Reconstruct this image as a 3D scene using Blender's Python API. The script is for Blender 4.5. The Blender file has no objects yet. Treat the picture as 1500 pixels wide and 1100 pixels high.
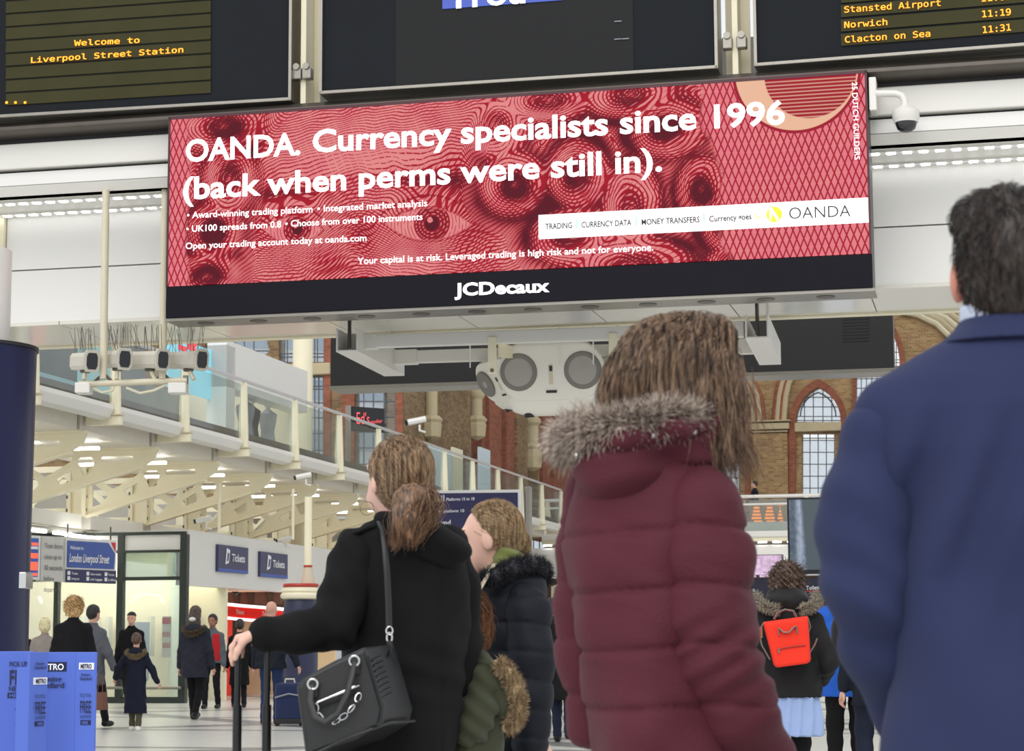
import bpy, math, random
import numpy as np
from mathutils import Vector, Matrix
random.seed(7); rng = np.random.default_rng(7)
sc = bpy.context.scene; COL = sc.collection
R = math.radians
# ------------------------------------------------------------------ camera
F = 3000.0
CAM = np.array((0.0, 0.0, 1.12)); PITCH = math.atan(393 / F); ROLL = R(0.27)
r0 = np.array((1, 0, 0.)); u0 = np.array((0, -math.sin(PITCH), math.cos(PITCH)))
fw = np.array((0, math.cos(PITCH), math.sin(PITCH)))
rt = math.cos(ROLL) * r0 - math.sin(ROLL) * u0; up = math.sin(ROLL) * r0 + math.cos(ROLL) * u0
cam = bpy.data.cameras.new('camera'); camo = bpy.data.objects.new('camera', cam); COL.objects.link(camo)
camo.matrix_world = Matrix(((rt[0], up[0], -fw[0], CAM[0]), (rt[1], up[1], -fw[1], CAM[1]), (rt[2], up[2], -fw[2], CAM[2]), (0, 0, 0, 1)))
cam.sensor_width = 36; cam.lens = F * 36 / 1500; cam.clip_end = 400; cam.clip_start = .1
cam.dof.use_dof = True; cam.dof.focus_distance = 12.0; cam.dof.aperture_fstop = 10.0
sc.camera = camo
ORD = ['first', 'second', 'third', 'fourth', 'fifth', 'sixth', 'seventh', 'eighth', 'ninth', 'tenth', 'eleventh', 'twelfth', 'thirteenth', 'fourteenth', 'fifteenth', 'sixteenth']
# ------------------------------------------------------------------ light
w = bpy.data.worlds.new('overcast_sky'); sc.world = w; w.use_nodes = True
bg = w.node_tree.nodes['Background']; bg.inputs[0].default_value = (0.95, 0.975, 1.0, 1); bg.inputs[1].default_value = 0.95
sun = bpy.data.lights.new('roof_daylight', 'SUN'); sun.energy = 1.5; sun.angle = R(50); sun.color = (1.0, .97, .93)
suno = bpy.data.objects.new('roof_daylight', sun); COL.objects.link(suno); suno.rotation_euler = (R(50), R(-16), 0)
sc.view_settings.view_transform = 'Standard'; sc.view_settings.look = 'None'; sc.view_settings.exposure = 0.0
sc.view_settings.gamma = 1.0; sc.view_settings.use_curve_mapping = False
# ------------------------------------------------------------------ helpers
def ray(x, y):
    return fw * F + rt * (x - 750) + up * (550 - y)
def P(x, y, Y):
    d = ray(x, y); return CAM + d * (Y / d[1])
def floor_at(x, y):
    d = ray(x, y); return CAM + d * (-CAM[2] / d[2])
class Fr:
    def __init__(s, o, yaw):
        s.o = np.array(o, float); a = R(yaw)
        s.U = np.array((math.cos(a), -math.sin(a), 0)); s.V = np.array((math.sin(a), math.cos(a), 0)); s.yaw = yaw
    def w(s, u, v, z): return s.o + s.U * u + s.V * v + np.array((0, 0, z))
    def px(s, x, y, v=0):           # (u,z) where the sight line meets the plane v = const
        d = ray(x, y); t = np.dot(s.o + s.V * v - CAM, s.V) / np.dot(d, s.V); q = CAM + d * t - s.o
        return float(np.dot(q, s.U)), float(q[2])
    def pxu(s, x, y, u=0):          # (v,z) on the plane u = const
        d = ray(x, y); t = np.dot(s.o + s.U * u - CAM, s.U) / np.dot(d, s.U); q = CAM + d * t - s.o
        return float(np.dot(q, s.V)), float(q[2])
def lin(c):
    return tuple((v / 255 / 12.92 if v / 255 <= .04045 else ((v / 255 + .055) / 1.055) ** 2.4) for v in c)
MATS = {}
def mat(name, rgb, rough=.5, metal=0., var=.08, scale=6., bump=0., bscale=60., emit=0., spec=.5, sheen=0.):
    if name in MATS: return MATS[name]
    m = bpy.data.materials.new(name); m.use_nodes = True; nt = m.node_tree; b = nt.nodes['Principled BSDF']
    c = lin(rgb)
    tc = nt.nodes.new('ShaderNodeTexCoord'); nz = nt.nodes.new('ShaderNodeTexNoise'); nz.inputs['Scale'].default_value = scale
    nz.inputs['Detail'].default_value = 5
    nt.links.new(tc.outputs['Object'], nz.inputs['Vector'])
    mx = nt.nodes.new('ShaderNodeMix'); mx.data_type = 'RGBA'
    mx.inputs['A'].default_value = (*[v * (1 - var) for v in c], 1); mx.inputs['B'].default_value = (*[min(1, v * (1 + var)) for v in c], 1)
    nt.links.new(nz.outputs['Fac'], mx.inputs['Factor']); nt.links.new(mx.outputs['Result'], b.inputs['Base Color'])
    b.inputs['Roughness'].default_value = rough; b.inputs['Metallic'].default_value = metal
    b.inputs['Specular IOR Level'].default_value = spec
    if sheen: b.inputs['Sheen Weight'].default_value = sheen
    if emit:
        nt.links.new(mx.outputs['Result'], b.inputs['Emission Color']); b.inputs['Emission Strength'].default_value = emit
    if bump:
        n2 = nt.nodes.new('ShaderNodeTexNoise'); n2.inputs['Scale'].default_value = bscale; n2.inputs['Detail'].default_value = 6
        nt.links.new(tc.outputs['Object'], n2.inputs['Vector'])
        bp = nt.nodes.new('ShaderNodeBump'); bp.inputs['Strength'].default_value = bump; bp.inputs['Distance'].default_value = .01
        nt.links.new(n2.outputs['Fac'], bp.inputs['Height']); nt.links.new(bp.outputs['Normal'], b.inputs['Normal'])
    m.diffuse_color = (*c, 1); MATS[name] = m; return m
def glass(name, tint=(235, 240, 238), dif=.05, gloss=.08):
    if name in MATS: return MATS[name]
    m = bpy.data.materials.new(name); m.use_nodes = True; nt = m.node_tree; nt.nodes.remove(nt.nodes['Principled BSDF'])
    out = nt.nodes['Material Output']; tr = nt.nodes.new('ShaderNodeBsdfTransparent'); tr.inputs[0].default_value = (*lin(tint), 1)
    df = nt.nodes.new('ShaderNodeBsdfDiffuse'); df.inputs[0].default_value = (*lin((235, 238, 235)), 1)
    gl = nt.nodes.new('ShaderNodeBsdfGlossy'); gl.inputs['Roughness'].default_value = .03
    m1 = nt.nodes.new('ShaderNodeMixShader'); m2 = nt.nodes.new('ShaderNodeMixShader')
    tcn = nt.nodes.new('ShaderNodeTexCoord'); nz = nt.nodes.new('ShaderNodeTexNoise'); nz.inputs['Scale'].default_value = 1.5
    nt.links.new(tcn.outputs['Object'], nz.inputs['Vector'])
    mm = nt.nodes.new('ShaderNodeMath'); mm.operation = 'MULTIPLY'; mm.inputs[1].default_value = dif * 2
    nt.links.new(nz.outputs['Fac'], mm.inputs[0]); nt.links.new(mm.outputs[0], m1.inputs[0])
    nt.links.new(tr.outputs[0], m1.inputs[1]); nt.links.new(df.outputs[0], m1.inputs[2])
    m2.inputs[0].default_value = gloss; nt.links.new(m1.outputs[0], m2.inputs[1]); nt.links.new(gl.outputs[0], m2.inputs[2])
    nt.links.new(m2.outputs[0], out.inputs['Surface']); MATS[name] = m; return m
def tag(o, label=None, cat=None, group=None, kind=None):
    for k, v in (('label', label), ('category', cat), ('group', group), ('kind', kind)):
        if v: o[k] = v
    return o
def link(name, me, m, parent=None, smooth=False):
    o = bpy.data.objects.new(name, me); COL.objects.link(o)
    if m is not None and not me.materials: me.materials.append(m)
    if smooth: me.shade_smooth()
    if parent: o.parent = parent
    return o
WL = {}
def thing(name, loc, label, cat, group=None, rz=0, kind=None):
    o = bpy.data.objects.new(name, None); COL.objects.link(o); o.location = tuple(map(float, loc)); o.rotation_euler = (0, 0, rz)
    o.empty_display_size = .1
    WL[o.name] = np.array(loc, float); return tag(o, label, cat, group, kind)
def base_of(parent):
    b = np.zeros(3); p = parent
    while p is not None:
        b = b + np.array(p.location); p = p.parent
    return b
class MB:
    def __init__(s): s.v = []; s.f = []
    def add(s, vs, fs):
        n = len(s.v); s.v += [tuple(map(float, q)) for q in vs]; s.f += [tuple(i + n for i in f) for f in fs]; return s
    def hexa(s, p):   # 8 points: bottom 0-3, top 4-7
        return s.add(p, [(3, 2, 1, 0), (4, 5, 6, 7), (0, 1, 5, 4), (1, 2, 6, 5), (2, 3, 7, 6), (3, 0, 4, 7)])
    def box(s, fr, u0_, u1, v0, v1, z0, z1):
        return s.hexa([fr.w(a, b, c) for c in (z0, z1) for a, b in ((u0_, v0), (u1, v0), (u1, v1), (u0_, v1))])
    def tube(s, pts, r, n=10, cap=True, rb=None):
        pts = [np.array(q, float) for q in pts]; rs = r if isinstance(r, (list, tuple, np.ndarray)) else [r] * len(pts)
        m = len(pts); ring = []; prev = None
        for i, q in enumerate(pts):
            t = pts[min(i + 1, m - 1)] - pts[max(i - 1, 0)]; t = t / (np.linalg.norm(t) + 1e-9)
            if prev is None:
                a = np.array((0, 0, 1.)) if abs(t[2]) < .9 else np.array((1., 0, 0)); x = np.cross(a, t)
            else: x = prev - t * np.dot(prev, t)
            x = x / (np.linalg.norm(x) + 1e-9); y = np.cross(t, x); prev = x
            ring.append([q + rs[i] * (x * math.cos(2 * math.pi * k / n) + (rb or 1) * y * math.sin(2 * math.pi * k / n)) for k in range(n)])
        vs = [q for rg in ring for q in rg]; fs = []
        for i in range(m - 1):
            for k in range(n):
                a, b = i * n + k, i * n + (k + 1) % n; fs.append((a, b, b + n, a + n))
        if cap: fs += [tuple(range(n - 1, -1, -1)), tuple((m - 1) * n + k for k in range(n))]
        return s.add(vs, fs)
    def lathe(s, c, prof, n=32, axis=None, cap=True):   # prof: (r,h)
        c = np.array(c, float); ax = np.array(axis if axis is not None else (0, 0, 1.), float); ax /= np.linalg.norm(ax)
        a = np.array((1., 0, 0)) if abs(ax[0]) < .9 else np.array((0, 1., 0)); x = np.cross(a, ax); x /= np.linalg.norm(x); y = np.cross(ax, x)
        vs = [c + ax * h + r * (x * math.cos(2 * math.pi * k / n) + y * math.sin(2 * math.pi * k / n)) for r, h in prof for k in range(n)]
        fs = []
        for i in range(len(prof) - 1):
            for k in range(n):
                p, q = i * n + k, i * n + (k + 1) % n; fs.append((p, q, q + n, p + n))
        if cap: fs += [tuple(range(n - 1, -1, -1)), tuple((len(prof) - 1) * n + k for k in range(n))]
        return s.add(vs, fs)
    def prism(s, poly, off):   # poly: list of 3d pts, off: extrusion vector
        poly = [np.array(q, float) for q in poly]; n = len(poly); off = np.array(off, float)
        return s.add(poly + [q + off for q in poly], [tuple(range(n - 1, -1, -1)), tuple(range(n, 2 * n))] + [(i, (i + 1) % n, (i + 1) % n + n, i + n) for i in range(n)])
    def build(s, name, m, parent=None, smooth=False, bevel=0, label=None):
        me = bpy.data.meshes.new(name); b = base_of(parent)
        me.from_pydata([(x - b[0], y - b[1], z - b[2]) for x, y, z in s.v], [], s.f)
        import bmesh
        bm = bmesh.new(); bm.from_mesh(me); bmesh.ops.recalc_face_normals(bm, faces=bm.faces); bm.to_mesh(me); bm.free()
        o = link(name, me, m, parent)
        if smooth:
            me.shade_smooth()
            try: me.set_sharp_from_angle(angle=R(40))
            except Exception: pass
        if bevel:
            bv = o.modifiers.new('bevel', 'BEVEL'); bv.width = bevel; bv.segments = 2; bv.limit_method = 'ANGLE'
        if label: o['label'] = label
        return o
def one(name, mb, m, label, cat, group=None, kind=None, smooth=False, bevel=0):   # a thing that is a single mesh, origin at its base
    c = np.array(mb.v); b = np.array(((c[:, 0].min() + c[:, 0].max()) / 2, (c[:, 1].min() + c[:, 1].max()) / 2, c[:, 2].min()))
    mb.v = [tuple(q) for q in (c - b)]
    o = mb.build(name, m, None, smooth, bevel); o.location = b; return tag(o, label, cat, group, kind)
def plate(name, outer, holes, org, ex, ey, thick, m, parent=None):   # flat plate with holes; outline in plane coords
    cu = bpy.data.curves.new(name, 'CURVE'); cu.dimensions = '2D'; cu.fill_mode = 'BOTH'; cu.extrude = thick / 2
    for lp in [outer] + list(holes):
        sp = cu.splines.new('POLY'); sp.points.add(len(lp) - 1)
        for i, (a, b) in enumerate(lp): sp.points[i].co = (a, b, 0, 1)
        sp.use_cyclic_u = True
    o = bpy.data.objects.new('t', cu); COL.objects.link(o)
    dg = bpy.context.evaluated_depsgraph_get(); me = bpy.data.meshes.new_from_object(o.evaluated_get(dg)); me.name = name
    bpy.data.objects.remove(o); bpy.data.curves.remove(cu)
    n = len(me.vertices); co = np.empty(n * 3); me.vertices.foreach_get('co', co); co = co.reshape(-1, 3)
    ex = np.array(ex, float); ey = np.array(ey, float); nn = np.cross(ex, ey)
    q = np.array(org, float) + co[:, :1] * ex + co[:, 1:2] * ey + co[:, 2:] * nn - base_of(parent)
    me.vertices.foreach_set('co', q.ravel().astype(np.float32)); me.update()
    return link(name, me, m, parent)
def load_font(fn):
    try: return bpy.data.fonts.load(bpy.utils.resource_path('LOCAL') + '/datafiles/fonts/' + fn)
    except Exception: return None
FONT = {'m': load_font('DejaVuSansMono.woff2')}
def text(s, pa, pb, cap, m, parent, name='lettering', font='s', bold=0., shear=0., ext=.002, upv=(0, 0, 1), lift=.01):
    """letters from world point pa (left end of baseline) to pb, capital height cap"""
    cu = bpy.data.curves.new(name, 'FONT'); cu.body = s; cu.size = 1; cu.offset = bold; cu.shear = shear; cu.resolution_u = 3
    if FONT.get(font): cu.font = FONT[font]
    o = bpy.data.objects.new('t', cu); COL.objects.link(o)
    dg = bpy.context.evaluated_depsgraph_get(); me = bpy.data.meshes.new_from_object(o.evaluated_get(dg)); me.name = name
    bpy.data.objects.remove(o); bpy.data.curves.remove(cu)
    n = len(me.vertices)
    if n == 0: return None
    co = np.empty(n * 3); me.vertices.foreach_get('co', co); co = co.reshape(-1, 3)
    pa = np.array(pa, float); pb = np.array(pb, float); ex = pb - pa; W = np.linalg.norm(ex); ex /= W
    upv = np.array(upv, float); upv -= ex * np.dot(upv, ex); upv /= np.linalg.norm(upv); nn = np.cross(ex, upv)
    x0, x1 = co[:, 0].min(), co[:, 0].max(); capf = .73
    q = pa + (co[:, :1] - x0) / (x1 - x0) * W * ex + co[:, 1:2] / capf * cap * upv + nn * (lift) - base_of(parent)
    me.vertices.foreach_set('co', q.ravel().astype(np.float32)); me.update()
    return link(name, me, m, parent)
def rect(x0, y0, x1, y1): return [(x0, y0), (x1, y0), (x1, y1), (x0, y1)]
def rrect(x0, y0, x1, y1, r, n=5):
    o = []
    for cx, cy, a in ((x1 - r, y1 - r, 0), (x0 + r, y1 - r, 90), (x0 + r, y0 + r, 180), (x1 - r, y0 + r, 270)):
        for k in range(n + 1):
            t = R(a + 90 * k / n); o.append((cx + r * math.cos(t), cy + r * math.sin(t)))
    return o
# node expressions -----------------------------------------------------------
class E:
    nt = None
    def __init__(s, k): s.k = k
    @staticmethod
    def op(o, *a, clamp=False):
        n = E.nt.nodes.new('ShaderNodeMath'); n.operation = o; n.use_clamp = clamp
        for i, q in enumerate(a):
            if isinstance(q, E): E.nt.links.new(q.k, n.inputs[i])
            else: n.inputs[i].default_value = float(q)
        return E(n.outputs[0])
    def __add__(s, o): return E.op('ADD', s, o)
    __radd__ = __add__
    def __sub__(s, o): return E.op('SUBTRACT', s, o)
    def __rsub__(s, o): return E.op('SUBTRACT', o, s)
    def __mul__(s, o): return E.op('MULTIPLY', s, o)
    __rmul__ = __mul__
    def __truediv__(s, o): return E.op('DIVIDE', s, o)
def esin(a): return E.op('SINE', a)
def esqrt(a): return E.op('SQRT', a)
def eabs(a): return E.op('ABSOLUTE', a)
def emin(a, b): return E.op('MINIMUM', a, b)
def emax(a, b): return E.op('MAXIMUM', a, b)
def eclamp(a): return E.op('ADD', a, 0, clamp=True)
def esmin(a, b, k): return E.op('SMOOTH_MIN', a, b, k)
def step(a, w=.1): return eclamp(a / w + .5)
def gau(x, y, cx, cy, sx, sy, rot=0):
    dx = x - cx; dy = y - cy
    if rot: c, s_ = math.cos(rot), math.sin(rot); dx, dy = dx * c + dy * s_, dy * c - dx * s_
    dx = dx / sx; dy = dy / sy
    return E.op('EXPONENT', (dx * dx + dy * dy) * -1.0)
# materials ------------------------------------------------------------------
white = mat('white_paint', (226, 224, 218), .35, var=.03, scale=1.2)
wpanel = mat('white_panel', (232, 231, 228), .3, var=.02, scale=.7)
cream = mat('cream_steel_paint', (238, 230, 202), .45, var=.05, scale=3)
creamd = mat('cream_steel_shade', (205, 196, 168), .5, var=.06, scale=3)
charcoal = mat('charcoal_panel', (30, 33, 38), .6, var=.1, scale=2, spec=.1)
blackm = mat('black_metal', (22, 22, 26), .4, var=.1)
alu = mat('brushed_aluminium', (150, 146, 138), .35, .8, var=.12, scale=9)
darkalu = mat('dark_metal_channel', (96, 90, 84), .4, .6, var=.15, scale=5)
chrome = mat('chrome', (215, 215, 215), .15, 1., var=.03)
bright = mat('lit_diffuser', (255, 252, 244), .5, emit=9.0, var=.01)
ledm = mat('led_point', (255, 255, 255), .5, emit=5.0, var=.01)
amber = mat('amber_led', (255, 150, 30), .5, emit=1.6, var=.02)
gls = glass('clear_glass'); glsd = glass('window_glass', (240, 244, 248), .10, .05)
# ================================================================== setting
YAW = math.degrees(math.atan(3000 / 12750))
def floor_mat():
    m = bpy.data.materials.new('terrazzo_floor'); m.use_nodes = True; nt = m.node_tree; E.nt = nt; b = nt.nodes['Principled BSDF']
    tc = nt.nodes.new('ShaderNodeTexCoord'); sp = nt.nodes.new('ShaderNodeSeparateXYZ'); nt.links.new(tc.outputs['Object'], sp.inputs[0])
    x = E(sp.outputs[0]); y = E(sp.outputs[1])
    a = R(-YAW); u = x * math.cos(a) + y * math.sin(a); v = y * math.cos(a) - x * math.sin(a)
    def fr_(q, p): return E.op('PINGPONG', q, p / 2)
    d1 = fr_(u + v, 9.0); d2 = fr_(u - v + 2.2, 9.0); d3 = fr_(v + 1.0, 4.5)
    band = emax(emax(step(.40 - d1, .04), step(.40 - d2, .04)), step(.16 - d3, .03))
    g = emin(fr_(u, .6), fr_(v, .6)); joint = step(.006 - g, .008)
    nz = nt.nodes.new('ShaderNodeTexNoise'); nz.inputs['Scale'].default_value = 40; nt.links.new(tc.outputs['Object'], nz.inputs['Vector'])
    nf = E(nz.outputs['Fac'])
    f = eclamp(band * .8 + joint * .35 + (nf - .5) * .2)
    mx = nt.nodes.new('ShaderNodeMix'); mx.data_type = 'RGBA'; mx.inputs['A'].default_value = (*lin((226, 225, 218)), 1); mx.inputs['B'].default_value = (*lin((118, 120, 124)), 1)
    nt.links.new(f.k, mx.inputs['Factor']); nt.links.new(mx.outputs['Result'], b.inputs['Base Color']); b.inputs['Roughness'].default_value = .28
    return m
def brick_mat(name, c1, c2, mortar, yaw, scale=1.0):
    m = bpy.data.materials.new(name); m.use_nodes = True; nt = m.node_tree; b = nt.nodes['Principled BSDF']
    tc = nt.nodes.new('ShaderNodeTexCoord'); E.nt = nt; sp = nt.nodes.new('ShaderNodeSeparateXYZ'); nt.links.new(tc.outputs['Object'], sp.inputs[0])
    a = R(yaw); x = E(sp.outputs[0]); y = E(sp.outputs[1])
    # run along whichever horizontal axis the face follows
    u = x * math.cos(a) - y * math.sin(a); v = x * math.sin(a) + y * math.cos(a)
    cb = nt.nodes.new('ShaderNodeCombineXYZ'); nt.links.new((u + v).k, cb.inputs[0]); nt.links.new(sp.outputs[2], cb.inputs[1])
    bt = nt.nodes.new('ShaderNodeTexBrick'); bt.inputs['Scale'].default_value = scale; bt.inputs['Brick Width'].default_value = .235; bt.inputs['Row Height'].default_value = .085
    bt.inputs['Mortar Size'].default_value = .007; bt.inputs['Color1'].default_value = (*lin(c1), 1); bt.inputs['Color2'].default_value = (*lin(c2), 1); bt.inputs['Mortar'].default_value = (*lin(mortar), 1)
    nt.links.new(cb.outputs[0], bt.inputs['Vector'])
    nz = nt.nodes.new('ShaderNodeTexNoise'); nz.inputs['Scale'].default_value = .9; nz.inputs['Detail'].default_value = 6; nt.links.new(tc.outputs['Object'], nz.inputs['Vector'])
    mx = nt.nodes.new('ShaderNodeMix'); mx.data_type = 'RGBA'; mx.blend_type = 'MULTIPLY'; mx.inputs['Factor'].default_value = .7
    rp = nt.nodes.new('ShaderNodeValToRGB'); rp.color_ramp.elements[0].position = .35; rp.color_ramp.elements[0].color = (.74, .71, .68, 1); rp.color_ramp.elements[1].position = .65; rp.color_ramp.elements[1].color = (1.1, 1.08, 1.05, 1)
    nt.links.new(nz.outputs['Fac'], rp.inputs[0]); nt.links.new(bt.outputs['Color'], mx.inputs['A']); nt.links.new(rp.outputs[0], mx.inputs['B'])
    nt.links.new(mx.outputs['Result'], b.inputs['Base Color']); b.inputs['Roughness'].default_value = .9
    bp = nt.nodes.new('ShaderNodeBump'); bp.inputs['Strength'].default_value = .5; bp.inputs['Distance'].default_value = .02; bp.invert = True
    nt.links.new(bt.outputs['Fac'], bp.inputs['Height']); nt.links.new(bp.outputs['Normal'], b.inputs['Normal'])
    return m
tanb = brick_mat('yellow_stock_brick', (178, 146, 100), (140, 108, 70), (170, 158, 135), YAW)
redb = brick_mat('red_brick', (160, 96, 72), (132, 76, 58), (130, 96, 80), YAW)
brownb = brick_mat('brown_stock_brick', (150, 124, 88), (112, 88, 62), (140, 126, 104), YAW)
stone = mat('pale_stone', (186, 172, 140), .8, var=.12, scale=4, bump=.3, bscale=20)
lead = mat('lead_glazing_bar', (104, 110, 116), .6)
WF = Fr((0, 0, 0), 0)
o = MB().add([(-60, -8, 0), (60, -8, 0), (60, 110, 0), (-60, 110, 0), (-60, -8, -.3), (60, -8, -.3), (60, 110, -.3), (-60, 110, -.3)],
             [(0, 1, 2, 3), (7, 6, 5, 4), (0, 4, 5, 1), (1, 5, 6, 2), (2, 6, 7, 3), (3, 7, 4, 0)]).build('floor', floor_mat()); tag(o, kind='structure', label='pale terrazzo concourse floor with grey inlaid bands')

# ------------------------------------------------------------------ far wall with arched windows
YF = 85.0
FWL = Fr(P(1100, 943, YF) * np.array((1, 1, 0)), YAW)
def W(x, y, v=0): return FWL.px(x, y, v)
def arch_pts(cx, hw, ybase, yapex, n=14):      # pointed two-centred arch in pixels, from the left foot over the apex
    H_ = ybase - yapex; e = max((H_ * H_ - hw * hw) / (2 * hw), 0.01); Rr = hw + e; a1 = math.acos(e / Rr)
    L = [(cx + e - Rr * math.cos(a1 * k / n), ybase - Rr * math.sin(a1 * k / n)) for k in range(n + 1)]
    return L + [(2 * cx - a, b) for a, b in reversed(L[:-1])]
fv = FWL.V; exU = FWL.U; ez = np.array((0, 0, 1.))
def wpts(pp, v=0): return [W(a, b, v) for a, b in pp]
wins = [('a', 1198.5, 33, 618, 567, 24), ('b', 1059, 33, 620, 572, 24), ('c', 920, 33, 622, 577, 24)]
holes = []
for _, cx, hw, yb, ya, lw in wins:
    holes.append(wpts(arch_pts(cx, hw, yb, ya)))
    holes.append(wpts([(cx - lw, yb + 16), (cx + lw, yb + 16), (cx + lw, yb + 150), (cx - lw, yb + 150)]))
holes.append(wpts([(1254, 610), (1300, 610), (1300, 541), (1254, 541)]))
holes.append(wpts(arch_pts(1296, 22, 536, 470)))
far = plate('wall_north', wpts([(800, 1002), (1640, 960), (1640, 60), (800, 100)]), holes, FWL.o + fv * .35, exU, ez, .7, tanb)
tag(far, 'yellow brick end wall with pointed arched windows beyond the concourse', kind='structure')
def ring_of(cx, hw, yb, ya, wd, down):
    outer = [(cx - hw - wd, yb + down)] + arch_pts(cx, hw + wd, yb, ya - wd * 1.3) + [(cx + hw + wd, yb + down)]
    inner = [(cx - hw, yb + down)] + arch_pts(cx, hw, yb, ya) + [(cx + hw, yb + down)]
    return outer + inner[::-1]
nw = 0
for nm, cx, hw, yb, ya, lw in wins:
    nw += 1
    root = thing('window_%d' % nw, FWL.w(W(cx, yb)[0], 0, W(cx, yb + 150)[1]), None, None, kind='structure')
    root['label'] = {'a': 'tall pointed arched window right of the plain stone capital', 'b': 'pointed arched window partly behind the woman in maroon', 'c': 'pointed arched window hidden behind the woman in maroon'}[nm]
    plate('brick_arch', wpts(ring_of(cx, hw, yb, ya, 9, 130), -.12), [], FWL.o - fv * .1, exU, ez, .22, redb, root)
    st = MB(); u0_, z0 = W(cx - hw - 1, yb + 15, -.1); u1_, z1 = W(cx + hw + 1, yb - 0, -.1); st.box(FWL, u0_, u1_, -.25, .3, z0, z1); st.build('stone_transom', stone, root, bevel=.03)
    bars = MB(); vb = .3
    def bar(x0, y0, x1, y1, wd=.042):
        a = FWL.w(*[(lambda q: (q[0], vb, q[1]))(W(x0, y0, vb))][0]); b = FWL.w(*[(lambda q: (q[0], vb, q[1]))(W(x1, y1, vb))][0]); bars.tube([a, b], wd / 2, 4)
    cols = 4
    for k in range(cols + 1):
        x = cx - lw + 2 * lw * k / cols; bar(x, yb + 16, x, yb + 150)
    rows = [yb + 16, yb + 24, yb + 27] + [yb + 27 + 17.5 * j for j in range(1, 8)]
    for y in rows: bar(cx - lw, y, cx + lw, y)
    for j, x in enumerate([cx - 20, cx - 7, cx + 7, cx + 20]):
        bar(x, yb, x, ya + (16 if j in (0, 3) else 4))
    for y in (yb - 2, yb - 8, yb - 22, yb - 36): bar(cx - (33 if y > yb - 10 else 30 if y > yb - 30 else 24), y, cx + (33 if y > yb - 10 else 30 if y > yb - 30 else 24), y)
    ap = arch_pts(cx, hw - 7, yb - 8, ya + 8, 8)
    bars.tube([FWL.w(W(a, b, vb)[0], vb, W(a, b, vb)[1]) for a, b in ap], .03, 4)
    bars.build('glazing_bars', lead, root)
    if nm == 'c': continue
    for r_ in range(2, len(rows) - 1):
        for k in range(cols):
            a0, q1 = W(cx - lw + 2 * lw * k / cols + .7, rows[r_ + 1] - .7, vb); a1, q0 = W(cx - lw + 2 * lw * (k + 1) / cols - .7, rows[r_] + .7, vb)
            MB().box(FWL, a0, a1, vb - .01, vb + .01, q1, q0).build('pane', glsd, root)
    plate('arch_glazing', wpts(arch_pts(cx, hw - 1, yb - 1, ya + 2)), [], FWL.o + fv * vb, exU, ez, .02, glsd, root)
for k, (bx, lab) in enumerate((([1254, 541, 1300, 610], 'square headed window behind the left shoulder of the suited man'),)):
    nw += 1; root = thing('window_%d' % nw, FWL.w(W(bx[0], bx[3])[0], 0, W(bx[0], bx[3])[1]), None, None, kind='structure'); root['label'] = lab
    bars = MB()
    for i in range(7):
        x = bx[0] + (bx[2] - bx[0]) * i / 6; q = W(x, bx[3], .3); q2 = W(x, bx[1], .3); bars.tube([FWL.w(q[0], .3, q[1]), FWL.w(q2[0], .3, q2[1])], .018, 4)
    for i in range(6):
        y = bx[1] + (bx[3] - bx[1]) * i / 5; q = W(bx[0], y, .3); q2 = W(bx[2], y, .3); bars.tube([FWL.w(q[0], .3, q[1]), FWL.w(q2[0], .3, q2[1])], .018, 4)
    bars.build('glazing_bars', lead, root)
    a0, q0 = W(bx[0], bx[3], .32); a1, q1 = W(bx[2], bx[1], .32); MB().box(FWL, a0, a1, .33, .35, q0, q1).build('glazing', glsd, root)
    plate('brick_surround', wpts([(bx[0] - 5, 612), (bx[0] - 5, 530), (bx[2] + 5, 530), (bx[2] + 5, 612)], -.1), [wpts([(bx[0], 611), (bx[0], 541), (bx[2], 541), (bx[2], 611)], -.1)], FWL.o - fv * .08, exU, ez, .2, redb, root)
nw += 1; root = thing('window_%d' % nw, FWL.w(W(1296, 536)[0], 0, W(1296, 536)[1]), None, None, kind='structure'); root['label'] = 'narrow arched window high up beside the dark screen end'
plate('brick_arch', wpts(ring_of(1296, 22, 536, 470, 8, 1), -.12), [], FWL.o - fv * .1, exU, ez, .22, redb, root)
bars = MB()
for x in (1286, 1296, 1306, 1313):
    q = W(x, 536, .3); q2 = W(x, 474 if x < 1300 else 484, .3); bars.tube([FWL.w(q[0], .3, q[1]), FWL.w(q2[0], .3, q2[1])], .018, 4)
for y in (500, 516, 527, 531):
    q = W(1275, y, .3); q2 = W(1318, y, .3); bars.tube([FWL.w(q[0], .3, q[1]), FWL.w(q2[0], .3, q2[1])], .018, 4)
bars.build('glazing_bars', lead, root)
# blind arcade mouldings and capital
def moulding(pts, wds, name, label):
    root = thing(name, FWL.w(W(*pts[-1])[0], 0, 8), None, None, kind='structure'); root['label'] = label
    for i, (dx, m_, rr) in enumerate(wds):
        mb = MB(); mb.tube([FWL.w(W(x + dx * (1 if x < 1127 else -1), y, -.15)[0], -.15, W(x, y, -.15)[1]) for x, y in pts], rr, 8); mb.build('arch_roll', m_, root, smooth=True)
moulding([(1070, 540), (1085, 549), (1097, 562), (1105, 580), (1108, 600), (1109, 616)], [(-5, stone, .13), (0, redb, .12), (4, stone, .13), (9, redb, .1)], 'trim_1', 'curved brick and stone arch ribs rising left above the capital')
moulding([(1162, 540), (1156, 549), (1150, 562), (1146, 580), (1144, 600), (1143, 616)], [(-5, stone, .13), (0, redb, .12), (4, stone, .13), (9, redb, .1)], 'trim_2', 'curved brick and stone arch ribs rising right above the capital')
root = thing('trim_3', FWL.w(W(1330, 450)[0], 0, 14), None, None, kind='structure'); root['label'] = 'wide brick arch ribs above the suited man shoulder'
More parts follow.
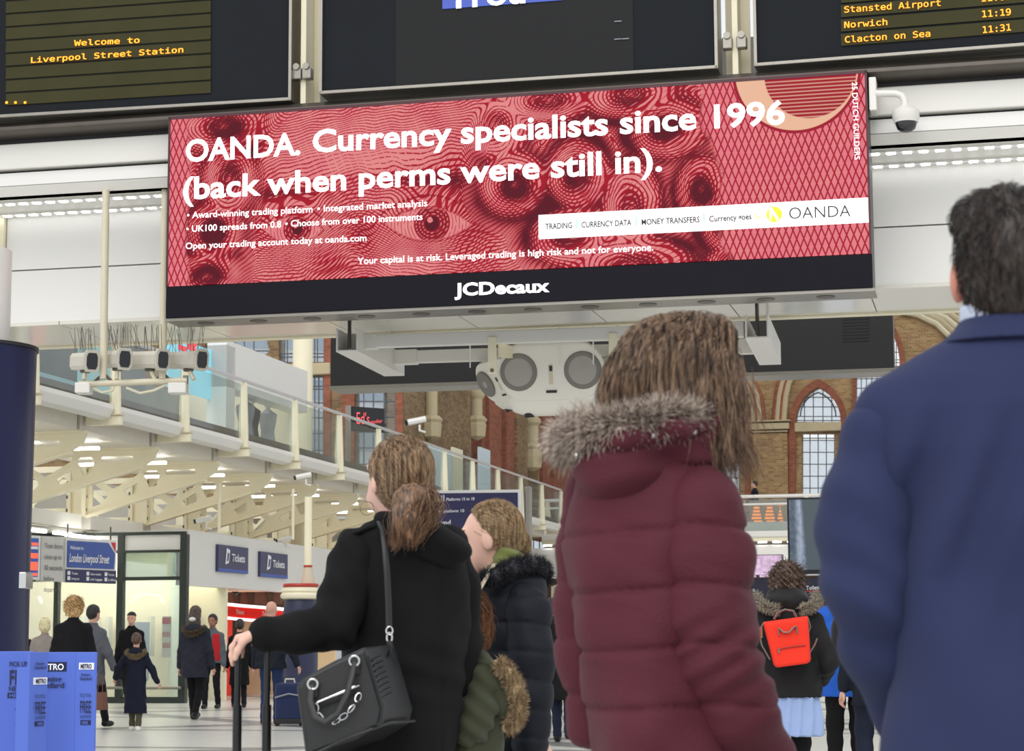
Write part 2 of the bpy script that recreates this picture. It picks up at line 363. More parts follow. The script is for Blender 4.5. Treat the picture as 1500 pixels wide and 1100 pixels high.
for i, dx in enumerate((0, 7, 14, 22)):
    MB().tube([FWL.w(W(x, y, -.15)[0], -.15, W(x, y, -.15)[1]) for x, y in [(1318 + dx, 455 - dx * .3), (1345 + dx, 461 - dx * .4), (1372 + dx, 474 - dx * .6), (1393 + dx, 494 - dx * .8), (1405 + dx, 520)]], .14, 8).build('arch_roll', (stone if i % 2 else creamd), root, smooth=True)
root = thing('trim_4', FWL.w(W(1127, 633)[0], 0, W(1127, 633)[1]), None, None, kind='structure'); root['label'] = 'plain moulded stone capital between two arched windows'
for (xa, xb, ya, yb, dv) in ((1096, 1158, 615, 619, .5), (1098, 1156, 619, 630, .42), (1100, 1154, 630, 634, .34)):
    a0, q0 = W(xa, yb, -.3); a1, q1 = W(xb, ya, -.3); MB().box(FWL, a0, a1, -dv, 0, q0, q1).build('stone_course', stone, root, bevel=.03)
a0, q0 = W(1101, 745, -.2); a1, q1 = W(1153, 634, -.2); o = MB().box(FWL, a0, a1, -.25, 0, 0.3, q1).build('trim_5', tanb); tag(o, 'brick pier under the stone capital', kind='structure')
for dx in (1099, 1156):
    a0, q0 = W(dx - 3, 745, -.2); a1, q1 = W(dx + 3, 634, -.2); o = MB().box(FWL, a0, a1, -.15, .05, .3, q1).build('trim_6', redb); tag(o, 'red brick edge of the pier beside the window', kind='structure')

# ------------------------------------------------------------------ west wall: frontal return with windows, then long oblique wall
YW = 57.0
FWT = Fr(P(580, 943, YW) * np.array((1, 1, 0)), YAW)
def T(x, y, v=0): return FWT.px(x, y, v)
hol = [[T(a, b) for a, b in q] for q in ([(519, 720), (582 - 1, 718), (581, 470), (519, 470)], [(408, 532), (475, 530), (475, 440), (408, 442)], [(408, 716), (474, 716), (474, 550), (408, 552)], [(300, 530), (372, 530), (395, 515), (384, 470), (372, 440), (300, 440)])]
hol[0] = [T(a, b) for a, b in [(519, 718), (579, 716), (579, 470), (519, 470)]]
ww = plate('wall_west', [T(a, b) for a, b in [(40, 745), (583, 738), (583, 200), (40, 200)]], hol, FWT.o + FWT.V * .25, FWT.U, ez, .5, brownb)
tag(ww, 'brown brick wall with gridded windows behind the left gallery', kind='structure')
for (a, b_, lab) in ((474, 484, 1), (500, 519, 2), (579, 590, 3)):
    a0, _ = T(a, 600, -.06); a1, _ = T(b_, 600, -.06); o = MB().box(FWT, a0, a1, -.06, .02, 5.1, 16).build('trim_%d' % (6 + lab), redb); tag(o, 'strip of red brick beside a west window', kind='structure')
a0, q0 = T(408, 551, -.1); a1, q1 = T(484, 531, -.1); o = MB().box(FWT, a0, a1, -.15, .2, q0, q1).build('trim_10', stone, bevel=.04); tag(o, 'stone sill band between upper and lower west windows', kind='structure')
def grid_window(n, box, cols, rows, lab, panes=True):
    x0, y0, x1, y1 = box
    root = thing('window_%d' % n, FWT.w(T(x0, y1)[0], .1, T(x0, y1)[1]), None, None, kind='structure'); root['label'] = lab
    bars = MB(); vb = .15
    xs = [x0 + (x1 - x0) * i / cols for i in range(cols + 1)] if isinstance(cols, int) else cols
    ys = [y0 + (y1 - y0) * i / rows for i in range(rows + 1)] if isinstance(rows, int) else rows
    for x in xs: bars.tube([FWT.w(T(x, y1, vb)[0], vb, T(x, y1, vb)[1]), FWT.w(T(x, y0, vb)[0], vb, T(x, y0, vb)[1])], .02, 4)
    for y in ys: bars.tube([FWT.w(T(x0, y, vb)[0], vb, T(x0, y, vb)[1]), FWT.w(T(x1, y, vb)[0], vb, T(x1, y, vb)[1])], .02, 4)
    bars.build('glazing_bars', lead, root)
    for i in range(len(xs) - 1):
        for j in range(len(ys) - 1):
            if xs[i + 1] - xs[i] < 3 or ys[j + 1] - ys[j] < 3: continue
            a0, q0 = T(xs[i] + .5, ys[j + 1] - .5, vb); a1, q1 = T(xs[i + 1] - .5, ys[j] + .5, vb)
            MB().box(FWT, a0, a1, vb - .01, vb + .01, q0, q1).build('pane', glsd, root)
grid_window(6, (519, 470, 579, 716), [519, 533, 547, 563, 579], [470, 492, 514, 536, 562, 588, 611, 633, 656, 680, 718], 'gridded window behind the small red neon sign')
grid_window(7, (408, 440, 475, 531), [408, 417, 421, 434, 448, 461, 465, 475], [440, 470, 492, 518, 523, 531], 'upper gridded window beside the tall cream column')
grid_window(8, (408, 551, 474, 716), [408, 421, 434, 448, 461, 467, 474], [551, 566, 570, 590, 612, 635, 660, 690, 720], 'lower gridded window beside the tall cream column')
grid_window(9, (300, 440, 395, 530), [300, 315, 330, 345, 358, 372, 395], [440, 470, 498, 514, 530], 'gridded window above the white shop box')
# long oblique wall along V: recessed glazing plane and brick piers
def TV(x, u=0): return FWT.pxu(x, 700, u)[0]
vE = 28.6
for (x0, x1, m_, uo, h, nm) in ((583, 690, brownb, .0, 17, 'tan'), (706, 711, redb, -.05, 17, ''), (717, 735, redb, -.02, 17, ''), (742, 758, redb, 0, 17, ''), (758, 773, brownb, .1, 17, ''), (788, 790, brownb, 0, 17, ''), (795, 806, redb, 0, 17, ''), (812, 838, redb, 0, 17, ''), (845, 868, brownb, 0, 17, '')):
    v0, v1 = TV(x0, uo), min(TV(x1, uo), vE)
    if v1 <= v0: continue
    o = MB().box(FWT, -.42, uo, v0, v1, 4.9, h).build('trim_11', m_); tag(o, 'brick pier of the receding west wall', kind='structure')
nb = MB()
for k in range(29): nb.box(FWT, -.38, -.35, k, k + .06, 4.5, 17)
for z in np.arange(4.5, 17, .9): nb.box(FWT, -.38, -.35, 0, vE, z, z + .06)
root = thing('window_10', FWT.w(-.38, 0, 4.5), None, None, kind='structure'); root['label'] = 'tall glazing between the receding brick piers'
nb.build('glazing_bars', lead, root); MB().box(FWT, -.40, -.385, 0, vE, 4.5, 17).build('glazing', glsd, root)
# engaged stone columns on brackets
for (cx, hw, ytop, yneck, ybr, ybot, lab) in ((632, 9, 470, 565, 615, 646, 'pale stone half column on a bracket beside the wall security camera'), (699, 8, 470, 580, 615, 645, 'stone half column on a bracket left of the speakers'), (781, 8, 560, 620, 655, 690, 'stone half column under the speaker cluster')):
    v = TV(cx, .15); root = thing('stone_column', FWT.w(.15, v, FWT.pxu(cx, ybot, .15)[1]), lab, 'column')
    zt, zn, zb, z0 = [FWT.pxu(cx, y, .15)[1] for y in (ytop, yneck, ybr, ybot)]
    r = hw * (YW + v) / 3000
    c = FWT.w(.15, v, 0)
    MB().lathe(c, [(r, zb), (r, zt)], 16).build('shaft', stone, root, smooth=True)
    MB().lathe(c, [(r * 1.02, zn - .1), (r * 1.5, zn), (r * 1.5, zn + .12), (r, zn + .22)], 16).build('collar', stone, root, smooth=True)
    MB().lathe(c, [(r * .2, z0), (r * 1.5, z0 + .12), (r * 1.7, z0 + .5), (r * 1.55, zb - .1), (r * 1.9, zb), (r * 1.3, zb + .12)], 8).build('bracket', stone, root)
def wallcam(c, lab, sz=1.):
    root = thing('security_camera', c, lab, 'camera'); c = np.array(c); q = lambda a, b, d_: c + np.array((a, b, d_)) * sz
    MB().tube([q(-.28, -.1, .05), q(.22, 0, .16)], .09 * sz, 8).build('housing', white, root, bevel=.01 * sz)
    MB().tube([q(.05, 0, .0), q(.05, 0, -.16), q(.2, .1, -.2)], .035 * sz, 6).build('bracket', white, root)
    MB().tube([q(-.33, -.12, .03), q(-.28, -.1, .05)], .075 * sz, 10).build('lens', blackm, root)
wallcam(P(612, 622, 56.5), 'white security camera on the brick wall beside the stone half column')

# ------------------------------------------------------------------ roof glazing glimpsed between the boards
root = thing('roof_glazing', (0, 60, 20), 'glazed station roof with dark bars glimpsed between the departure boards', 'roof', kind='structure')
gb = MB()
for k in range(14): gb.box(WF, -40, 40, 55 + k * 3, 55 + k * 3 + .9, 17.2 + k * .8, 17.3 + k * .8)
for k in range(21): gb.hexa([(-40 + k * 4, 52, 16.2), (-39.8 + k * 4, 52, 16.2), (-39.8 + k * 4, 100, 29), (-40 + k * 4, 100, 29), (-40 + k * 4, 52, 16.4), (-39.8 + k * 4, 52, 16.4), (-39.8 + k * 4, 100, 29.2), (-40 + k * 4, 100, 29.2)])
gb.build('glazing_bars', lead, root)

bl = mat('pale_cladding', (214, 220, 228), .5, var=.04); blg = mat('blue_grey_glazing', (150, 172, 196), .2)
q0 = P(590, 700, 95); FB_ = Fr((q0[0], 95, 0), -20)
root = thing('office_building', FB_.w(0, 0, 0), 'white office block seen through the gridded window behind the neon sign', 'building')
MB().box(FB_, -9, 3, 0, 6, 0, 22).build('wall', bl, root)
for k in range(5): MB().box(FB_, -9.1, 3.1, -.06, 0, 10 + k * 2.3, 10.9 + k * 2.3).build('window_band', blg, root)
# ================================================================== bridge, boards, advert screen
FB = Fr(P(760, 300, 20) * np.array((1, 1, 0)), YAW)
def B(x, y, v=0): return FB.px(x, y, v)
def BW(x, y, v=0):
    u_, z_ = B(x, y, v); return FB.w(u_, v, z_)
def lz(x, y, v=0): return B(x, y, v)[1]
# --- the white bridge fascia behind the sign
uL, uR = B(-420, 300, 1.3)[0], B(1950, 300, 1.3)[0]
z_sof = (lz(60, 475, 1.3) + lz(1330, 418.5, 1.3)) / 2
bridge = thing('footbridge', FB.w((uL + uR) / 2, 2, z_sof), 'white clad footbridge over the concourse carrying the advert screen', 'bridge', kind='structure')
glossw = mat('glossy_white_soffit', (222, 219, 210), .13, var=.02, scale=.8, bump=.25, bscale=.9)
z_ledge = lz(100, 283, .35)
# vertical panels with joints
mid = (lz(60, 395, 1.3) + lz(1330, 331, 1.3)) / 2
edges = [uL, B(8, 400, 1.3)[0], B(243, 400, 1.3)[0] + .3, B(620, 400, 1.3)[0], B(900, 400, 1.3)[0], B(1270, 400, 1.3)[0] - .4, uR]
for i in range(len(edges) - 1):
    m_ = wpanel if i else cream
    for za, zb in ((z_sof + .02, mid - .008), (mid + .008, z_ledge)):
        MB().box(FB, edges[i] + .006, edges[i + 1] - .006, 1.3 - (.06 if i == 0 else 0), 1.4, za, zb).build('fascia_panel', m_, bridge)
MB().box(FB, uL, uR, 1.4, 2.9, z_sof + .03, z_ledge + 1.5).build('bridge_core', white, bridge)
us = np.linspace(uL, uR, 13)
for i in range(12):
    MB().box(FB, us[i] + .006, us[i + 1] - .006, 1.28, 2.75, z_sof - .02, z_sof + .02).build('soffit_panel', glossw, bridge)
MB().box(FB, uL, uR, 2.76, 2.9, z_sof - .04, z_sof + .4).build('rear_edge', cream, bridge)
# light ledge
MB().box(FB, uL, uR, .36, 1.4, z_ledge, z_ledge + .04).build('ledge_soffit', white, bridge)
zt = lz(100, 247, .35); zm = lz(100, 270, .36)
MB().hexa([FB.w(uL, .36, z_ledge), FB.w(uR, .36, z_ledge), FB.w(uR, .5, z_ledge), FB.w(uL, .5, z_ledge), FB.w(uL, .30, zm), FB.w(uR, .30, zm), FB.w(uR, .5, zm), FB.w(uL, .5, zm)]).build('ledge_lip', white, bridge)
MB().box(FB, uL, uR, .32, .5, zm + .012, zt - .02).build('lower_fascia', wpanel, bridge)
MB().box(FB, uL, uR, .38, .5, zm - .02, zt + .03).build('shadow_gap', blackm, bridge)
zu = lz(100, 207, .3)
MB().box(FB, uL, uR, .26, .6, zt + .01, zu).build('upper_fascia', white, bridge, bevel=.012)
MB().box(FB, uL, uR, .3, .6, zu, zu + .05).build('shadow_gap', blackm, bridge)
# LED points in two rows along the ledge
for v, n0 in ((.62, 0), (1.18, 1)):
    root = thing('light_strip', FB.w(0, v, z_ledge - .02), 'front row of small LED lights under the bridge ledge' if n0 == 0 else 'rear row of small LED lights under the bridge ledge', 'lights', 'LED rows under the ledge')
    MB().box(FB, uL, uR, v - .05, v + .05, z_ledge - .02, z_ledge).build('rail', white, root)
    k = 0; du = .158
    u_ = uL
    while u_ < uR:
        x_ = 750 + 3000 * (FB.w(u_, v, 0)[0]) / FB.w(u_, v, 0)[1]
        if x_ < 250 or x_ > 1265:
            MB().box(FB, u_, u_ + .085, v - .03, v + .03, z_ledge - .03, z_ledge - .02).build('led_point', ledm, root)
        u_ += du
# metal channel beam below the departure boards
zc0 = zu + .05; zc1 = lz(100, 174, .1)
cb = MB(); pf = [(.30, zc0), (.12, zc0 + .02), (.05, zc0 + (zc1 - zc0) * .35), (.05, zc0 + (zc1 - zc0) * .6), (.12, zc1), (.4, zc1), (.4, zc0)]
cb.prism([FB.w(uL, a, b) for a, b in pf], FB.U * (uR - uL)); cb.build('board_rail', darkalu, bridge, smooth=False)

# --- departure boards
def board(cx, yaw, corners, label):
    """corners px: (xl, ybl, xr, ybr) of the outer bottom edge"""
    xl, ybl, xr, ybr = corners
    f = Fr(BW(cx, 120, .02) * np.array((1, 1, 0)), yaw)
    ua, za = f.px(xl, ybl); ub, zb = f.px(xr, ybr); z0 = (za + zb) / 2; H = 2.1
    root = thing('departure_board', f.w((ua + ub) / 2, .2, z0), label, 'display board')
    MB().box(f, ua + .03, ub - .03, .02, .35, z0 + .03, z0 + H).build('casing', charcoal, root)
    MB().box(f, ua, ub, -.02, .35, z0 - .005, z0 + .03).build('bottom_frame', alu, root, bevel=.006)
    MB().box(f, ua, ua + .03, -.02, .35, z0, z0 + H).build('side_frame', alu, root)
    MB().box(f, ub - .03, ub, -.02, .35, z0, z0 + H).build('side_frame', alu, root)
    return f, root, z0
olive = mat('unlit_led_matrix', (56, 54, 26), .6, var=.2, scale=3, spec=.2, emit=.05); olived = mat('led_matrix_gap', (20, 20, 14), .7, spec=.2)
f1, b1, z1 = board(213, math.degrees(math.atan(3000 / 14727)), (-40, 174.5, 427, 147), 'departure board left of the advert reading Welcome to Liverpool Street Station')
def on(f, x, y, v=0):
    q = f.px(x, y, v); return f.w(q[0], v, q[1])
for k in range(9):   # LED rows
    ya = 152 - 19.3 * k
    ua, zz = f1.px(8, ya + 2, .0); ub, _ = f1.px(308, ya, 0)
    _, zt_ = f1.px(8, ya - 14.4, 0)
    MB().box(f1, ua, ub, .005, .02, zz, zt_).build('led_row', olive, b1)
    MB().box(f1, ua, ub, .012, .02, zt_, zt_ + .04).build('row_gap', olived, b1)
text('Welcome to', on(f1, 109, 67.5, 0), on(f1, 205, 63, 0), .083, amber, b1, font='m', bold=.012, lift=.012)
text('Liverpool Street Station', on(f1, 46, 92.5, 0), on(f1, 269, 77, 0), .083, amber, b1, font='m', bold=.012, lift=.012)
for x in (10, 23, 37): 
    q = f1.px(x, 152); MB().box(f1, q[0] - .012, q[0] + .012, -.01, 0, q[1], q[1] + .024).build('led_dot', amber, b1)
f2, b2, z2 = board(760, 12.5, (468, 138, 1052, 100), 'dark central display board above the advert, a blue strip at its top')
blue = mat('blue_lit_panel', (52, 74, 160), .4, emit=.5)
ua, za = f2.px(648, 13); ub, _ = f2.px(823, 3)
MB().box(f2, ua, ub, .0, .02, za, za + .5).build('lit_panel', blue, b2)
text('Trou', on(f2, 655, 13, 0), on(f2, 770, 4, 0), .26, mat('white_lettering_lit', (255, 255, 240), .5, emit=.9), b2, bold=.02, lift=.012, upv=(0, 0, 1))
ua, za = f2.px(579, 128); ub, _ = f2.px(928, 100)
MB().box(f2, ua, ub, .012, .02, za + .02, za + 1.9).build('screen_face', mat('dark_screen_face', (26, 27, 29), .5, spec=.2), b2)
for (xa, ya) in ((900, 32), (900, 58), (911, 57.5)):
    q = f2.px(xa, ya); MB().box(f2, q[0], q[0] + .07, .0, .01, q[1], q[1] + .008).build('lit_segment', mat('dim_segment', (150, 155, 165), .4), b2)
f3, b3, z3 = board(1300, math.degrees(math.atan(3000 / 11400)), (1105, 98, 1560, 62), 'departure board right of the advert listing Stansted Airport, Norwich and Clacton on Sea')
for k in range(4):
    ya = 67 - 21.0 * k
    ua, zz = f3.px(1232, ya, 0); ub, _ = f3.px(1560, ya - 21, 0)
    MB().box(f3, ua, ub, .004, .02, zz, zz + .12).build('led_row', olive, b3)
for s_, xa, ya, xb, yb, c_ in (('Stansted Airport', 1237, 19, 1378, 9, .085), ('Norwich', 1237, 41.5, 1300, 37, .085), ('Clacton on Sea', 1238, 63, 1363, 54, .085), ('11:19', 1439, 26, 1481, 22.5, .09), ('11:31', 1440, 49, 1481, 45, .09), ('11:07', 1438, 3, 1481, 0, .09)):
    text(s_, on(f3, xa, ya), on(f3, xb, yb), c_, amber, b3, font='m', bold=.008, lift=.015)
# posts between the boards
for (xa, xr_, xb, lab) in ((434, 446, 468, 'cream steel post between left and central boards'), (1056, 1078, 1103, 'cream steel post between central and right boards')):
    z0 = zc0 + .1; ua = B(xa + 2, 100, .3)[0]; ub = B(xb - 2, 100, .3)[0]; um = B(xr_, 100, .2)[0]
    root = thing('steel_post', FB.w((ua + ub) / 2, .35, z0), lab, 'post', 'posts between the boards')
    wv = (ub - ua)
    MB().box(FB, um - wv * .42, um + wv * .42, .42, .46, z0, z0 + 2.6).build('flange', cream, root)
    MB().box(FB, um - .03, um + .03, .16, .44, z0, z0 + 2.6).build('web', cream, root, bevel=.006)
    for sx in (-1, 1):
        MB().box(FB, um + sx * wv * .24 - .05, um + sx * wv * .24 + .05, .1, .2, z0 + .3, z0 + .42).build('clamp', alu, root, bevel=.01)
        MB().lathe(FB.w(um + sx * wv * .24, .08, z0 + .43), [(.035, 0), (.035, .03)], 12, axis=FB.V).build('bolt', alu, root)

# --- advert screen
sgn_l = (B(249, 174)[0] + B(243, 469)[0]) / 2; sgn_r = (B(1270, 102)[0] + B(1279, 431)[0]) / 2
zT = (lz(249, 174) + lz(1270, 102)) / 2; zR = (lz(245, 419) + lz(1278, 372)) / 2; zB = (lz(243, 467) + lz(1280, 421)) / 2
sign = thing('advert_screen', FB.w((sgn_l + sgn_r) / 2, .2, zB), 'wide red backlit advert screen with engraved faces and white headline over the concourse', 'advert')
MB().box(FB, sgn_l, sgn_r, .02, .42, zB, zT).build('casing', blackm, sign)
MB().box(FB, sgn_l, sgn_r, -.02, .02, zB, zR - .01).build('lower_panel', mat('sign_lower_panel', (24, 24, 32), .5, spec=.1), sign, bevel=.006)
MB().box(FB, sgn_l - .015, sgn_r + .015, .0, .44, zB - .03, zB).build('underside', alu, sign)
for sx in ((sgn_l, sgn_l + .022), (sgn_r - .022, sgn_r)): MB().box(FB, sx[0], sx[1], -.03, .02, zR - .01, zT).build('side_frame', mat('dark_red_frame', (70, 22, 34), .4), sign)
MB().box(FB, sgn_l, sgn_r, -.03, .02, zT - .03, zT).build('top_frame', mat('dark_red_frame', (70, 22, 34)), sign)
for k in range(12):
    u_ = sgn_l + (sgn_r - sgn_l) * (k + .6) / 12.4
    MB().lathe(FB.w(u_, .22, zB - .036), [(.09, 0), (.09, .006)], 16).build('vent', darkalu, sign)
# poster: procedural engraving, coordinates X 0..1030, Y 0..250 downward
def poster_mat():
    m = bpy.data.materials.new('engraved_red_poster'); m.use_nodes = True; nt = m.node_tree; E.nt = nt; b = nt.nodes['Principled BSDF']
    uv = nt.nodes.new('ShaderNodeUVMap'); uv.uv_map = 'UVMap'; sp = nt.nodes.new('ShaderNodeSeparateXYZ'); nt.links.new(uv.outputs[0], sp.inputs[0])
    x = E(sp.outputs[0]) * 1030; y = 250 - E(sp.outputs[1]) * 250
    cmb = nt.nodes.new('ShaderNodeCombineXYZ'); nt.links.new(x.k, cmb.inputs[0]); nt.links.new(y.k, cmb.inputs[1])
    def noise(sc_, det=2):
        n = nt.nodes.new('ShaderNodeTexNoise'); n.inputs['Scale'].default_value = sc_; n.inputs['Detail'].default_value = det; nt.links.new(cmb.outputs[0], n.inputs['Vector']); return E(n.outputs['Fac'])
    n1 = noise(.012); n2 = noise(.03)
    def rad(cx, cy, sx=1, sy=1, rot=0):
        dx = x - cx; dy = y - cy
        if rot: c, s_ = math.cos(rot), math.sin(rot); dx, dy = dx * c + dy * s_, dy * c - dx * s_
        dx = dx / sx; dy = dy / sy; return esqrt(dx * dx + dy * dy)
    # hair: concentric curls merged by a smooth minimum
    curls = [(72, 172, 1, 1, 1), (62, 238, 1.3, .8, -1), (85, 15, 1.5, .9, 1), (188, 14, .8, .8, -1), (95, 95, .9, 1.2, 1),
             (502, 40, 1.1, 1, 1), (530, 128, 1.1, 1, -1), (622, 118, 1, 1.1, 1), (580, 8, 1.5, .7, -1), (612, 205, 1.3, .9, 1), (700, 170, .9, 1.4, -1), (752, 60, 1.2, .9, 1), (800, 150, .8, 1, -1), (838, 205, .9, .8, 1), (700, 8, 1.4, .8, 1), (700, 250, 1.8, .8, -1), (850, 258, 1, .8, 1)]
    hr = None; ar = None; num = None; den = None
    for cx, cy, sx, sy, sg in curls:
        d = rad(cx, cy, sx, sy); hr = d if hr is None else esmin(hr, d, 10)
        wgt = E.op('EXPONENT', d * -.075); at = E.op('ARCTAN2', y - cy, x - cx) * sg
        term = wgt * (d + esin(at + d / 14.0) * 7.0); num = term if num is None else num + term; den = wgt if den is None else den + wgt
    hair_ph = num / den + n1 * 26 + n2 * 3
    # face contours
    face_ph = y + (x - 300) * .10 - gau(x, y, 400, 176, 75, 45) * 46 - gau(x, y, 190, 172, 60, 38) * 34 + gau(x, y, 300, 220, 60, 90) * 40 + n1 * 46 + gau(x, y, 280, 60, 200, 60) * 16
    hair = eclamp(emax(step(62 - hr, 22) * eclamp(step(x - 455 + (y - 120) * .35, 40) + step(150 - x - (y - 60) * .2, 40) + 0), 0))
    hairD = emax(gau(x, y, 800, 190, 80, 90), emax(gau(x, y, 690, 60, 120, 50), emax(gau(x, y, 60, 190, 60, 80), emax(gau(x, y, 570, 160, 90, 70), gau(x, y, 110, 40, 70, 50)))))
    netzone = emax(step(x - 800 - y * .16 - (n1 - .5) * 60, 10), step(30 - x + (n1 - .5) * 30, 8))
    # eyes
    def eye(cx, cy, w_, h_, rot, ir):
        dx = x - cx; dy = y - cy; c, s_ = math.cos(rot), math.sin(rot); ex_ = dx * c + dy * s_; ey_ = dy * c - dx * s_
        al = eabs(ey_) / h_ + (ex_ / w_) * (ex_ / w_)
        white_ = step(1 - al, .15); iris = step(ir - rad(cx + 6, cy - 1), 2) * white_; pup = step(ir * .42 - rad(cx + 6, cy - 1), 2); hl = step(ir * .16 - rad(cx + 3, cy - 6), 1.5)
        lid = gau(al, y * 0, 1.0, 0, .16, 1); crease = gau(al, y * 0, 1.75, 0, .14, 1) * step(cy + 4 - y, 6)
        return white_, iris, pup, hl, emax(lid, crease * .9)
    e1 = eye(401, 178, 66, 24, .06, 27); e2 = eye(196, 176, 46, 20, .05, 21)
    brow = emax(gau(x, y, 390, 112, 95, 13, .05), gau(x, y, 190, 120, 70, 11, .02))
    nose = emax(gau(x, y, 300, 190, 22, 50, -.25), gau(x, y, 262, 235, 40, 22))
    D = .34 + brow * .55 + nose * .32 + gau(x, y, 470, 120, 60, 50) * .3 + gau(x, y, 470, 200, 38, 60) * .25 + gau(x, y, 130, 150, 40, 60) * .3 + (n2 - .5) * .35
    D = D - gau(x, y, 300, 70, 150, 50) * .22 - gau(x, y, 350, 240, 90, 25) * .14 - gau(x, y, 510, 60, 10, 40) * .1
    DH = .42 + hairD * .5 + (n2 - .5) * .5 + esin(hr / 7.0) * .30
    D = D * (1 - hair) + DH * hair
    D = emax(D, emax(e1[4], e2[4]) * .8)
    eyes_w = emax(e1[0], e2[0]); iris = emax(e1[1], e2[1]); D = D * (1 - eyes_w) + eyes_w * .12
    D = emax(D, iris * .72); D = emax(D, emax(e1[2], e2[2]) * 1.1); D = D * (1 - emax(e1[3], e2[3]))
    ph = face_ph * (1 - hair) + hair_ph * hair
    irph = emin(rad(407, 177), rad(202, 175)); ph = ph * (1 - eyes_w) + (irph * 1.0) * eyes_w
    l1 = esin(ph * (2 * math.pi / 5.0)) * .5 + .5
    l2 = esin((x * .75 + y * .9 + n1 * 60) * (2 * math.pi / 6.5)) * .5 + .5
    ink1 = step(l1 - (1.02 - D * 1.05), .22); ink2 = step(l2 - (1.35 - D * 1.15), .22)
    dash = step(esin((x - y * .4) * (2 * math.pi / 11.0)) + .55 + D * 2, .4); ink = emax(ink1 * dash, ink2)
    # diamond net
    wv = esin(x / 38.0) * 1.5
    a = esin((x / 9.8 + (y + wv) / 25.0) * math.pi); c_ = esin((x / 9.8 - (y + wv) / 25.0) * math.pi)
    net = step(.33 - emin(eabs(a), eabs(c_)), .25)
    ink = ink * (1 - netzone) + net * netzone
    light = nt.nodes.new('ShaderNodeMix'); light.data_type = 'RGBA'; light.inputs['A'].default_value = (*lin((244, 158, 148)), 1); light.inputs['B'].default_value = (*lin((240, 128, 142)), 1)
    nt.links.new(eclamp(n2 * 1.2 + netzone * .3).k, light.inputs['Factor'])
    mx = nt.nodes.new('ShaderNodeMix'); mx.data_type = 'RGBA'; nt.links.new(light.outputs['Result'], mx.inputs['A']); mx.inputs['B'].default_value = (*lin((178, 8, 38)), 1); nt.links.new(ink.k, mx.inputs['Factor'])
    m2 = nt.nodes.new('ShaderNodeMix'); m2.data_type = 'RGBA'; nt.links.new(mx.outputs['Result'], m2.inputs['A']); m2.inputs['B'].default_value = (*lin((96, 6, 30)), 1)
    nt.links.new(eclamp((D - .55) * 2.0 * (1 - netzone) * (.35 + ink * .65)).k, m2.inputs['Factor'])
    # pale disc with lined centre, upper right
    outer = step(88 - rad(936, -12), 1.5); rim = step(2.2 - eabs(rad(936, -12) - 88), 1); inner = step(64 - rad(955, -6), 1.5)
    lines = step(esin(y * (2 * math.pi / 5.2)) + .35, .3)
    m3 = nt.nodes.new('ShaderNodeMix'); m3.data_type = 'RGBA'; nt.links.new(m2.outputs['Result'], m3.inputs['A']); m3.inputs['B'].default_value = (*lin((250, 196, 164)), 1); nt.links.new(outer.k, m3.inputs['Factor'])
    m4 = nt.nodes.new('ShaderNodeMix'); m4.data_type = 'RGBA'; nt.links.new(m3.outputs['Result'], m4.inputs['A']); m4.inputs['B'].default_value = (*lin((170, 22, 48)), 1); nt.links.new(emax(rim, inner * (lines * .6 + .4) * outer).k, m4.inputs['Factor'])
    b.inputs['Base Color'].default_value = (.01, .01, .01, 1); b.inputs['Roughness'].default_value = .6; b.inputs['Specular IOR Level'].default_value = .05
    nt.links.new(m4.outputs['Result'], b.inputs['Emission Color']); b.inputs['Emission Strength'].default_value = .86
    return m
pu0, pu1, pz0, pz1 = sgn_l + .022, sgn_r - .022, zR, zT - .03
po = MB().box(FB, pu0, pu1, -.022, 0, pz0, pz1).build('poster', poster_mat(), sign)
me = po.data; uvl = me.uv_layers.new(name='UVMap')
for lp in me.loops:
    q = np.array(me.vertices[lp.vertex_index].co) + base_of(sign) - FB.o
    uvl.data[lp.index].uv = ((np.dot(q, FB.U) - pu0) / (pu1 - pu0), (q[2] - pz0) / (pz1 - pz0))
wl = mat('white_lit_lettering', (255, 250, 250), .5, emit=.95, var=.01); bk = mat('black_print', (20, 20, 26), .5); strip = mat('white_lit_strip', (252, 248, 250), .5, emit=.8, var=.01)
LV = -.03
def st(s_, xa, ya, xb, yb, cap, m_=wl, bold=.008, **k): return text(s_, BW(xa, ya, LV), BW(xb, yb, LV), cap / 150., m_, sign, bold=bold, lift=.004, **k)
st('OANDA.', 272, 237, 440, 226, 36, bold=.024); st('Currency specialists since 1996', 458, 223, 1150, 181, 36, bold=.024)
st('(back when perms were still in).', 268, 292, 970, 250, 36, bold=.024)
st('• Award-winning trading platform', 274, 320, 458, 311, 10.5); st('• Integrated market analysis', 465, 310.5, 626, 302, 10.5)
st('• UK100 spreads from 0.8', 273, 340, 412, 333, 10.5); st('• Choose from over 100 instruments', 418, 332.5, 619, 322, 10.5)
st('Open your trading account today at oanda.com', 272, 365, 537, 353, 10.5)
st('Your capital is at risk. Leveraged trading is high risk and not for everyone.', 524, 387, 957, 367, 10.5)
sa = BW(789, 349, -.028); sb = BW(1277, 327, -.028); su0, sz0 = B(789, 349, -.028); su1, _ = B(1277, 327, -.028)
zs0 = (lz(789, 349, -.028) + lz(1277, 327, -.028)) / 2; zs1 = (lz(790, 315, -.028) + lz(1277, 289, -.028)) / 2
MB().box(FB, su0, pu1, -.028, -.022, zs0, zs1).build('white_strip', strip, sign)
LV = -.036
st('TRADING', 799, 336, 838, 334, 9, bk, bold=.02); st('CURRENCY DATA', 852, 333.5, 925, 330, 9, bk, bold=.02); st('MONEY TRANSFERS', 940, 329.5, 1025, 325.5, 9, bk, bold=.02); st('Currency goes', 1039, 325, 1101, 321, 9, bk, bold=.02)
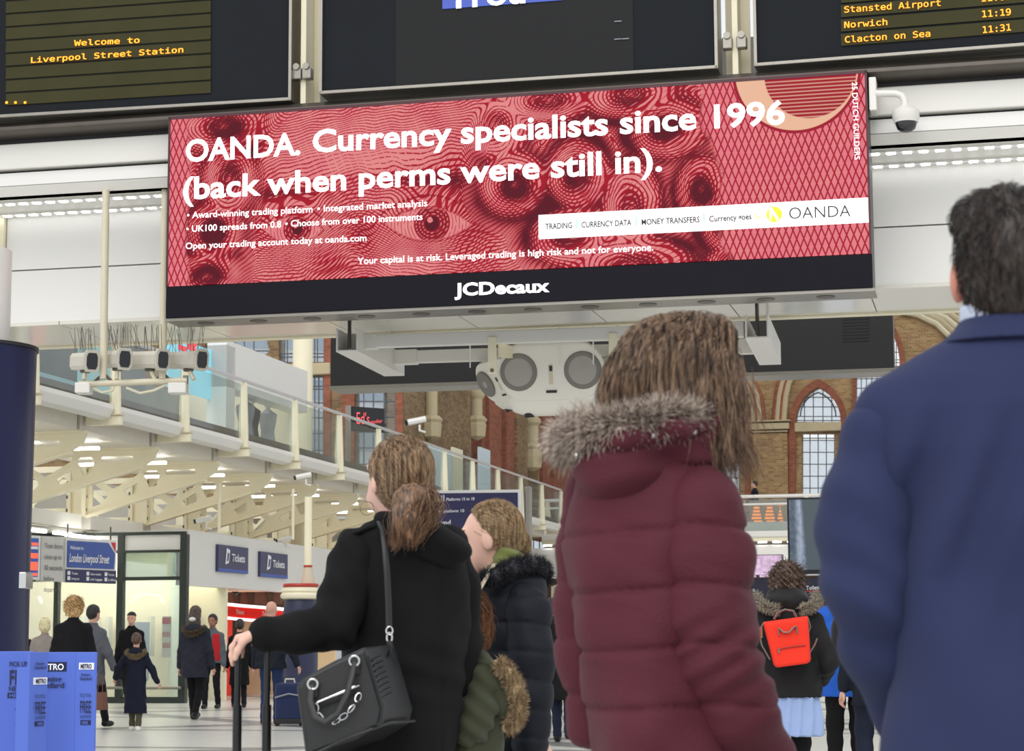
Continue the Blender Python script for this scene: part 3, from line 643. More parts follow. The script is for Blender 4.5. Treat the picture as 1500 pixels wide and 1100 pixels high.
lime = mat('lime_print', (214, 224, 40), .5, emit=.5); st('by', 1105, 320.5, 1116, 320, 7.5, lime, shear=.2, bold=.005)
st('OANDA', 1156, 321, 1246, 317, 18, bk, bold=-.008)
for x, y in ((845, 328), (932, 324), (1031, 319)):
    u_, z_ = B(x, y, LV); MB().box(FB, u_ - .005, u_ + .005, LV, LV + .006, z_ - .045, z_ + .045).build('divider', mat('cyan_print', (120, 220, 225), .5, emit=.5), sign)
u_, z_ = B(1134, 314, LV)
MB().lathe(FB.w(u_, LV, z_), [(.076, 0), (.076, .006)], 28, axis=FB.V).build('round_logo', lime, sign)
MB().prism([FB.w(u_ + a, LV - .004, z_ + b) for a, b in ((-.045, .065), (-.022, .07), (.02, .0), (.045, -.045), (.03, -.07), (-.02, .01), (-.03, -.06), (-.045, -.05))], FB.V * .004).build('logo_cut', strip, sign)
text('25 DUTCH GUILDERS', BW(1248, 121, -.03), BW(1252, 234, -.03), 8 / 150, wl, sign, upv=FB.U, bold=0, lift=.004)
LV = -.03
st('JCDecaux', 666, 433, 805, 427, 19, mat('glowing_white_lettering', (255, 250, 255), .5, emit=1.6, var=.01), bold=.03)

# --- dome camera on the sign's right end
root = thing('dome_camera', BW(1275, 140, .1), 'white dome security camera on an arm at the right end of the advert', 'camera')
q = BW(1277, 141, .1); s_ = 1 / 150.
MB().box(Fr(q, YAW), -.02, .05, -.12, .12, -.17, .16).build('wall_plate', white, root, bevel=.01)
cx, cz = B(1327, 170, 0)
MB().tube([BW(1283, 137, 0), BW(1312, 137, 0), BW(1321, 140, 0), BW(1325, 147, 0), BW(1325, 157, 0)], .035, 12).build('arm', white, root, smooth=True)
c = FB.w(cx, 0, 0)
zz = lambda y: lz(1327, y, 0)
MB().lathe(c, [(.03, zz(152)), (.05, zz(155)), (.10, zz(159)), (.128, zz(163)), (.13, zz(173)), (.12, zz(176)), (.115, zz(180)), (.10, zz(180))], 28).build('housing', white, root, smooth=True)
MB().lathe(c, [(.005, zz(194)), (.05, zz(193)), (.085, zz(189)), (.1, zz(183)), (.1, zz(178))], 28).build('dome', mat('smoked_dome', (30, 32, 36), .08, spec=.8), root, smooth=True)

# --- suspended speaker frame under the bridge
def S(x, y, Y): return P(x, y, Y)
YS = 20.6
FS = Fr(P(500, 500, YS + .9) * np.array((1, 1, 0)), 0)
FSP = Fr(P(800, 505, 21.3) * np.array((1, 1, 0)), YAW * .82)
rig = thing('speaker_rig', FSP.w(0, .6, 4.0), 'white steel hanging frame under the bridge carrying the speakers', 'frame')
def SP(x, y, v=0): return FSP.px(x, y, v)
z_f = (SP(600, 500)[1] + SP(1000, 482)[1]) / 2; uA = SP(503, 500)[0]; uB = SP(1103, 480)[0]
def rail(v, xa, xb, h, nm='cross_rail'):
    ua, ub = SP(xa, 500, v)[0], SP(xb, 500, v)[0]
    MB().box(FSP, ua, ub, v, v + .1, z_f - h / 2, z_f + h / 2).build(nm, white, rig, bevel=.008)
    for uu in (ua, ub): MB().box(FSP, uu - .13, uu + .03 if uu == ub else uu + .16, v - .012, v + .112, z_f - h / 2 - .012, z_f + h / 2 + .012).build('rail_sleeve', white, rig, bevel=.006)
rail(0, 530, 1085, .14); rail(1.25, 590, 1100, .14)
for sx, x0, xn in ((0, 494, 572), (1, 1092, 1140)):
    un = SP(x0, 500, -.25)[0]; 
    for du in (0, .22):
        MB().box(FSP, un + du, un + du + .02, -.3, 1.75, z_f - .14, z_f + .1).build('channel_side', white, rig, bevel=.004)
    MB().box(FSP, un, un + .24, -.3, 1.75, z_f - .15, z_f - .13).build('channel_base', white, rig, bevel=.004)
    MB().tube([FSP.w(un + .12, -.2, z_f - .1), FSP.w(un + .12, -.2, z_sof)], .02, 8).build('hanger_rod', darkalu, rig)
    MB().tube([FSP.w(un + .12, 1.5, z_f - .1), FSP.w(un + .12, 1.5, z_sof)], .016, 8).build('hanger_rod', white, rig)
for xx in (690, 820, 870, 905):
    u_ = SP(xx, 500, .2)[0]; MB().tube([FSP.w(u_, .15, z_f - .3), FSP.w(u_, .15, z_f + .1)], .008, 6).build('cable', white, rig)
for xx in (722, 899):
    u_ = SP(xx, 540, .02)[0]; MB().box(FSP, u_ - .045, u_ + .045, -.02, .0, SP(xx, 548, 0)[1], z_f).build('bracket', cream, rig, bevel=.004)
    MB().lathe(FSP.w(u_, -.02, SP(xx, 543, 0)[1]), [(.02, -.02), (.02, .0)], 12, axis=FSP.V).build('bolt', darkalu, rig)
    MB().hexa([FSP.w(u_ + a, b, z_f + c_) for c_ in (-.2, -.07) for a, b in ((.05, .05), (.12, .05), (.5, 1.2), (.43, 1.2))]).build('brace', cream, rig)
grille = mat('grey_speaker_grille', (176, 172, 165), .6, var=.15, scale=80, bump=.8, bscale=300)
spk = mat('off_white_speaker_body', (228, 224, 214), .35, var=.03)
def speaker(cx, cy, Y, yaw, tilt, label, sc_=1.0):
    c = P(cx, cy, Y); f = Fr(c, yaw); t = R(tilt)
    root = thing('speaker', c, label, 'speaker', 'speakers on the hanging frame')
    Nn = -f.V * math.cos(t) - np.array((0, 0, 1)) * math.sin(t)      # facing direction
    Up = np.array((0, 0, 1)) * math.cos(t) - f.V * math.sin(t); U_ = f.U
    def q(a, b, n): return c + (U_ * a + Up * b + Nn * n) * sc_
    # body: stadium loft front to back
    mb = MB(); rings = []
    for n_, hw, hh in ((-.42, .20, .12), (-.36, .34, .22), (-.15, .45, .27), (.0, .495, .275), (.04, .485, .265), (.045, .46, .245)):
        rings.append([q(a, b, n_) for a, b in rrect(-hw, -hh, hw, hh, min(hh, hw) * .93, 7)])
    n = len(rings[0]); vs = [p for r_ in rings for p in r_]; fs = [(i * n + k, i * n + (k + 1) % n, (i + 1) * n + (k + 1) % n, (i + 1) * n + k) for i in range(len(rings) - 1) for k in range(n)]
    fs += [tuple(range(n - 1, -1, -1)), tuple((len(rings) - 1) * n + k for k in range(n))]
    mb.add(vs, fs).build('body', spk, root, smooth=True)
    for sx in (-1, 1):
        MB().lathe(q(sx * .3, .0, .02), [(.172 * sc_, 0), (.175 * sc_, .035), (.165 * sc_, .045)], 32, axis=Nn).build('ring', mat('grey_ring', (120, 116, 110), .5), root, smooth=True)
        MB().lathe(q(sx * .3, .0, .045), [(.162 * sc_, 0), (.16 * sc_, .012), (.1 * sc_, .02), (.01, .024)], 32, axis=Nn).build('grille', grille, root, smooth=True)
    MB().hexa([q(a, b, n_) for n_ in (.04, .05) for a, b in ((-.018, -.12), (.018, -.12), (.018, .06), (-.018, .06))]).build('horn_slot', creamd, root)
    MB().hexa([q(a, b, n_) for n_ in (.045, .056) for a, b in ((-.01, .0), (.018, .0), (.018, .05), (-.01, .05))]).build('horn_mouth', blackm, root)
    MB().hexa([q(a, b, n_) for n_ in (.045, .052) for a, b in ((-.05, -.20), (.05, -.20), (.05, -.175), (-.05, -.175))]).build('name_plate', blackm, root)
    # lower cabinet with round ports
    mb = MB(); rings = []
    for b_, hw, n0, n1 in ((-.20, .44, -.36, .02), (-.29, .45, -.40, .03), (-.38, .40, -.40, .0), (-.42, .30, -.34, -.04)):
        rings.append([q(a, b_, n_) for a, n_ in rrect(-hw, n0, hw, n1, .12, 5)])
    n = len(rings[0]); vs = [p for r_ in rings for p in r_]; fs = [(i * n + k, i * n + (k + 1) % n, (i + 1) * n + (k + 1) % n, (i + 1) * n + k) for i in range(len(rings) - 1) for k in range(n)]
    fs += [tuple(range(n - 1, -1, -1)), tuple((len(rings) - 1) * n + k for k in range(n))]
    mb.add(vs, fs).build('lower_cabinet', spk, root, smooth=True)
    for sx in (-1, 1): MB().lathe(q(sx * .24, -.40, -.05), [(.05 * sc_, -.03), (.05 * sc_, .02)], 20, axis=Up).build('port', blackm, root)
speaker(808, 543, 21.6, 13, 12, 'central white twin round speaker facing the camera', 1.16)
speaker(733, 556, 22.5, 62, 30, 'white twin round speaker at the left, turned away to the left', .9)
speaker(925, 556, 22.6, -42, 25, 'white speaker at the right of the cluster, mostly behind the brown hair', .9)

# --- dark back of another screen beyond
FD = Fr(P(900, 550, 26.5) * np.array((1, 1, 0)), YAW * .93)
def Dp(x, y): return FD.px(x, y, 0)
ua, ub = Dp(484, 560)[0], Dp(1310, 545)[0]; z0 = (Dp(484, 566)[1] + Dp(1310, 538)[1]) / 2
root = thing('screen_back', FD.w((ua + ub) / 2, .2, z0), 'long dark back of a second display screen hanging beyond the bridge', 'display screen')
MB().box(FD, ua, ub, 0, .5, z0, z0 + 1.35).build('casing', mat('near_black_casing', (30, 29, 31), .5), root)
MB().box(FD, ua - .01, ub + .01, -.01, .52, z0 - .05, z0 - .002).build('bottom_edge', alu, root)
for k in range(8):
    u0_, z_ = Dp(1234, 468 + k * 4.6); MB().box(FD, u0_, u0_ + .34, -.006, .0, z_ - .008, z_ + .004).build('vent_slot', blackm, root)

# --- CCTV cluster
YC = 21.35
root = thing('camera_mast', P(200, 560, YC) , 'cream pole frame hanging left of the advert with four cameras on it', 'frame')
pc = mat('aged_cream_paint', (214, 206, 182), .5, var=.08)
def C(x, y, d=0): return P(x, y, YC + d)
for xx, xt in ((152, 155), (239, 242)):
    tp_ = C(xt, 290); tp_[2] = z_ledge; MB().tube([C(xx - 1, 555), tp_], .04, 12).build('pole', pc, root, smooth=True)
    MB().tube([C(xx - 14, 560), C(xx, 547), C(xx + 13, 560)], .02, 8).build('stirrup', darkalu, root)
MB().tube([C(116, 563), C(274, 557)], .034, 12).build('cross_bar', pc, root, smooth=True)
MB().tube([C(272, 550), C(272, 563)], .03, 8).build('end_cap', alu, root)
for a, b in ((112, 135), (248, 276)):
    q0 = Fr(C(a, 577), 0); MB().box(q0, 0, (b - a) / 148., -.1, .1, 0, .11).build('junction_box', white, root, bevel=.01)
MB().tube([C(135, 568), C(150, 575), C(165, 572), C(168, 563)], .014, 8).build('cable', pc, root)
MB().tube([C(185, 568), C(205, 576), C(225, 572), C(243, 564)], .014, 8).build('cable', pc, root)
for i, (cx, cy, bx, lab) in enumerate(((135, 529, 112, 'leftmost camera on the hanging frame left of the advert'), (183, 526, 158, 'second camera from the left on the hanging frame'), (239, 527, 193, 'third camera from the left on the hanging frame'), (296, 527, 249, 'rightmost camera on the hanging frame, nearest the advert'))):
    r_ = thing('security_camera', C(cx - 12, cy + 30, 0), lab, 'camera', 'cameras on the hanging frame')
    a0 = C(cx, cy, -.15); a1 = C(bx, cy + 1, .35); d = a1 - a0; L = np.linalg.norm(d); d /= L
    sd = np.cross(d, (0, 0, 1.)); sd /= np.linalg.norm(sd); upd = np.cross(sd, d)
    def qq(a, b, n_): return a0 + sd * a + upd * b + d * n_
    def octo(w_, h_): return [(-w_, -h_ * .55), (-w_ * .7, -h_), (w_ * .7, -h_), (w_, -h_ * .55), (w_, h_ * .55), (w_ * .7, h_), (-w_ * .7, h_), (-w_, h_ * .55)]
    mb = MB(); mb.prism([qq(a, b, 0.03) for a, b in octo(.075, .09)], d * (L - .03)); mb.build('housing', mat('camera_housing', (206, 202, 190), .4, var=.06), r_, bevel=.006)
    MB().prism([qq(a, b, 0) for a, b in octo(.085, .115)], d * .04).build('front_bezel', mat('camera_bezel', (190, 186, 172), .4), r_, bevel=.005)
    MB().prism([qq(a, b, -.006) for a, b in octo(.058, .085)], d * .01).build('front_glass', mat('camera_glass', (22, 24, 30), .08), r_)
    MB().tube([qq(0, -.09, L * .4), C(cx - 12, 556)], .022, 8).build('mount', pc, r_)
    MB().lathe(qq(0, -.1, L * .4), [(.05, -.02), (.06, .0), (.03, .02)], 12).build('mount_ring', darkalu, r_)
    sp_ = MB()
    for k in range(18):
        t = (k % 9 + .5) / 9 * L; a = (-.04 if k < 9 else .04); b0 = qq(a, .09, t); sp_.tube([b0, b0 + np.array((rng.normal(0, .045), rng.normal(0, .03), .27 + rng.normal(0, .02)))], .0035, 3)
    sp_.build('bird_spikes', alu, r_)

# --- dark blue column at the left edge
cc = P(-52, 700, 18.3); rcol = P(47, 700, 18.3)[0] - cc[0]; ztop = P(30, 494, 17.7)[2]
col = thing('blue_column', (cc[0], cc[1], 0), 'thick dark navy column at the left edge of the view', 'column')
navy = mat('navy_gloss_paint', (20, 25, 66), .3, var=.1, scale=2, spec=.3)
MB().lathe((cc[0], cc[1], 0), [(rcol * .985, 0), (rcol * .985, ztop * .55), (rcol, ztop - .03)], 64).build('shaft', navy, col, smooth=True)
MB().lathe((cc[0], cc[1], 0), [(rcol * 1.03, ztop - .03), (rcol * 1.03, ztop), (rcol * .5, ztop + .01)], 64).build('cap', blackm, col, smooth=True)
MB().lathe((cc[0], cc[1], 0), [(rcol * .6, ztop), (rcol * .6, z_sof)], 48).build('upper_shaft', white, col, smooth=True)
q = P(33, 862, 17.55); MB().box(Fr(q, 0), -.03, .03, -.02, .25, 0, .14).build('metal_box', chrome, col, bevel=.008)
# ================================================================== gallery, trusses, shopfronts
q = P(168, 621, 34.1)
FG = Fr((q[0], q[1], 0), YAW)
def G(x, y, u=0): return FG.pxu(x, y, u)       # (v,z) on plane u
BAY = 3.02; NP = 13; zd = 4.78
def trap_post(i, v):
    mb = MB()
    a, b = .11, .055
    mb.hexa([FG.w(x, v + y, z) for z, s_ in ((zd + .12, a), (6.24, b)) for x, y in ((-s_, -.05), (s_ * .9, -.05), (s_ * .9, .05), (-s_, .05))])
    return mb
gal = thing('gallery_walkway', FG.w(-2, 15, zd), 'cream raised gallery walkway receding along the left side', 'gallery', kind='structure')
v0, v1 = -9, BAY * 12.5
MB().box(FG, -3.6, -.16, v0, v1, 5.0, 5.12).build('deck', white, gal)
MB().box(FG, -.14, -.08, v0, v1, 5.12, 5.28).build('kerb_channel', mat('brown_kerb_channel', (112, 98, 90), .5), gal)
for i in range(-3, 12):
    va, vb = i * BAY + .14, (i + 1) * BAY - .06
    cs = [(-.12, 5.14), (.0, 5.12), (.02, 5.04), (-.05, 4.90), (-.22, 4.86), (-.22, 5.14)]
    MB().prism([FG.w(a, va, b) for a, b in cs], FG.V * (vb - va)).build('upper_fascia', white, gal, bevel=.01)
    MB().box(FG, -.60, -.55, va - .3, vb - .22, 4.70, 4.96).build('lower_fascia', mat('ivory_panel', (216, 210, 196), .5, var=.04), gal)
    MB().hexa([FG.w(a, b, c) for c in (4.70, 4.72) for a, b in ((-.6, va), (-.6, vb), (-3.3, vb), (-3.3, va))]).build('soffit_panel', mat('ivory_soffit', (222, 217, 204), .5), gal)
for i in range(-2, 13):
    v = i * BAY
    p_ = thing('gallery_post', FG.w(0, v, zd), ORD[i + 2] + ' tapered cream balustrade post of the gallery counted from the blue column', 'post', 'gallery balustrade posts')
    trap_post(i, v).build('shaft', cream, p_, bevel=.01)
    b_ = MB().box(FG, -.50, .12, v - .06, v + .06, zd, zd + .16).build('foot_bracket', cream, p_, bevel=.01)
    MB().box(FG, -.5, .14, v - .1, v + .1, zd + .16, zd + .18).build('foot_plate', creamd, p_)
    if i < 12:
        MB().box(FG, -.03, -.018, v + .1, v + BAY - .1, 5.16, 6.2).build('glass_panel', gls, gal)
MB().tube([FG.w(0, v0, 6.28), FG.w(0, 12 * BAY, 6.28)], .035, 10).build('handrail', mat('pale_steel_rail', (205, 205, 208), .3, .3), gal, smooth=True)
# trusses under the gallery, one per post
ez_ = np.array((0, 0, 1.))
zt_ = 4.68
for i in range(-2, 12):
    v = i * BAY
    t = thing('truss_bracket', FG.w(-3.2, v, 3.70), ORD[i + 2] + ' cream steel truss under the gallery counted from the blue column', 'truss', 'cream trusses under the gallery')
    # web plate with rounded slots: tip wedge
    org = FG.w(0, v, 0)
    def chord(u): return zt_ - .30 + (u + .55) * .26     # underside of the inclined chord
    outer = [(-.5, zt_ - .02), (-.55, zt_ - .2), (-.75, zt_ - .32), (-3.3, chord(-3.3)), (-3.3, chord(-3.3) + .16), (-1.62, chord(-1.62) + .15), (-2.0, zt_ - .22), (-2.0, zt_ - .02)]
    top = [(-.5, zt_ - .02), (-.55, zt_ - .2), (-.8, zt_ - .34), (-3.3, chord(-3.3)), (-3.3, zt_ - .02)]
    holes = [rrect(-1.62, zt_ - .22, -.98, zt_ - .12, .045, 4)]
    def inter(u, dz): return (u, chord(u) + dz)
    # diagonals made by cutting triangular holes in the web
    holes.append([(-1.80, zt_ - .13), (-2.02, zt_ - .13), (-2.10, zt_ - .18), (-1.95, chord(-1.95) + .2), (-1.80, chord(-1.80) + .2), (-1.74, zt_ - .2)])
    holes.append([(-2.18, zt_ - .13), (-3.12, zt_ - .13), (-3.18, zt_ - .2), (-2.72, zt_ - .42 - .05), (-2.60, zt_ - .42), (-2.2, zt_ - .2)])
    holes.append([(-2.20, zt_ - .36), (-2.50, chord(-2.5) + .30), (-2.42, chord(-2.42) + .16), (-2.16, chord(-2.16) + .17)])
    holes.append([(-3.16, zt_ - .36), (-2.86, zt_ - .55), (-2.84, zt_ - .62), (-2.98, chord(-2.98) + .16), (-3.16, chord(-3.16) + .15)])
    plate('web', top, holes, org, FG.U, ez_, .04, cream, t)
    MB().box(FG, -3.3, -.5, v - .11, v + .11, zt_ - .02, zt_ + .02).build('top_flange', cream, t)
    MB().hexa([FG.w(a, v + b, c) for (a, c), b in ((((-3.3, chord(-3.3) - .02)), -.09), ((-.78, chord(-.78) - .0), -.09), ((-.78, chord(-.78) - .0), .09), ((-3.3, chord(-3.3) - .02), .09), ((-3.3, chord(-3.3) + .02), -.09), ((-.78, chord(-.78) + .04), -.09), ((-.78, chord(-.78) + .04), .09), ((-3.3, chord(-3.3) + .02), .09))]).build('inclined_chord', cream, t)
    # node post and left panel
    MB().box(FG, -3.36, -3.26, v - .12, v + .12, 3.68, zt_).build('node_post', cream, t)
    zb = 3.70
    plate('panel_web', [(-3.36, zb), (-3.36, zt_), (-6.4, zt_), (-6.4, zb)],
          [[(-3.72, zb + .14), (-3.72, zb + .72), (-3.80, zb + .76), (-4.42, zb + .20), (-4.40, zb + .14)],
           [(-3.86, zt_ - .12), (-4.58, zt_ - .12), (-4.60, zt_ - .18), (-4.24, zt_ - .48), (-4.18, zt_ - .48)],
           [(-4.62, zb + .22), (-4.54, zb + .22), (-4.34, zb + .42), (-4.62, zb + .66)],
           [(-4.85, zb + .14), (-4.85, zt_ - .14), (-6.1, zt_ - .14), (-6.1, zb + .14)]], org, FG.U, ez_, .04, cream, t)
    MB().box(FG, -6.4, -3.3, v - .1, v + .1, zb - .03, zb + .01).build('bottom_flange', cream, t)
    MB().box(FG, -3.64, -3.60, v - .12, v + .12, zb, zt_).build('stiffener', cream, t)
    for uu in (-3.26, -3.64):
        for zz in (zb + .10, zb + .36, zb + .64, zb + .88):
            for sv in (-1,):
                MB().lathe(FG.w(uu - .05, v + sv * .07, zz), [(.036, 0), (.036, .05)], 8, axis=FG.U).build('bolt', mat('dark_bolt', (92, 86, 72), .5), t)
# fluorescent lights between the trusses
for i in range(-2, 12):
    v = i * BAY + BAY * .55
    for (a, b) in ((-1.7, -1.05), (-2.9, -2.2)):
        o = one('ceiling_light', MB().box(FG, a, b, v - .05, v + .05, 4.55, 4.60), bright, ('outer' if a > -2 else 'inner') + ' tube light behind the ' + ORD[i + 2] + ' cream truss under the gallery', 'light', 'tube lights under the gallery')
# bulkhead wall and boxes behind/below the trusses
bw = thing('bulkhead', FG.w(-6, 8, 3.3), 'white bulkhead above the shopfronts behind the trusses', 'bulkhead', kind='structure')
MB().box(FG, -6.8, -6.6, -9, 40, 3.2, 5.0).build('back_panel', white, bw)
for i in range(-3, 11):
    va = i * BAY + .2
    MB().box(FG, -3.5, -3.3, va, va + BAY - .4, 3.42, 3.70).build('box_panel', white, bw)
MB().box(FG, -6.6, -3.45, -9, 36, 3.36, 3.40).build('ledge', mat('grey_ledge', (168, 166, 158), .5), bw)
for k in range(6):
    o = one('ceiling_light', MB().box(FG, -3.75, -3.68, -3 + k * 1.7, -3 + k * 1.7 + 1.3, 3.30, 3.35), bright, ORD[k] + ' slim tube light of the row above the hanging station signs', 'light', 'slim lights above the signs')
o = one('ceiling_light', MB().box(FG, -3.2, -3.1, 4.9, 6.9, 3.22, 3.27), bright, 'bright slim light above the green framed shopfront', 'light')

# ---- glazed shopfront, frontal
YG = 40.5
FSH = Fr(P(270, 943, YG) * np.array((1, 1, 0)), YAW)
def H(x, y, v=0): return FSH.px(x, y, v)
dgreen = mat('dark_green_frame', (38, 48, 42), .4); shopcream = mat('warm_cream_wall', (240, 230, 204), .6, var=.04, scale=.8)
shop = thing('shopfront', FSH.w(H(150, 900)[0], 0, 0), 'dark green framed glass shopfront lit warm cream inside', 'shopfront', kind='structure')
uL_, uR_ = H(-60, 900)[0], H(271, 900)[0]; zt2 = H(200, 784)[1]
z847, z807 = H(220, 847)[1], H(220, 808)[1]
for xa, xb in ((80, 86), (172, 181), (264, 274)):
    ua, ub = H(xa, 900)[0], H(xb, 900)[0]; MB().box(FSH, ua, ub, -.06, .08, 0, zt2 if xa > 100 else z847).build('mullion', dgreen, shop)
for za, zb in ((z847 - .04, z847 + .03), (z807 - .02, z807 + .03), (0, .12), (zt2, zt2 + .06)): MB().box(FSH, uL_, uR_, -.05, .07, za, zb).build('transom', dgreen, shop)
MB().tube([FSH.w(H(148, 1016)[0], -.15, .3), FSH.w(uR_, -.15, .3)], .03, 8).build('kick_rail', alu, shop)
for xa, xb in ((-50, 80), (86, 172), (181, 264)):
    ua, ub = H(xa, 900)[0], H(xb, 900)[0]
    MB().box(FSH, ua, ub, .0, .015, .12, z847 - .04).build('glass_panel', gls, shop)
ua, ub = H(181, 900)[0], H(264, 900)[0]
MB().box(FSH, ua, ub, .0, .015, z847 + .03, z807 - .02).build('upper_glass', glass('green_reflective_glass', (190, 205, 195), .15, .35), shop)
MB().box(FSH, uL_, uR_, .0, .1, z807 + .03, zt2).build('header', wpanel, shop)
# interior
MB().box(FSH, uL_, uR_, 2.2, 2.3, 0, zt2).build('back_wall', shopcream, shop)
MB().box(FSH, uL_, uR_, .1, 2.3, zt2 - .02, zt2 + .1).build('ceiling', white, shop)
MB().hexa([FSH.w(a, b, c) for c in (0, zt2) for a, b in ((uR_ - .06, .1), (uR_ - .02, .1), (uR_ - 1.26, 2.3), (uR_ - 1.3, 2.3))]).build('side_wall', mat('pale_green_wall', (206, 218, 206), .5), shop)
for x in (50, 62, 78, 95, 112, 128, 160, 188, 196, 206, 214, 224, 232):
    u_ = H(x, 940)[0]; MB().box(FSH, u_, u_ + .07, 1.9, 2.1, .9, 1.72).build('display_slat', white, shop)
u_ = H(148, 940)[0]; MB().box(FSH, u_, u_ + .3, 1.6, 1.7, .4, 1.6).build('screen_unit', mat('grey_blue_screen', (160, 170, 185), .4), shop)
scm = mat('white_scroll_reflection', (255, 252, 235), .5, emit=1.2)  # glowing tubes stand in for a white scroll reflected in the window
MB().tube([on(FSH, x, y, .05) for x, y in ((191, 883), (198, 878), (200, 875), (199, 873), (206, 871), (218, 870), (230, 872), (238, 876), (236, 880), (241, 883))], .022, 6).build('scroll_reflection', scm, shop)
MB().tube([on(FSH, x, y, .05) for x, y in ((57, 874), (59, 878), (61, 884))], .03, 6).build('scroll_reflection', scm, shop)
pst = thing('poster', on(FSH, 244, 965, .03), 'red and white poster inside the shop window', 'poster')
ua, za = H(237, 963, .04); ub, zb = H(251, 903, .04); MB().box(FSH, ua, ub, .03, .045, za, zb).build('sheet', mat('poster_white', (245, 238, 225), .5), pst)
ua2, z2_ = H(238, 914, .04); MB().box(FSH, ua2, ub - .01, .022, .03, z2_, zb - .02).build('red_block', mat('poster_red', (214, 50, 48), .5), pst)
for zz in (928, 944):
    for k in range(4):
        a_, b_ = H(238.5 + k * 3, zz + 5, .04); MB().box(FSH, a_, a_ + .022, .022, .03, b_, b_ + .1).build('red_mark', mat('poster_red', (214, 50, 48)), pst)
al = bpy.data.lights.new('shop_light', 'AREA'); al.shape = 'RECTANGLE'; al.size = 4.5; al.size_y = 1.2; al.energy = 150; al.color = (1, .94, .84)
alo = bpy.data.objects.new('shop_light', al); COL.objects.link(alo); alo.location = FSH.w((uL_ + uR_) / 2, 1.1, zt2 - .05)

# ---- hanging station signs left
blue2 = mat('station_blue', (66, 92, 168), .45, var=.05); dkblue = mat('station_dark_blue', (46, 44, 88), .45); sw = mat('sign_white', (232, 232, 228), .4); signw = mat('white_print', (240, 240, 245), .5); ink_ = mat('dark_grey_print', (60, 62, 70), .5)
q = P(96, 860, 38.2); FH = Fr((q[0], q[1], 0), -58)
a_, _ = FH.px(96, 820); ub, _ = FH.px(170, 820)
zA = (FH.px(96, 783)[1] + FH.px(170, 795)[1]) / 2; zB_ = (FH.px(94, 851)[1] + FH.px(169, 857)[1]) / 2; zM = (FH.px(95, 832)[1] + FH.px(169, 836)[1]) / 2
s1 = thing('station_sign', FH.w((a_ + ub) / 2, 0, zB_), 'blue and white hanging sign welcoming travellers to London Liverpool Street', 'sign')
MB().box(FH, a_, ub, 0, .12, zB_, zA).build('casing', sw, s1)
uc = a_ + (ub - a_) * .83; h_ = zA - zM
MB().prism([FH.w(u_, -.012, z_) for u_, z_ in ((a_ + .03, zM + .02), (ub - .06, zM + .02), (ub - .04, zM + h_ * .55), (uc, zA - .06), (a_ + .03, zA - .06))], FH.V * .012).build('blue_panel', blue2, s1)
MB().box(FH, a_, ub, -.012, .0, zB_, zM - .01).build('dark_panel', dkblue, s1)
MB().prism([FH.w(u_, -.012, z_) for u_, z_ in ((uc + .08, zA - .05), (ub - .03, zM + h_ * .62), (ub - .03, zA - .05))], FH.V * .012).build('red_corner', mat('poster_red', (214, 50, 48)), s1)
W_ = ub - a_
def tl(s_, fa, fz, fb, cap, m_, par, f=FH, bold=.01, shear=0): return text(s_, f.w(a_ + W_ * fa, -.02, fz), f.w(a_ + W_ * fb, -.02, fz), cap, m_, par, bold=bold, shear=shear)
tl('Welcome to', .06, zM + h_ * .62, .32, .07, signw, s1); tl('London Liverpool Street', .05, zM + h_ * .22, .84, .16, signw, s1, shear=.25, bold=.02)
hz = zM - zB_
for fa, fb, a1_, a2_ in ((.05, .2, 'Taxis', 'Underground'), (.42, .66, 'Station reception', 'Left luggage'), (.78, .93, 'Post box', 'Lifts')):
    tl(a1_, fa + .05, zB_ + hz * .58, fb + .02, .045, signw, s1); tl(a2_, fa + .05, zB_ + hz * .2, fb + .05, .045, signw, s1)
    for ff in (.55, .17): MB().box(FH, a_ + W_ * fa - .02, a_ + W_ * fa + .05, -.016, -.01, zB_ + hz * ff, zB_ + hz * ff + .07).build('symbol', signw, s1)
MB().tube([FH.w(a_ + .1, .06, zA), FH.w(a_ + .1, .06, 3.38)], .015, 6).build('hanger', darkalu, s1); MB().tube([FH.w(ub - .1, .06, zA), FH.w(ub - .1, .06, 3.38)], .015, 6).build('hanger', darkalu, s1)
l0 = FH.px(60, 820)[0]; l1 = FH.px(94, 820)[0]; zA2 = (FH.px(60, 776)[1] + FH.px(94, 780)[1]) / 2 - .05
s2 = thing('station_sign', FH.w((l0 + l1) / 2, 0, zB_), 'pale grey hanging sign warning that train doors close up to 30 seconds before departure', 'sign')
MB().box(FH, l0, l1 - .02, 0, .12, zB_ + .01, zA - .0).build('casing', mat('pale_grey_sign', (206, 205, 200), .45), s2)
for k, s_ in enumerate(('Train doors', 'close up to', '30 seconds', 'before', 'departure')):
    wd = (.78, .72, .78, .42, .68)[k]; zz = zA - .22 - k * .2
    text(s_, FH.w(l0 + (l1 - l0) * .12, -.01, zz), FH.w(l0 + (l1 - l0) * (.12 + wd), -.01, zz), .095, ink_, s2)
k0 = FH.px(30, 820)[0]
s3 = thing('information_screen', FH.w((k0 + l0) / 2, 0, zB_), 'blue information screen with orange text beside the dark blue column', 'screen')
MB().box(FH, k0, l0 - .02, 0, .12, zB_ + .03, zA).build('casing', sw, s3)
MB().box(FH, k0 + .02, l0 - .08, -.012, .0, zB_ + .08, zA - .05).build('screen', mat('screen_blue', (42, 70, 140), .3, var=.6, scale=3, emit=.5), s3)
orr = mat('orange_lit_text', (255, 90, 60), .5, emit=1.0)
for fz, sx in ((.78, .16), (.70, .22), (.55, .3), (.50, .3), (.36, .3), (.30, .26), (.24, .3), (.12, .12)):
    MB().box(FH, l0 - .1 - sx, l0 - .1, -.02, -.012, zB_ + (zA - zB_) * fz, zB_ + (zA - zB_) * fz + .05).build('text_line', orr if fz != .70 else signw, s3)

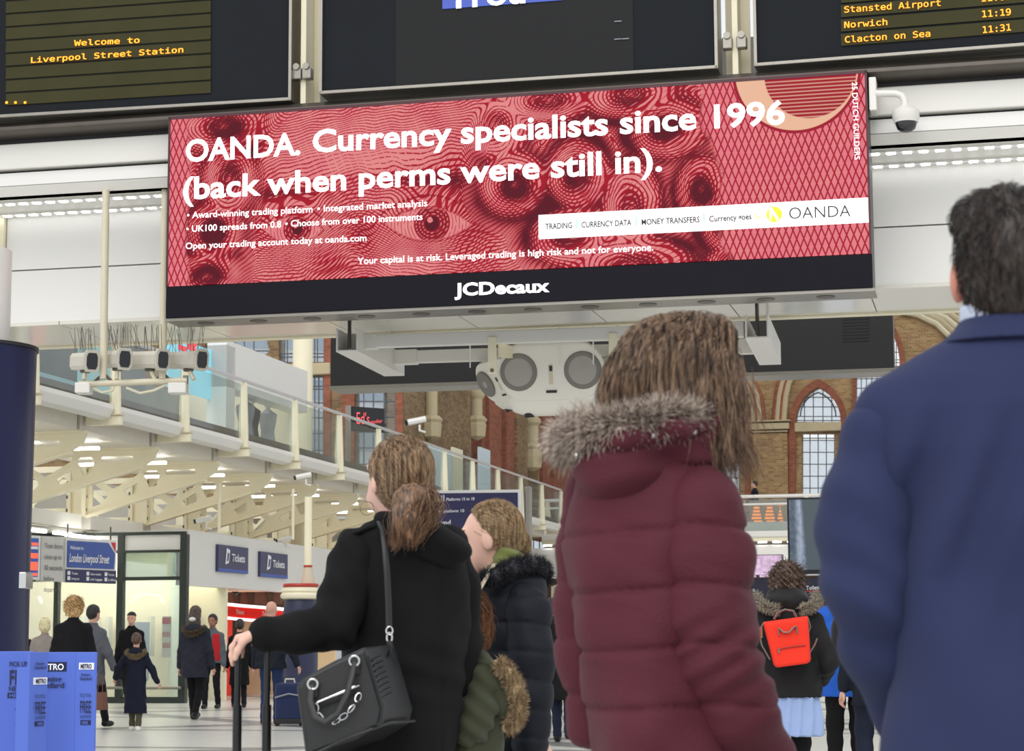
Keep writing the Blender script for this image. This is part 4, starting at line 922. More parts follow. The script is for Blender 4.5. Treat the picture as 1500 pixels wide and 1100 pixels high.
# ---- ticket office fascia along V
c_off = FG.pxu(275, 943)[0]
q = P(272, 1026, YG); FT = Fr((q[0], q[1], 0), YAW)
def K(x, y, u=0): return FT.pxu(x, y, u)
fas = thing('ticket_office', FT.w(0, 6, 0), 'white ticket office fascia with peach soffit behind the travellers', 'shopfront', kind='structure')
zf0 = K(316, 860)[1]; zf1 = 3.38
MB().box(FT, -.25, 0, 0, 32, zf0, zf1).build('fascia', white, fas)
peach = mat('peach_soffit', (238, 212, 180), .5, var=.03); 
MB().box(FT, -8, -.25, 2.5, 32, zf0 + .02, zf0 + .08).build('soffit', peach, fas)
MB().box(FT, -8, -7.9, 2.5, 32, 0, 3).build('back_wall', mat('warm_brown_wall', (150, 118, 96), .6, var=.1), fas)
MB().box(FT, -6, 0, 30, 30.2, 0, 4.4).build('end_wall', mat('dark_brown_wall', (92, 72, 58), .6, var=.3), fas)
for sx0, sy0, sx1, sy1, lab in ((316, 797, 360, 803, 'first dark blue Tickets sign, nearer the shopfront'), (378, 807, 418, 813, 'second dark blue Tickets sign, further right')):
    va, vb = K(sx0, 800)[0], K(sx1, 800)[0]; zt3 = (K(sx0, sy0)[1] + K(sx1, sy1)[1]) / 2; zb3 = K(sx0, sy0 + (40 if sx0 == 316 else 37.5))[1]
    s4 = thing('tickets_sign', FT.w(0.05, (va + vb) / 2, zb3), lab, 'sign', 'Tickets signs')
    MB().box(FT, .0, .06, va, vb, zb3, zt3).build('panel', mat('tickets_blue', (62, 64, 98), .45), s4)
    MB().box(FT, .06, .064, va, vb, zb3, zb3 + .07).build('blue_stripe', blue2, s4)
    d_ = vb - va; zc = (zb3 + zt3) / 2 - .04
    # the lettering reads left to right as seen from the concourse
    text('Tickets', FT.w(.07, va + d_ * .42, zc), FT.w(.07, va + d_ * .86, zc), .16, signw, s4, bold=.02, lift=.006)
    MB().prism([FT.w(.066, va + d_ * a, zc + b) for a, b in ((.22, -.08), (.33, -.04), (.37, .22), (.26, .26))], FT.U * .005).build('ticket_symbol', signw, s4)
    MB().prism([FT.w(.071, va + d_ * a, zc + b) for a, b in ((.26, -.02), (.31, .0), (.34, .15), (.29, .17))], FT.U * .004).build('symbol_cut', mat('tickets_blue', (62, 64, 98)), s4)
o = one('dome_camera', MB().lathe(FT.w(-.9, K(345, 850, -.9)[0], zf0 - .07), [(.02, 0), (.07, .03), (.08, .07)], 14), blackm, 'small black dome camera under the peach soffit', 'camera')
# lantern lattice
lat = thing('lattice_screen', on(Fr(P(290, 885, 47), 0), 345, 886), 'brown lattice screen above the red ticket kiosk', 'screen')
FL = Fr(P(345, 885, 47) * np.array((1, 1, 0)), YAW)
a0, z0 = FL.px(280, 886); a1, z1_ = FL.px(412, 856); MB().box(FL, a0, a1, 0, .05, z0, z1_ + .1).build('back_panel', mat('lattice_brown', (128, 106, 90), .6), lat)
for x in (283, 306, 318, 347, 367, 395):
    u_ = FL.px(x, 870)[0]; MB().box(FL, u_ - .05, u_ + .07, -.04, 0, z0, z1_ + .1).build('slat', mat('lattice_dark', (98, 82, 70), .6), lat)
    MB().lathe(FL.w(u_, -.05, (z0 + z1_) / 2), [(.02, -.15), (.1, 0), (.02, .15)], 4, cap=False).build('lozenge', mat('lattice_dark', (98, 82, 70)), lat)
# red kiosk
kio = thing('ticket_kiosk', FL.w(0, -.8, 0), 'red ticket kiosk with a glowing white edged band reading Tickets', 'kiosk')
redm = mat('kiosk_red', (226, 42, 36), .35, emit=.25); glow = mat('kiosk_glow', (255, 235, 235), .5, emit=1.8)
def Lq(x, y, v): 
    u_, z_ = FL.px(x, y, v); return FL.w(u_, v, z_)
path = [(277, 894, 0.6), (283, 894, -.2), (312, 892, -.9), (350, 896, -1.0), (400, 900, -1.0), (440, 904, -.9)]
for nm, dy0, dy1, m_, pr in (('band', -9, 10, redm, 0), ('lit_edge', -11, -7, glow, -.03), ('lit_edge', 9, 13, glow, -.03)):
    mb = MB()
    for (xa, ya, va), (xb, yb, vb) in zip(path[:-1], path[1:]):
        a, b = Lq(xa, ya + dy1, va + pr), Lq(xb, yb + dy1, vb + pr); c, d = Lq(xb, yb + dy0, vb + pr), Lq(xa, ya + dy0, va + pr); o_ = FL.V * .3
        mb.hexa([a, b, b + o_, a + o_, d, c, c + o_, d + o_])
    mb.build(nm, m_, kio)
text('Tickets', Lq(286, 897, -.32), Lq(309, 895, -.92), .10, signw, kio, bold=.02, lift=.05); text('Tickets', Lq(346, 899, -1.02), Lq(358, 900, -1.02), .10, signw, kio, bold=.02, lift=.03); text('Tickets', Lq(384, 902, -1.02), Lq(397, 903, -1.02), .10, signw, kio, bold=.02, lift=.03)
MB().box(FL, FL.px(310, 950, -.6)[0], FL.px(333, 950, -.6)[0], -.6, -.3, 0, FL.px(310, 903, -.6)[1]).build('red_pillar', redm, kio)
MB().box(FL, FL.px(318, 950, -.6)[0], FL.px(332, 950, -.6)[0], -.62, -.6, .55, 1.2).build('screen_panel', mat('dark_screen_panel', (60, 58, 56), .3), kio)
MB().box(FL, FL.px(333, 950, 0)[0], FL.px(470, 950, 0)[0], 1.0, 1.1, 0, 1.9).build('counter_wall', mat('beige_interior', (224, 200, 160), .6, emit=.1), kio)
MB().box(FL, FL.px(333, 950, 0)[0], FL.px(430, 950, 0)[0], .2, .9, 0, .95).build('counter', mat('counter_beige', (206, 186, 150), .5), kio)
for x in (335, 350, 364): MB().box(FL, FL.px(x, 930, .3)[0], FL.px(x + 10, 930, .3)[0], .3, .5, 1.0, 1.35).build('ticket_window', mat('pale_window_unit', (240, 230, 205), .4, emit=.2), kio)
# painted column with rings
YR = 36.0; c = P(440, 943, YR) * np.array((1, 1, 0)); s_ = YR / 3000
pcx = thing('painted_column', c, 'round column with cream capital, red rings and navy body among the travellers', 'column')
def zr(y): return P(440, y, YR)[2]
MB().lathe(c, [(25 * s_, 0), (26 * s_, zr(900)), (23 * s_, zr(880)), (22 * s_, zr(877))], 32).build('navy_body', mat('navy_column_paint', (38, 42, 72), .4), pcx, smooth=True)
MB().lathe(c, [(24 * s_, zr(878)), (29 * s_, zr(876)), (30 * s_, zr(872)), (27 * s_, zr(868)), (29 * s_, zr(866)), (28 * s_, zr(862)), (24 * s_, zr(860))], 32).build('cream_ring', cream, pcx, smooth=True)
MB().lathe(c, [(25 * s_, zr(860)), (26.5 * s_, zr(858)), (25 * s_, zr(855))], 32).build('red_ring', mat('column_red', (176, 48, 40), .4), pcx, smooth=True)
MB().lathe(c + np.array((.12, 0, 0)), [(11 * s_, zr(855)), (6 * s_, zr(831))], 24).build('cone', mat('beige_cone', (206, 192, 168), .5), pcx, smooth=True)
MB().lathe(c + np.array((.12, 0, 0)), [(6.5 * s_, zr(831)), (6.5 * s_, zr(828))], 24).build('red_collar', mat('column_red', (176, 48, 40)), pcx, smooth=True)
MB().lathe(c + np.array((.12, 0, 0)), [(5.5 * s_, zr(828)), (5.5 * s_, 3.7)], 20).build('upper_shaft', cream, pcx, smooth=True)
# truss cameras
for (x, y, Y, lab) in ((300, 766, 41, 'small white camera on the truss above the Tickets signs'), (418, 794, 46, 'small white camera hanging further along the trusses'), (446, 702, 42, 'small white camera under the gallery edge')):
    wallcam(P(x, y, Y), lab, .62)
for x, y0_, y1_, Y in ((429, 716, 790, 43), (321, 708, 780, 40.5)):
    o = one('hanging_pole', MB().tube([P(x, y1_, Y), P(x, y0_, Y)], .03, 8), cream, 'thin cream pole hanging from the trusses at ' + ('right' if x > 400 else 'left'), 'pole', smooth=True)

# ---- things behind the gallery balustrade
def fbox(x0, y0, x1, y1, Y, dep, m_, par=None, name='panel', yaw=YAW, **k):
    f = Fr(P(x0, 600, Y) * np.array((1, 1, 0)), yaw); a, za = f.px(x0, y1); b, zb = f.px(x1, y0)
    return MB().box(f, a, b, 0, dep, za, zb).build(name, m_, par, **k)
adm = thing('advert_display', P(180, 600, 39.5), 'row of large dark and cyan display panels behind the gallery rail at the left', 'display')
q = P(50, 600, 37); 
def gpx(x, y, u): 
    v_, z_ = FG.pxu(x, y, u); return FG.w(u, v_, z_)
def gpanel(x0, x1, yt0, yt1, yb0, yb1, u, m_, par, name, th=.08):
    va, vb = FG.pxu(x0, 600, u)[0], FG.pxu(x1, 600, u)[0]
    zt = (FG.pxu(x0, yt0, u)[1] + FG.pxu(x1, yt1, u)[1]) / 2; zb = (FG.pxu(x0, yb0, u)[1] + FG.pxu(x1, yb1, u)[1]) / 2
    return MB().box(FG, u - th, u, va, vb, zb, zt).build(name, m_, par)
cyan = mat('cyan_lit_panel', (130, 205, 225), .5, var=.15, scale=.8, emit=.5)
gpanel(30, 112, 480, 495, 545, 565, -1.6, mat('dark_picture_panel', (44, 58, 62), .25, var=.7, scale=1.2), adm, 'dark_picture')
gpanel(30, 112, 536, 560, 552, 580, -1.55, mat('pale_blue_strip', (150, 190, 205), .4), adm, 'blue_strip')
gpanel(112, 172, 490, 495, 590, 600, -1.6, mat('teal_panel', (150, 200, 205), .4, var=.3, scale=2, emit=.2), adm, 'teal_picture')
gpanel(174, 212, 495, 500, 560, 575, -1.6, mat('grey_picture', (110, 116, 118), .4, var=.4, scale=2), adm, 'grey_picture')
gpanel(244, 310, 493, 510, 560, 590, -1.6, cyan, adm, 'cyan_picture')
v_, z_ = FG.pxu(262, 512, -1.5)
for x, y, w_ in ((262, 508, 8), (274, 500, 10), (276, 508, 7)):
    v_, z_ = FG.pxu(x, y, -1.58); MB().box(FG, -1.6, -1.57, v_, v_ + w_ * .05, z_ - .05, z_ + .05).build('red_mark', mat('coral_lit', (235, 70, 80), .5, emit=.5), adm)
sb = thing('shop_unit', P(370, 600, 45), 'white boxed shop unit on the gallery with clothes inside', 'shop', kind='structure')
FK = Fr(P(331, 600, 42.5) * np.array((1, 1, 0)), YAW)
def Kb(x, y): return FK.px(x, y)
a0 = Kb(303, 560)[0]; zt4 = Kb(331, 498)[1]; va = 0; L_ = 5.2
c0 = FK.w(0, 0, 0)
MB().box(FK, a0, 0, 0, L_, Kb(331, 566)[1], zt4).build('fascia_box', wpanel, sb)
MB().box(FK, a0, 0, 0, .5, 5.12, zt4 - .1).build('front_pier', wpanel, sb)
MB().box(FK, -3, -.3, L_ - .1, L_, 5.12, 7).build('rear_wall', shopcream, sb)
MB().box(FK, -3.2, -3, 0, L_, 5.12, 7).build('side_wall', mat('grey_shop_wall', (140, 142, 136), .5), sb)
for k, (du, dv, rgbc) in enumerate(((-.5, 1.2, (70, 74, 80)), (-.4, 2.2, (140, 146, 156)), (-.6, 3.1, (60, 62, 72)), (-.5, 3.9, (170, 172, 176)))):
    mh = thing('mannequin', FK.w(du, dv, 5.12), ('dark jacket', 'pale grey coat', 'charcoal dress', 'white top')[k] + ' on a shop mannequin behind the gallery glass', 'mannequin')
    cc_ = FK.w(du, dv, 0)
    MB().lathe(cc_, [(.06, 5.12), (.05, 5.5)], 8).build('stand', darkalu, mh)
    MB().lathe(cc_, [(.22, 5.5), (.16, 5.85), (.15, 5.95), (.2, 6.2), (.21, 6.33), (.08, 6.42), (.05, 6.46)], 14).build('garment', mat('garment_%d' % k, rgbc, .8, var=.3, scale=5), mh, smooth=True)
    MB().lathe(cc_, [(.03, 6.45), (.085, 6.52), (.09, 6.6), (.03, 6.7)], 12).build('head', white, mh, smooth=True)
cq = P(440, 943, 50.5); r_ = 15 * 50.5 / 3000
o = one('cream_column', MB().lathe((cq[0], cq[1], 0), [(r_, 0), (r_, 14)], 24), cream, 'tall cream column rising behind the white shop unit', 'column', smooth=True)
# neon sign
ns = thing('neon_sign', P(541, 640, 50), 'black board with red neon script on the gallery', 'sign')
FN = Fr(P(541, 620, 50) * np.array((1, 1, 0)), -34)
a_, zb = FN.px(516, 629); b_, _ = FN.px(563, 640); zt5 = (FN.px(519, 590)[1] + FN.px(563, 606)[1]) / 2 + .02; zb5 = (FN.px(516, 625)[1] + FN.px(560, 640)[1]) / 2
MB().box(FN, a_, b_, 0, .12, zb5, zt5).build('board', blackm, ns); MB().box(FN, a_ - .14, a_ - .04, 0, .1, 5.1, zt5 + .02).build('post', alu, ns)
neon = mat('red_neon', (236, 90, 96), .5, emit=.7); zm5 = (zb5 + zt5) / 2; wn = b_ - a_
text("Ed's", FN.w(a_ + wn * .12, -.01, zm5 - .12), FN.w(a_ + wn * .52, -.01, zm5 - .12), .3, neon, ns, bold=-.005); text('easydiner', FN.w(a_ + wn * .55, -.01, zm5 - .1), FN.w(a_ + wn * .93, -.01, zm5 - .05), .1, neon, ns, shear=.3)
# posters behind the gallery glass right of the ponytail
gp = thing('shop_display', gpx(640, 700, -1.2), 'pale blue and white poster display behind the gallery glass', 'display')
for x0, x1, m_, nm in ((610, 626, cyan, 'blue_poster'), (628, 662, mat('pale_blue_poster', (206, 222, 230), .5), 'pale_poster'), (664, 678, cream, 'cream_post'), (703, 718, mat('pale_blue_poster', (206, 222, 230)), 'pale_poster')):
    gpanel(x0, x1, 650, 664, 715, 722, -1.2, m_, gp, nm)
# wayfinding board and its post
FR = Fr(P(700, 720, 27) * np.array((1, 1, 0)), 4)
ua, _ = FR.px(556, 730); ub, zT6 = FR.px(764, 717); 
wb = thing('direction_sign', FR.w((ua + ub) / 2, .1, 1.5), 'dark blue direction board reading Rail Platforms 15 to 18 behind the ponytailed girl', 'sign')
MB().box(FR, ua, ub, 0, .12, 1.5, zT6).build('casing', sw, wb); MB().box(FR, ua + .04, ub - .05, -.01, 0, 1.54, zT6 - .04).build('blue_face', mat('direction_navy', (42, 40, 84), .45), wb)
def rt_(s_, xa, ya, xb, yb, cap): text(s_, on(FR, xa, ya, -.012), on(FR, xb, yb, -.012), cap / 111, signw, wb, bold=.012, lift=.004)
rt_('National Rail', 572, 735, 651, 734, 9); rt_('Platforms 15 to 18', 654, 733.5, 695, 732.5, 4.5); rt_('& Taxis', 596, 752, 640, 751, 8); rt_('By platform 10', 642, 751, 680, 750, 4.5)
rt_('London Underground', 572, 770, 660, 769, 8)
c = on(FR, 774, 800, .06); rr = 5.5 * 27 / 3000
MB().lathe((c[0], c[1], 0), [(rr, 0), (rr, FR.px(774, 714)[1]), (rr * .6, FR.px(774, 712)[1])], 20).build('steel_post', alu, wb, smooth=True)

# ---- far gallery, frontal
YX = 71.6
FX = Fr(P(795, 943, YX) * np.array((1, 1, 0)), YAW)
def X(x, y, v=0): return FX.px(x, y, v)
far_g = thing('far_gallery', FX.w(6, 0, 3.4), 'far cross gallery with white rail, glass and white fascia', 'gallery', kind='structure')
uE = X(1400, 800)[0]
zr1 = X(1140, 726.5)[1]; 
MB().tube([FX.w(0, 0, zr1), FX.w(uE, 0, zr1)], .06, 8).build('handrail', white, far_g); MB().tube([FX.w(0, 0, zr1 - .27), FX.w(uE, 0, zr1 - .27)], .04, 8).build('mid_rail', white, far_g)
zz1, zz0 = X(820, 783)[1], X(820, 792)[1]
MB().box(FX, 0, uE, -.1, .1, zz0, zz1).build('kerb', white, far_g, bevel=.03); MB().box(FX, 0, uE, -.05, .5, zz0 - .12, zz0).build('deck_edge', cream, far_g)
MB().box(FX, 0, uE, .0, 6, zz0 - .1, zz0).build('deck', white, far_g)
za, zb = X(820, 847)[1], X(820, 802)[1]
MB().box(FX, 0, uE, .7, 4, zz0, zz1 + .36).build('raised_floor', white, far_g)
MB().box(FX, -1, uE, .3, .5, za, zb).build('fascia', wpanel, far_g, bevel=.05)
for k in range(int(uE / .5)): MB().box(FX, k * .5, k * .5 + .3, .2, .25, zb + .06, zb + .1).build('led_point', ledm if k % 1 == 0 else white, far_g)
for k in range(6):
    u_ = .2 + k * 3.0; MB().hexa([FX.w(u_ + a, b, c) for c, s_ in ((zz1, .16), (zr1 - .03, .07)) for a, b in ((-s_, -.04), (s_, -.04), (s_, .04), (-s_, .04))]).build('post', cream, far_g)
    MB().box(FX, u_ + .15, u_ + 2.85, -.01, .01, zz1, zr1 - .1).build('glass_panel', gls, far_g)
for k in range(7):
    u_ = .15 + k * 1.1
    plate('bracket', [(u_, za - .9), (u_ + 1.0, za - .55), (u_ + 1.0, za), (u_, za - .25)], [[(u_ + .15, za - .62), (u_ + .85, za - .4), (u_ + .85, za - .16), (u_ + .15, za - .38)]], FX.w(0, .8, 0), FX.U, ez_, .08, cream, far_g)
MB().box(FX, -3, uE + 3, 3.5, 3.7, 0, zb).build('shop_back_wall', mat('dark_brown_wall', (92, 72, 58)), far_g)
wlit = thing('far_shopfront', FX.w(1.2, 3, 0), 'dim brown shops under the far gallery with a lit white counter', 'shopfront', kind='structure')
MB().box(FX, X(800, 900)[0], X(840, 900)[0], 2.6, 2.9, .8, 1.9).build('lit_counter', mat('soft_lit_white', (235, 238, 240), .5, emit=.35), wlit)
for x in (806, 815, 830, 842): MB().box(FX, X(x, 880)[0], X(x, 880)[0] + .1, 2.5, 2.6, 1.9, 3.2).build('frame_post', blackm, wlit)
# added amber panel stands in for a departure board reflected in the glass
db = thing('departure_board', FX.w(X(1125, 760)[0], 1.6, zz1), 'panel of amber rows standing in for a board reflected in the gallery glass', 'display board')
ua, z0 = X(1098, 779, 1.5); ub, z1_ = X(1152, 733, 1.5); MB().box(FX, ua, ub, 1.5, 1.6, zz1 + .02, z1_).build('casing', mat('dim_olive_reflection', (118, 104, 74), .3, var=.2), db)
amb_refl = mat('amber_reflection', (255, 140, 30), .5, emit=.7)
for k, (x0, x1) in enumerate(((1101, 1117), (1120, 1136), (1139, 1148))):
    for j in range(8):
        a, z_ = X(x0 + (j * 7 % 4), 738 + j * 5.0, 1.45); b, _ = X(x1 - (j * 5 % 6), 738, 1.45); MB().box(FX, a, b, 1.46, 1.48, z_ - .06, z_ + .02).build('text_line', amb_refl, db)

# ---- screens at the right, nearer
def lamp_screen(x0, y0, x1, y1, Y, nm, lab, scr, frame_px=3, cat='screen'):
    f = Fr(P(x0, y1, Y) * np.array((1, 1, 0)), YAW); a, za = f.px(x0, y1); b, zb = f.px(x1, y0); root = thing(nm, f.w((a + b) / 2, .1, za), lab, cat)
    fr_ = frame_px * Y / 3000
    MB().box(f, a, b, 0, .2, za, zb).build('casing', mat('dark_casing', (34, 36, 46), .4), root)
    MB().box(f, a + fr_, b - fr_, -.01, 0, za + fr_ * 2, zb - fr_).build('screen', scr, root); return f, root
treescr = bpy.data.materials.new('forest_picture'); treescr.use_nodes = True; nt = treescr.node_tree; E.nt = nt; bs = nt.nodes['Principled BSDF']
tc = nt.nodes.new('ShaderNodeTexCoord'); sp = nt.nodes.new('ShaderNodeSeparateXYZ'); nt.links.new(tc.outputs['Generated'], sp.inputs[0]); nz = nt.nodes.new('ShaderNodeTexNoise'); nz.inputs['Scale'].default_value = 14; nz.inputs['Detail'].default_value = 6; nt.links.new(tc.outputs['Generated'], nz.inputs['Vector'])
gx = E(sp.outputs[0]); gz = E(sp.outputs[2]); nn_ = E(nz.outputs['Fac'])
trunk = step(.17 - eabs(gx - .37 + (gz - .5) * .06), .05); t2 = step(.04 - eabs(gx - .05), .03)
lightf = eclamp(step(gx - .56, .1) * (step(gz - .4, .3) * .9 + nn_ * 1.6 - .5) + step(gx - .1, .1) * step(.2 - gx, .1) * .4 + (nn_ - .4) * .6)
mx = nt.nodes.new('ShaderNodeMix'); mx.data_type = 'RGBA'; mx.inputs['A'].default_value = (*lin((60, 84, 110)), 1); mx.inputs['B'].default_value = (*lin((225, 235, 255)), 1); nt.links.new(lightf.k, mx.inputs['Factor'])
m2 = nt.nodes.new('ShaderNodeMix'); m2.data_type = 'RGBA'; nt.links.new(mx.outputs['Result'], m2.inputs['A']); m2.inputs['B'].default_value = (*lin((74, 88, 96)), 1); nt.links.new(emax(trunk, t2 * .6).k, m2.inputs['Factor'])
nt.links.new(m2.outputs['Result'], bs.inputs['Emission Color']); bs.inputs['Emission Strength'].default_value = .85; bs.inputs['Base Color'].default_value = (.02, .02, .02, 1)
fs_, big = lamp_screen(1155, 727, 1262, 841, 31, 'video_screen', 'large screen showing tall forest trees beside the suited man', treescr)
ft_, tsn = lamp_screen(1100, 846, 1262, 879, 30.6, 'direction_sign', 'dark blue hanging sign reading Toilets behind the woman with the red rucksack', mat('direction_navy2', (36, 36, 58), .45), 1, 'sign')
text('Toilets', on(ft_, 1181, 864, -.02), on(ft_, 1201, 863, -.02), .06, signw, tsn, bold=.01); text('Exit', on(ft_, 1208, 864, -.02), on(ft_, 1218, 863.5, -.02), .06, signw, tsn, bold=.01); text('to 18', on(ft_, 1096, 868, -.02), on(ft_, 1106, 867, -.02), .05, signw, tsn)
a, z_ = ft_.px(1155, 866); b, _ = ft_.px(1262, 866); MB().box(ft_, a, b, -.02, -.011, z_ - .006, z_ + .006).build('red_line', mat('poster_red', (214, 50, 48)), tsn)
for x in (1110, 1250): 
    MB().tube([on(ft_, x, 846, .1), on(ft_, x, 842, .1)], .03, 6).build('hanger', darkalu, tsn)
pk = mat('pink_video_picture', (214, 170, 205), .4, var=.8, scale=14, emit=.6)
fp_, sm = lamp_screen(1092, 812, 1146, 848, 31.5, 'video_screen', 'small pinkish video screen above the woman with the red rucksack', pk, 1)
# ================================================================== people: signed distance bodies, meshed with surface nets
f32 = np.float32
def smin(a, b, k):
    h = np.clip(.5 + .5 * (b - a) / k, 0, 1); return b + (a - b) * h - k * h * (1 - h)
def cone(a, b, ra, rb=None, flat=None):
    """tapered capsule; flat = (unit axis, factor) squashes it along an axis"""
    a = np.array(a, f32); b = np.array(b, f32); rb = ra if rb is None else rb
    def f(P_):
        Q = P_ - a; ab = b - a; L2 = float(np.dot(ab, ab)) + 1e-9
        t = np.clip(Q @ ab / L2, 0, 1)[:, None]; D = Q - t * ab
        if flat is not None:
            ax = np.array(flat[0], f32); c = (D @ ax)[:, None]; D = D + ax * c * (1 / flat[1] - 1)
        return np.sqrt((D * D).sum(1)) - (ra + (rb - ra) * t[:, 0])
    f.box = (np.minimum(a, b) - max(ra, rb), np.maximum(a, b) + max(ra, rb)); return f
def ell(c, r, rot=None):
    c = np.array(c, f32); r = np.array(r, f32); M = None if rot is None else np.array(Matrix.Rotation(R(rot[0]), 3, rot[1]), f32)
    def f(P_):
        Q = P_ - c
        if M is not None: Q = Q @ M
        k0 = np.sqrt(((Q / r) ** 2).sum(1)); k1 = np.sqrt(((Q / (r * r)) ** 2).sum(1)) + 1e-6
        return k0 * (k0 - 1) / k1
    m = float(r.max()); f.box = (c - m, c + m); return f
def loft(rows, p=2.0, rot=0):
    """rows (z, cx, cy, rx, ry) -> rounded column"""
    T_ = np.array(sorted(rows), f32); ca, sa = math.cos(R(rot)), math.sin(R(rot))
    def f(P_):
        z = P_[:, 2]; zc = np.clip(z, T_[0, 0], T_[-1, 0])
        cx, cy, rx, ry = [np.interp(zc, T_[:, 0], T_[:, i]) for i in (1, 2, 3, 4)]
        dx, dy = P_[:, 0] - cx, P_[:, 1] - cy
        if rot: dx, dy = dx * ca + dy * sa, dy * ca - dx * sa
        k = (np.abs(dx / rx) ** p + np.abs(dy / ry) ** p) ** (1 / p)
        d = (k - 1) * np.minimum(rx, ry); dz = np.abs(z - zc)
        return np.where(dz > 0, np.sqrt(np.maximum(d, 0) ** 2 + dz ** 2) + np.minimum(d, 0) * 0, d).astype(f32)
    m = max(T_[:, 3].max(), T_[:, 4].max()); f.box = (np.array((T_[:, 1].min() - m, T_[:, 2].min() - m, T_[0, 0])), np.array((T_[:, 1].max() + m, T_[:, 2].max() + m, T_[-1, 0]))); return f
def union(prims, k=.03):
    def f(P_):
        d = prims[0](P_)
        for g in prims[1:]: d = smin(d, g(P_), k)
        return d
    f.box = (np.min([g.box[0] for g in prims], 0), np.max([g.box[1] for g in prims], 0)); return f
def wrap(f, g):
    def h(P_): return g(f(P_), P_)
    h.box = f.box; return h
def lerp_path(pts, rs, k=.02): return union([cone(a, b, r1, r2) for a, b, r1, r2 in zip(pts[:-1], pts[1:], rs[:-1], rs[1:])], k)
def nets(f, h, pad=.03):
    lo = np.array(f.box[0], float) - pad; hi = np.array(f.box[1], float) + pad
    n = np.ceil((hi - lo) / h).astype(int) + 2
    X_, Y_, Z_ = [lo[i] + h * np.arange(n[i]) for i in range(3)]
    G_ = np.stack(np.meshgrid(X_, Y_, Z_, indexing='ij'), -1).reshape(-1, 3).astype(f32)
    D = f(G_).reshape(n); S_ = D < 0
    c = np.stack([S_[i:n[0] - 1 + i, j:n[1] - 1 + j, k:n[2] - 1 + k] for i in (0, 1) for j in (0, 1) for k in (0, 1)])
    act = c.any(0) & ~c.all(0); idx = -np.ones(act.shape, int); cells = np.argwhere(act); idx[act] = np.arange(len(cells))
    acc = np.zeros((len(cells), 3)); cnt = np.zeros(len(cells))
    corners = [(i, j, k) for i in (0, 1) for j in (0, 1) for k in (0, 1)]
    for a in corners:
        for ax in range(3):
            if a[ax]: continue
            b = list(a); b[ax] = 1
            da = D[cells[:, 0] + a[0], cells[:, 1] + a[1], cells[:, 2] + a[2]]; db = D[cells[:, 0] + b[0], cells[:, 1] + b[1], cells[:, 2] + b[2]]
            m = (da < 0) != (db < 0); t = np.where(m, da / np.where(m, da - db, 1), 0)
            p = np.repeat(np.array(a, float)[None], len(cells), 0); p[:, ax] += t; acc += p * m[:, None]; cnt += m
    V_ = lo + h * (cells + acc / np.maximum(cnt, 1)[:, None])
    F_ = []
    for ax in range(3):
        o1, o2 = [(1, 2), (2, 0), (0, 1)][ax]
        sl = [slice(1, n[i] - 1) for i in range(3)]; sl[ax] = slice(0, n[ax] - 1); s2 = list(sl); s2[ax] = slice(1, n[ax])
        A = S_[tuple(sl)]; B_ = S_[tuple(s2)]; e = np.argwhere(A != B_)
        off = np.array([1, 1, 1]); off[ax] = 0; e = e + off; ins = S_[e[:, 0], e[:, 1], e[:, 2]]
        def cell(d1, d2):
            q = e.copy(); q[:, o1] -= d1; q[:, o2] -= d2; return idx[q[:, 0], q[:, 1], q[:, 2]]
        q = np.stack([cell(1, 1), cell(0, 1), cell(0, 0), cell(1, 0)], 1); q[~ins] = q[~ins][:, ::-1]; F_.append(q)
    F_ = np.concatenate(F_); F_ = F_[(F_ >= 0).all(1)]
    return V_, F_
def mesh_np(name, V_, F_, m, parent, smooth=True):
    me = bpy.data.meshes.new(name); nv, nf = len(V_), len(F_); k = F_.shape[1]
    me.vertices.add(nv); me.vertices.foreach_set('co', V_.astype(f32).ravel()); me.loops.add(nf * k); me.loops.foreach_set('vertex_index', F_.astype(np.int32).ravel())
    me.polygons.add(nf); me.polygons.foreach_set('loop_start', (np.arange(nf) * k).astype(np.int32)); me.polygons.foreach_set('loop_total', np.full(nf, k, np.int32))
    me.update(calc_edges=True); me.validate()
    return link(name, me, m, parent, smooth)
def sdf_obj(name, f, h, m, parent, post=None):
    V_, F_ = nets(f, h)
    for _ in range(1):   # pull onto the true surface
        g = grad(f, V_); V_ = V_ - g * f(V_.astype(f32))[:, None] * .8
    if post is not None: V_ = post(V_)
    return mesh_np(name, V_, F_, m, parent)
def grad(f, P_, e=.003):
    P_ = P_.astype(f32); g = np.stack([f(P_ + np.array(d, f32) * e) - f(P_ - np.array(d, f32) * e) for d in ((1, 0, 0), (0, 1, 0), (0, 0, 1))], 1)
    return g / (np.linalg.norm(g, axis=1, keepdims=True) + 1e-6)
def strands_mesh(paths, r, name, m, parent, taper=.15, stuff=True):
    """paths (N,S,3) -> three sided tapering tubes"""
    N, S_, _ = paths.shape; t = np.gradient(paths, axis=1); t /= np.linalg.norm(t, axis=2, keepdims=True) + 1e-9
    ref = np.array((.3, .5, .8)); x = np.cross(t, ref); x /= np.linalg.norm(x, axis=2, keepdims=True) + 1e-9; y = np.cross(t, x)
    rr = (r if np.ndim(r) else np.full(N, r))[:, None] * np.linspace(1, taper, S_)[None]
    ring = np.stack([paths + rr[..., None] * (x * math.cos(a) + y * math.sin(a)) for a in (0, 2.094, 4.189)], 2)
    V_ = ring.reshape(-1, 3); b = (np.arange(N)[:, None] * S_ + np.arange(S_ - 1)[None]).ravel() * 3
    F_ = np.concatenate([np.stack([b + k, b + (k + 1) % 3, b + 3 + (k + 1) % 3, b + 3 + k], 1) for k in range(3)])
    o = mesh_np(name, V_, F_, m, parent); 
    if stuff: o['kind'] = 'stuff'
    return o
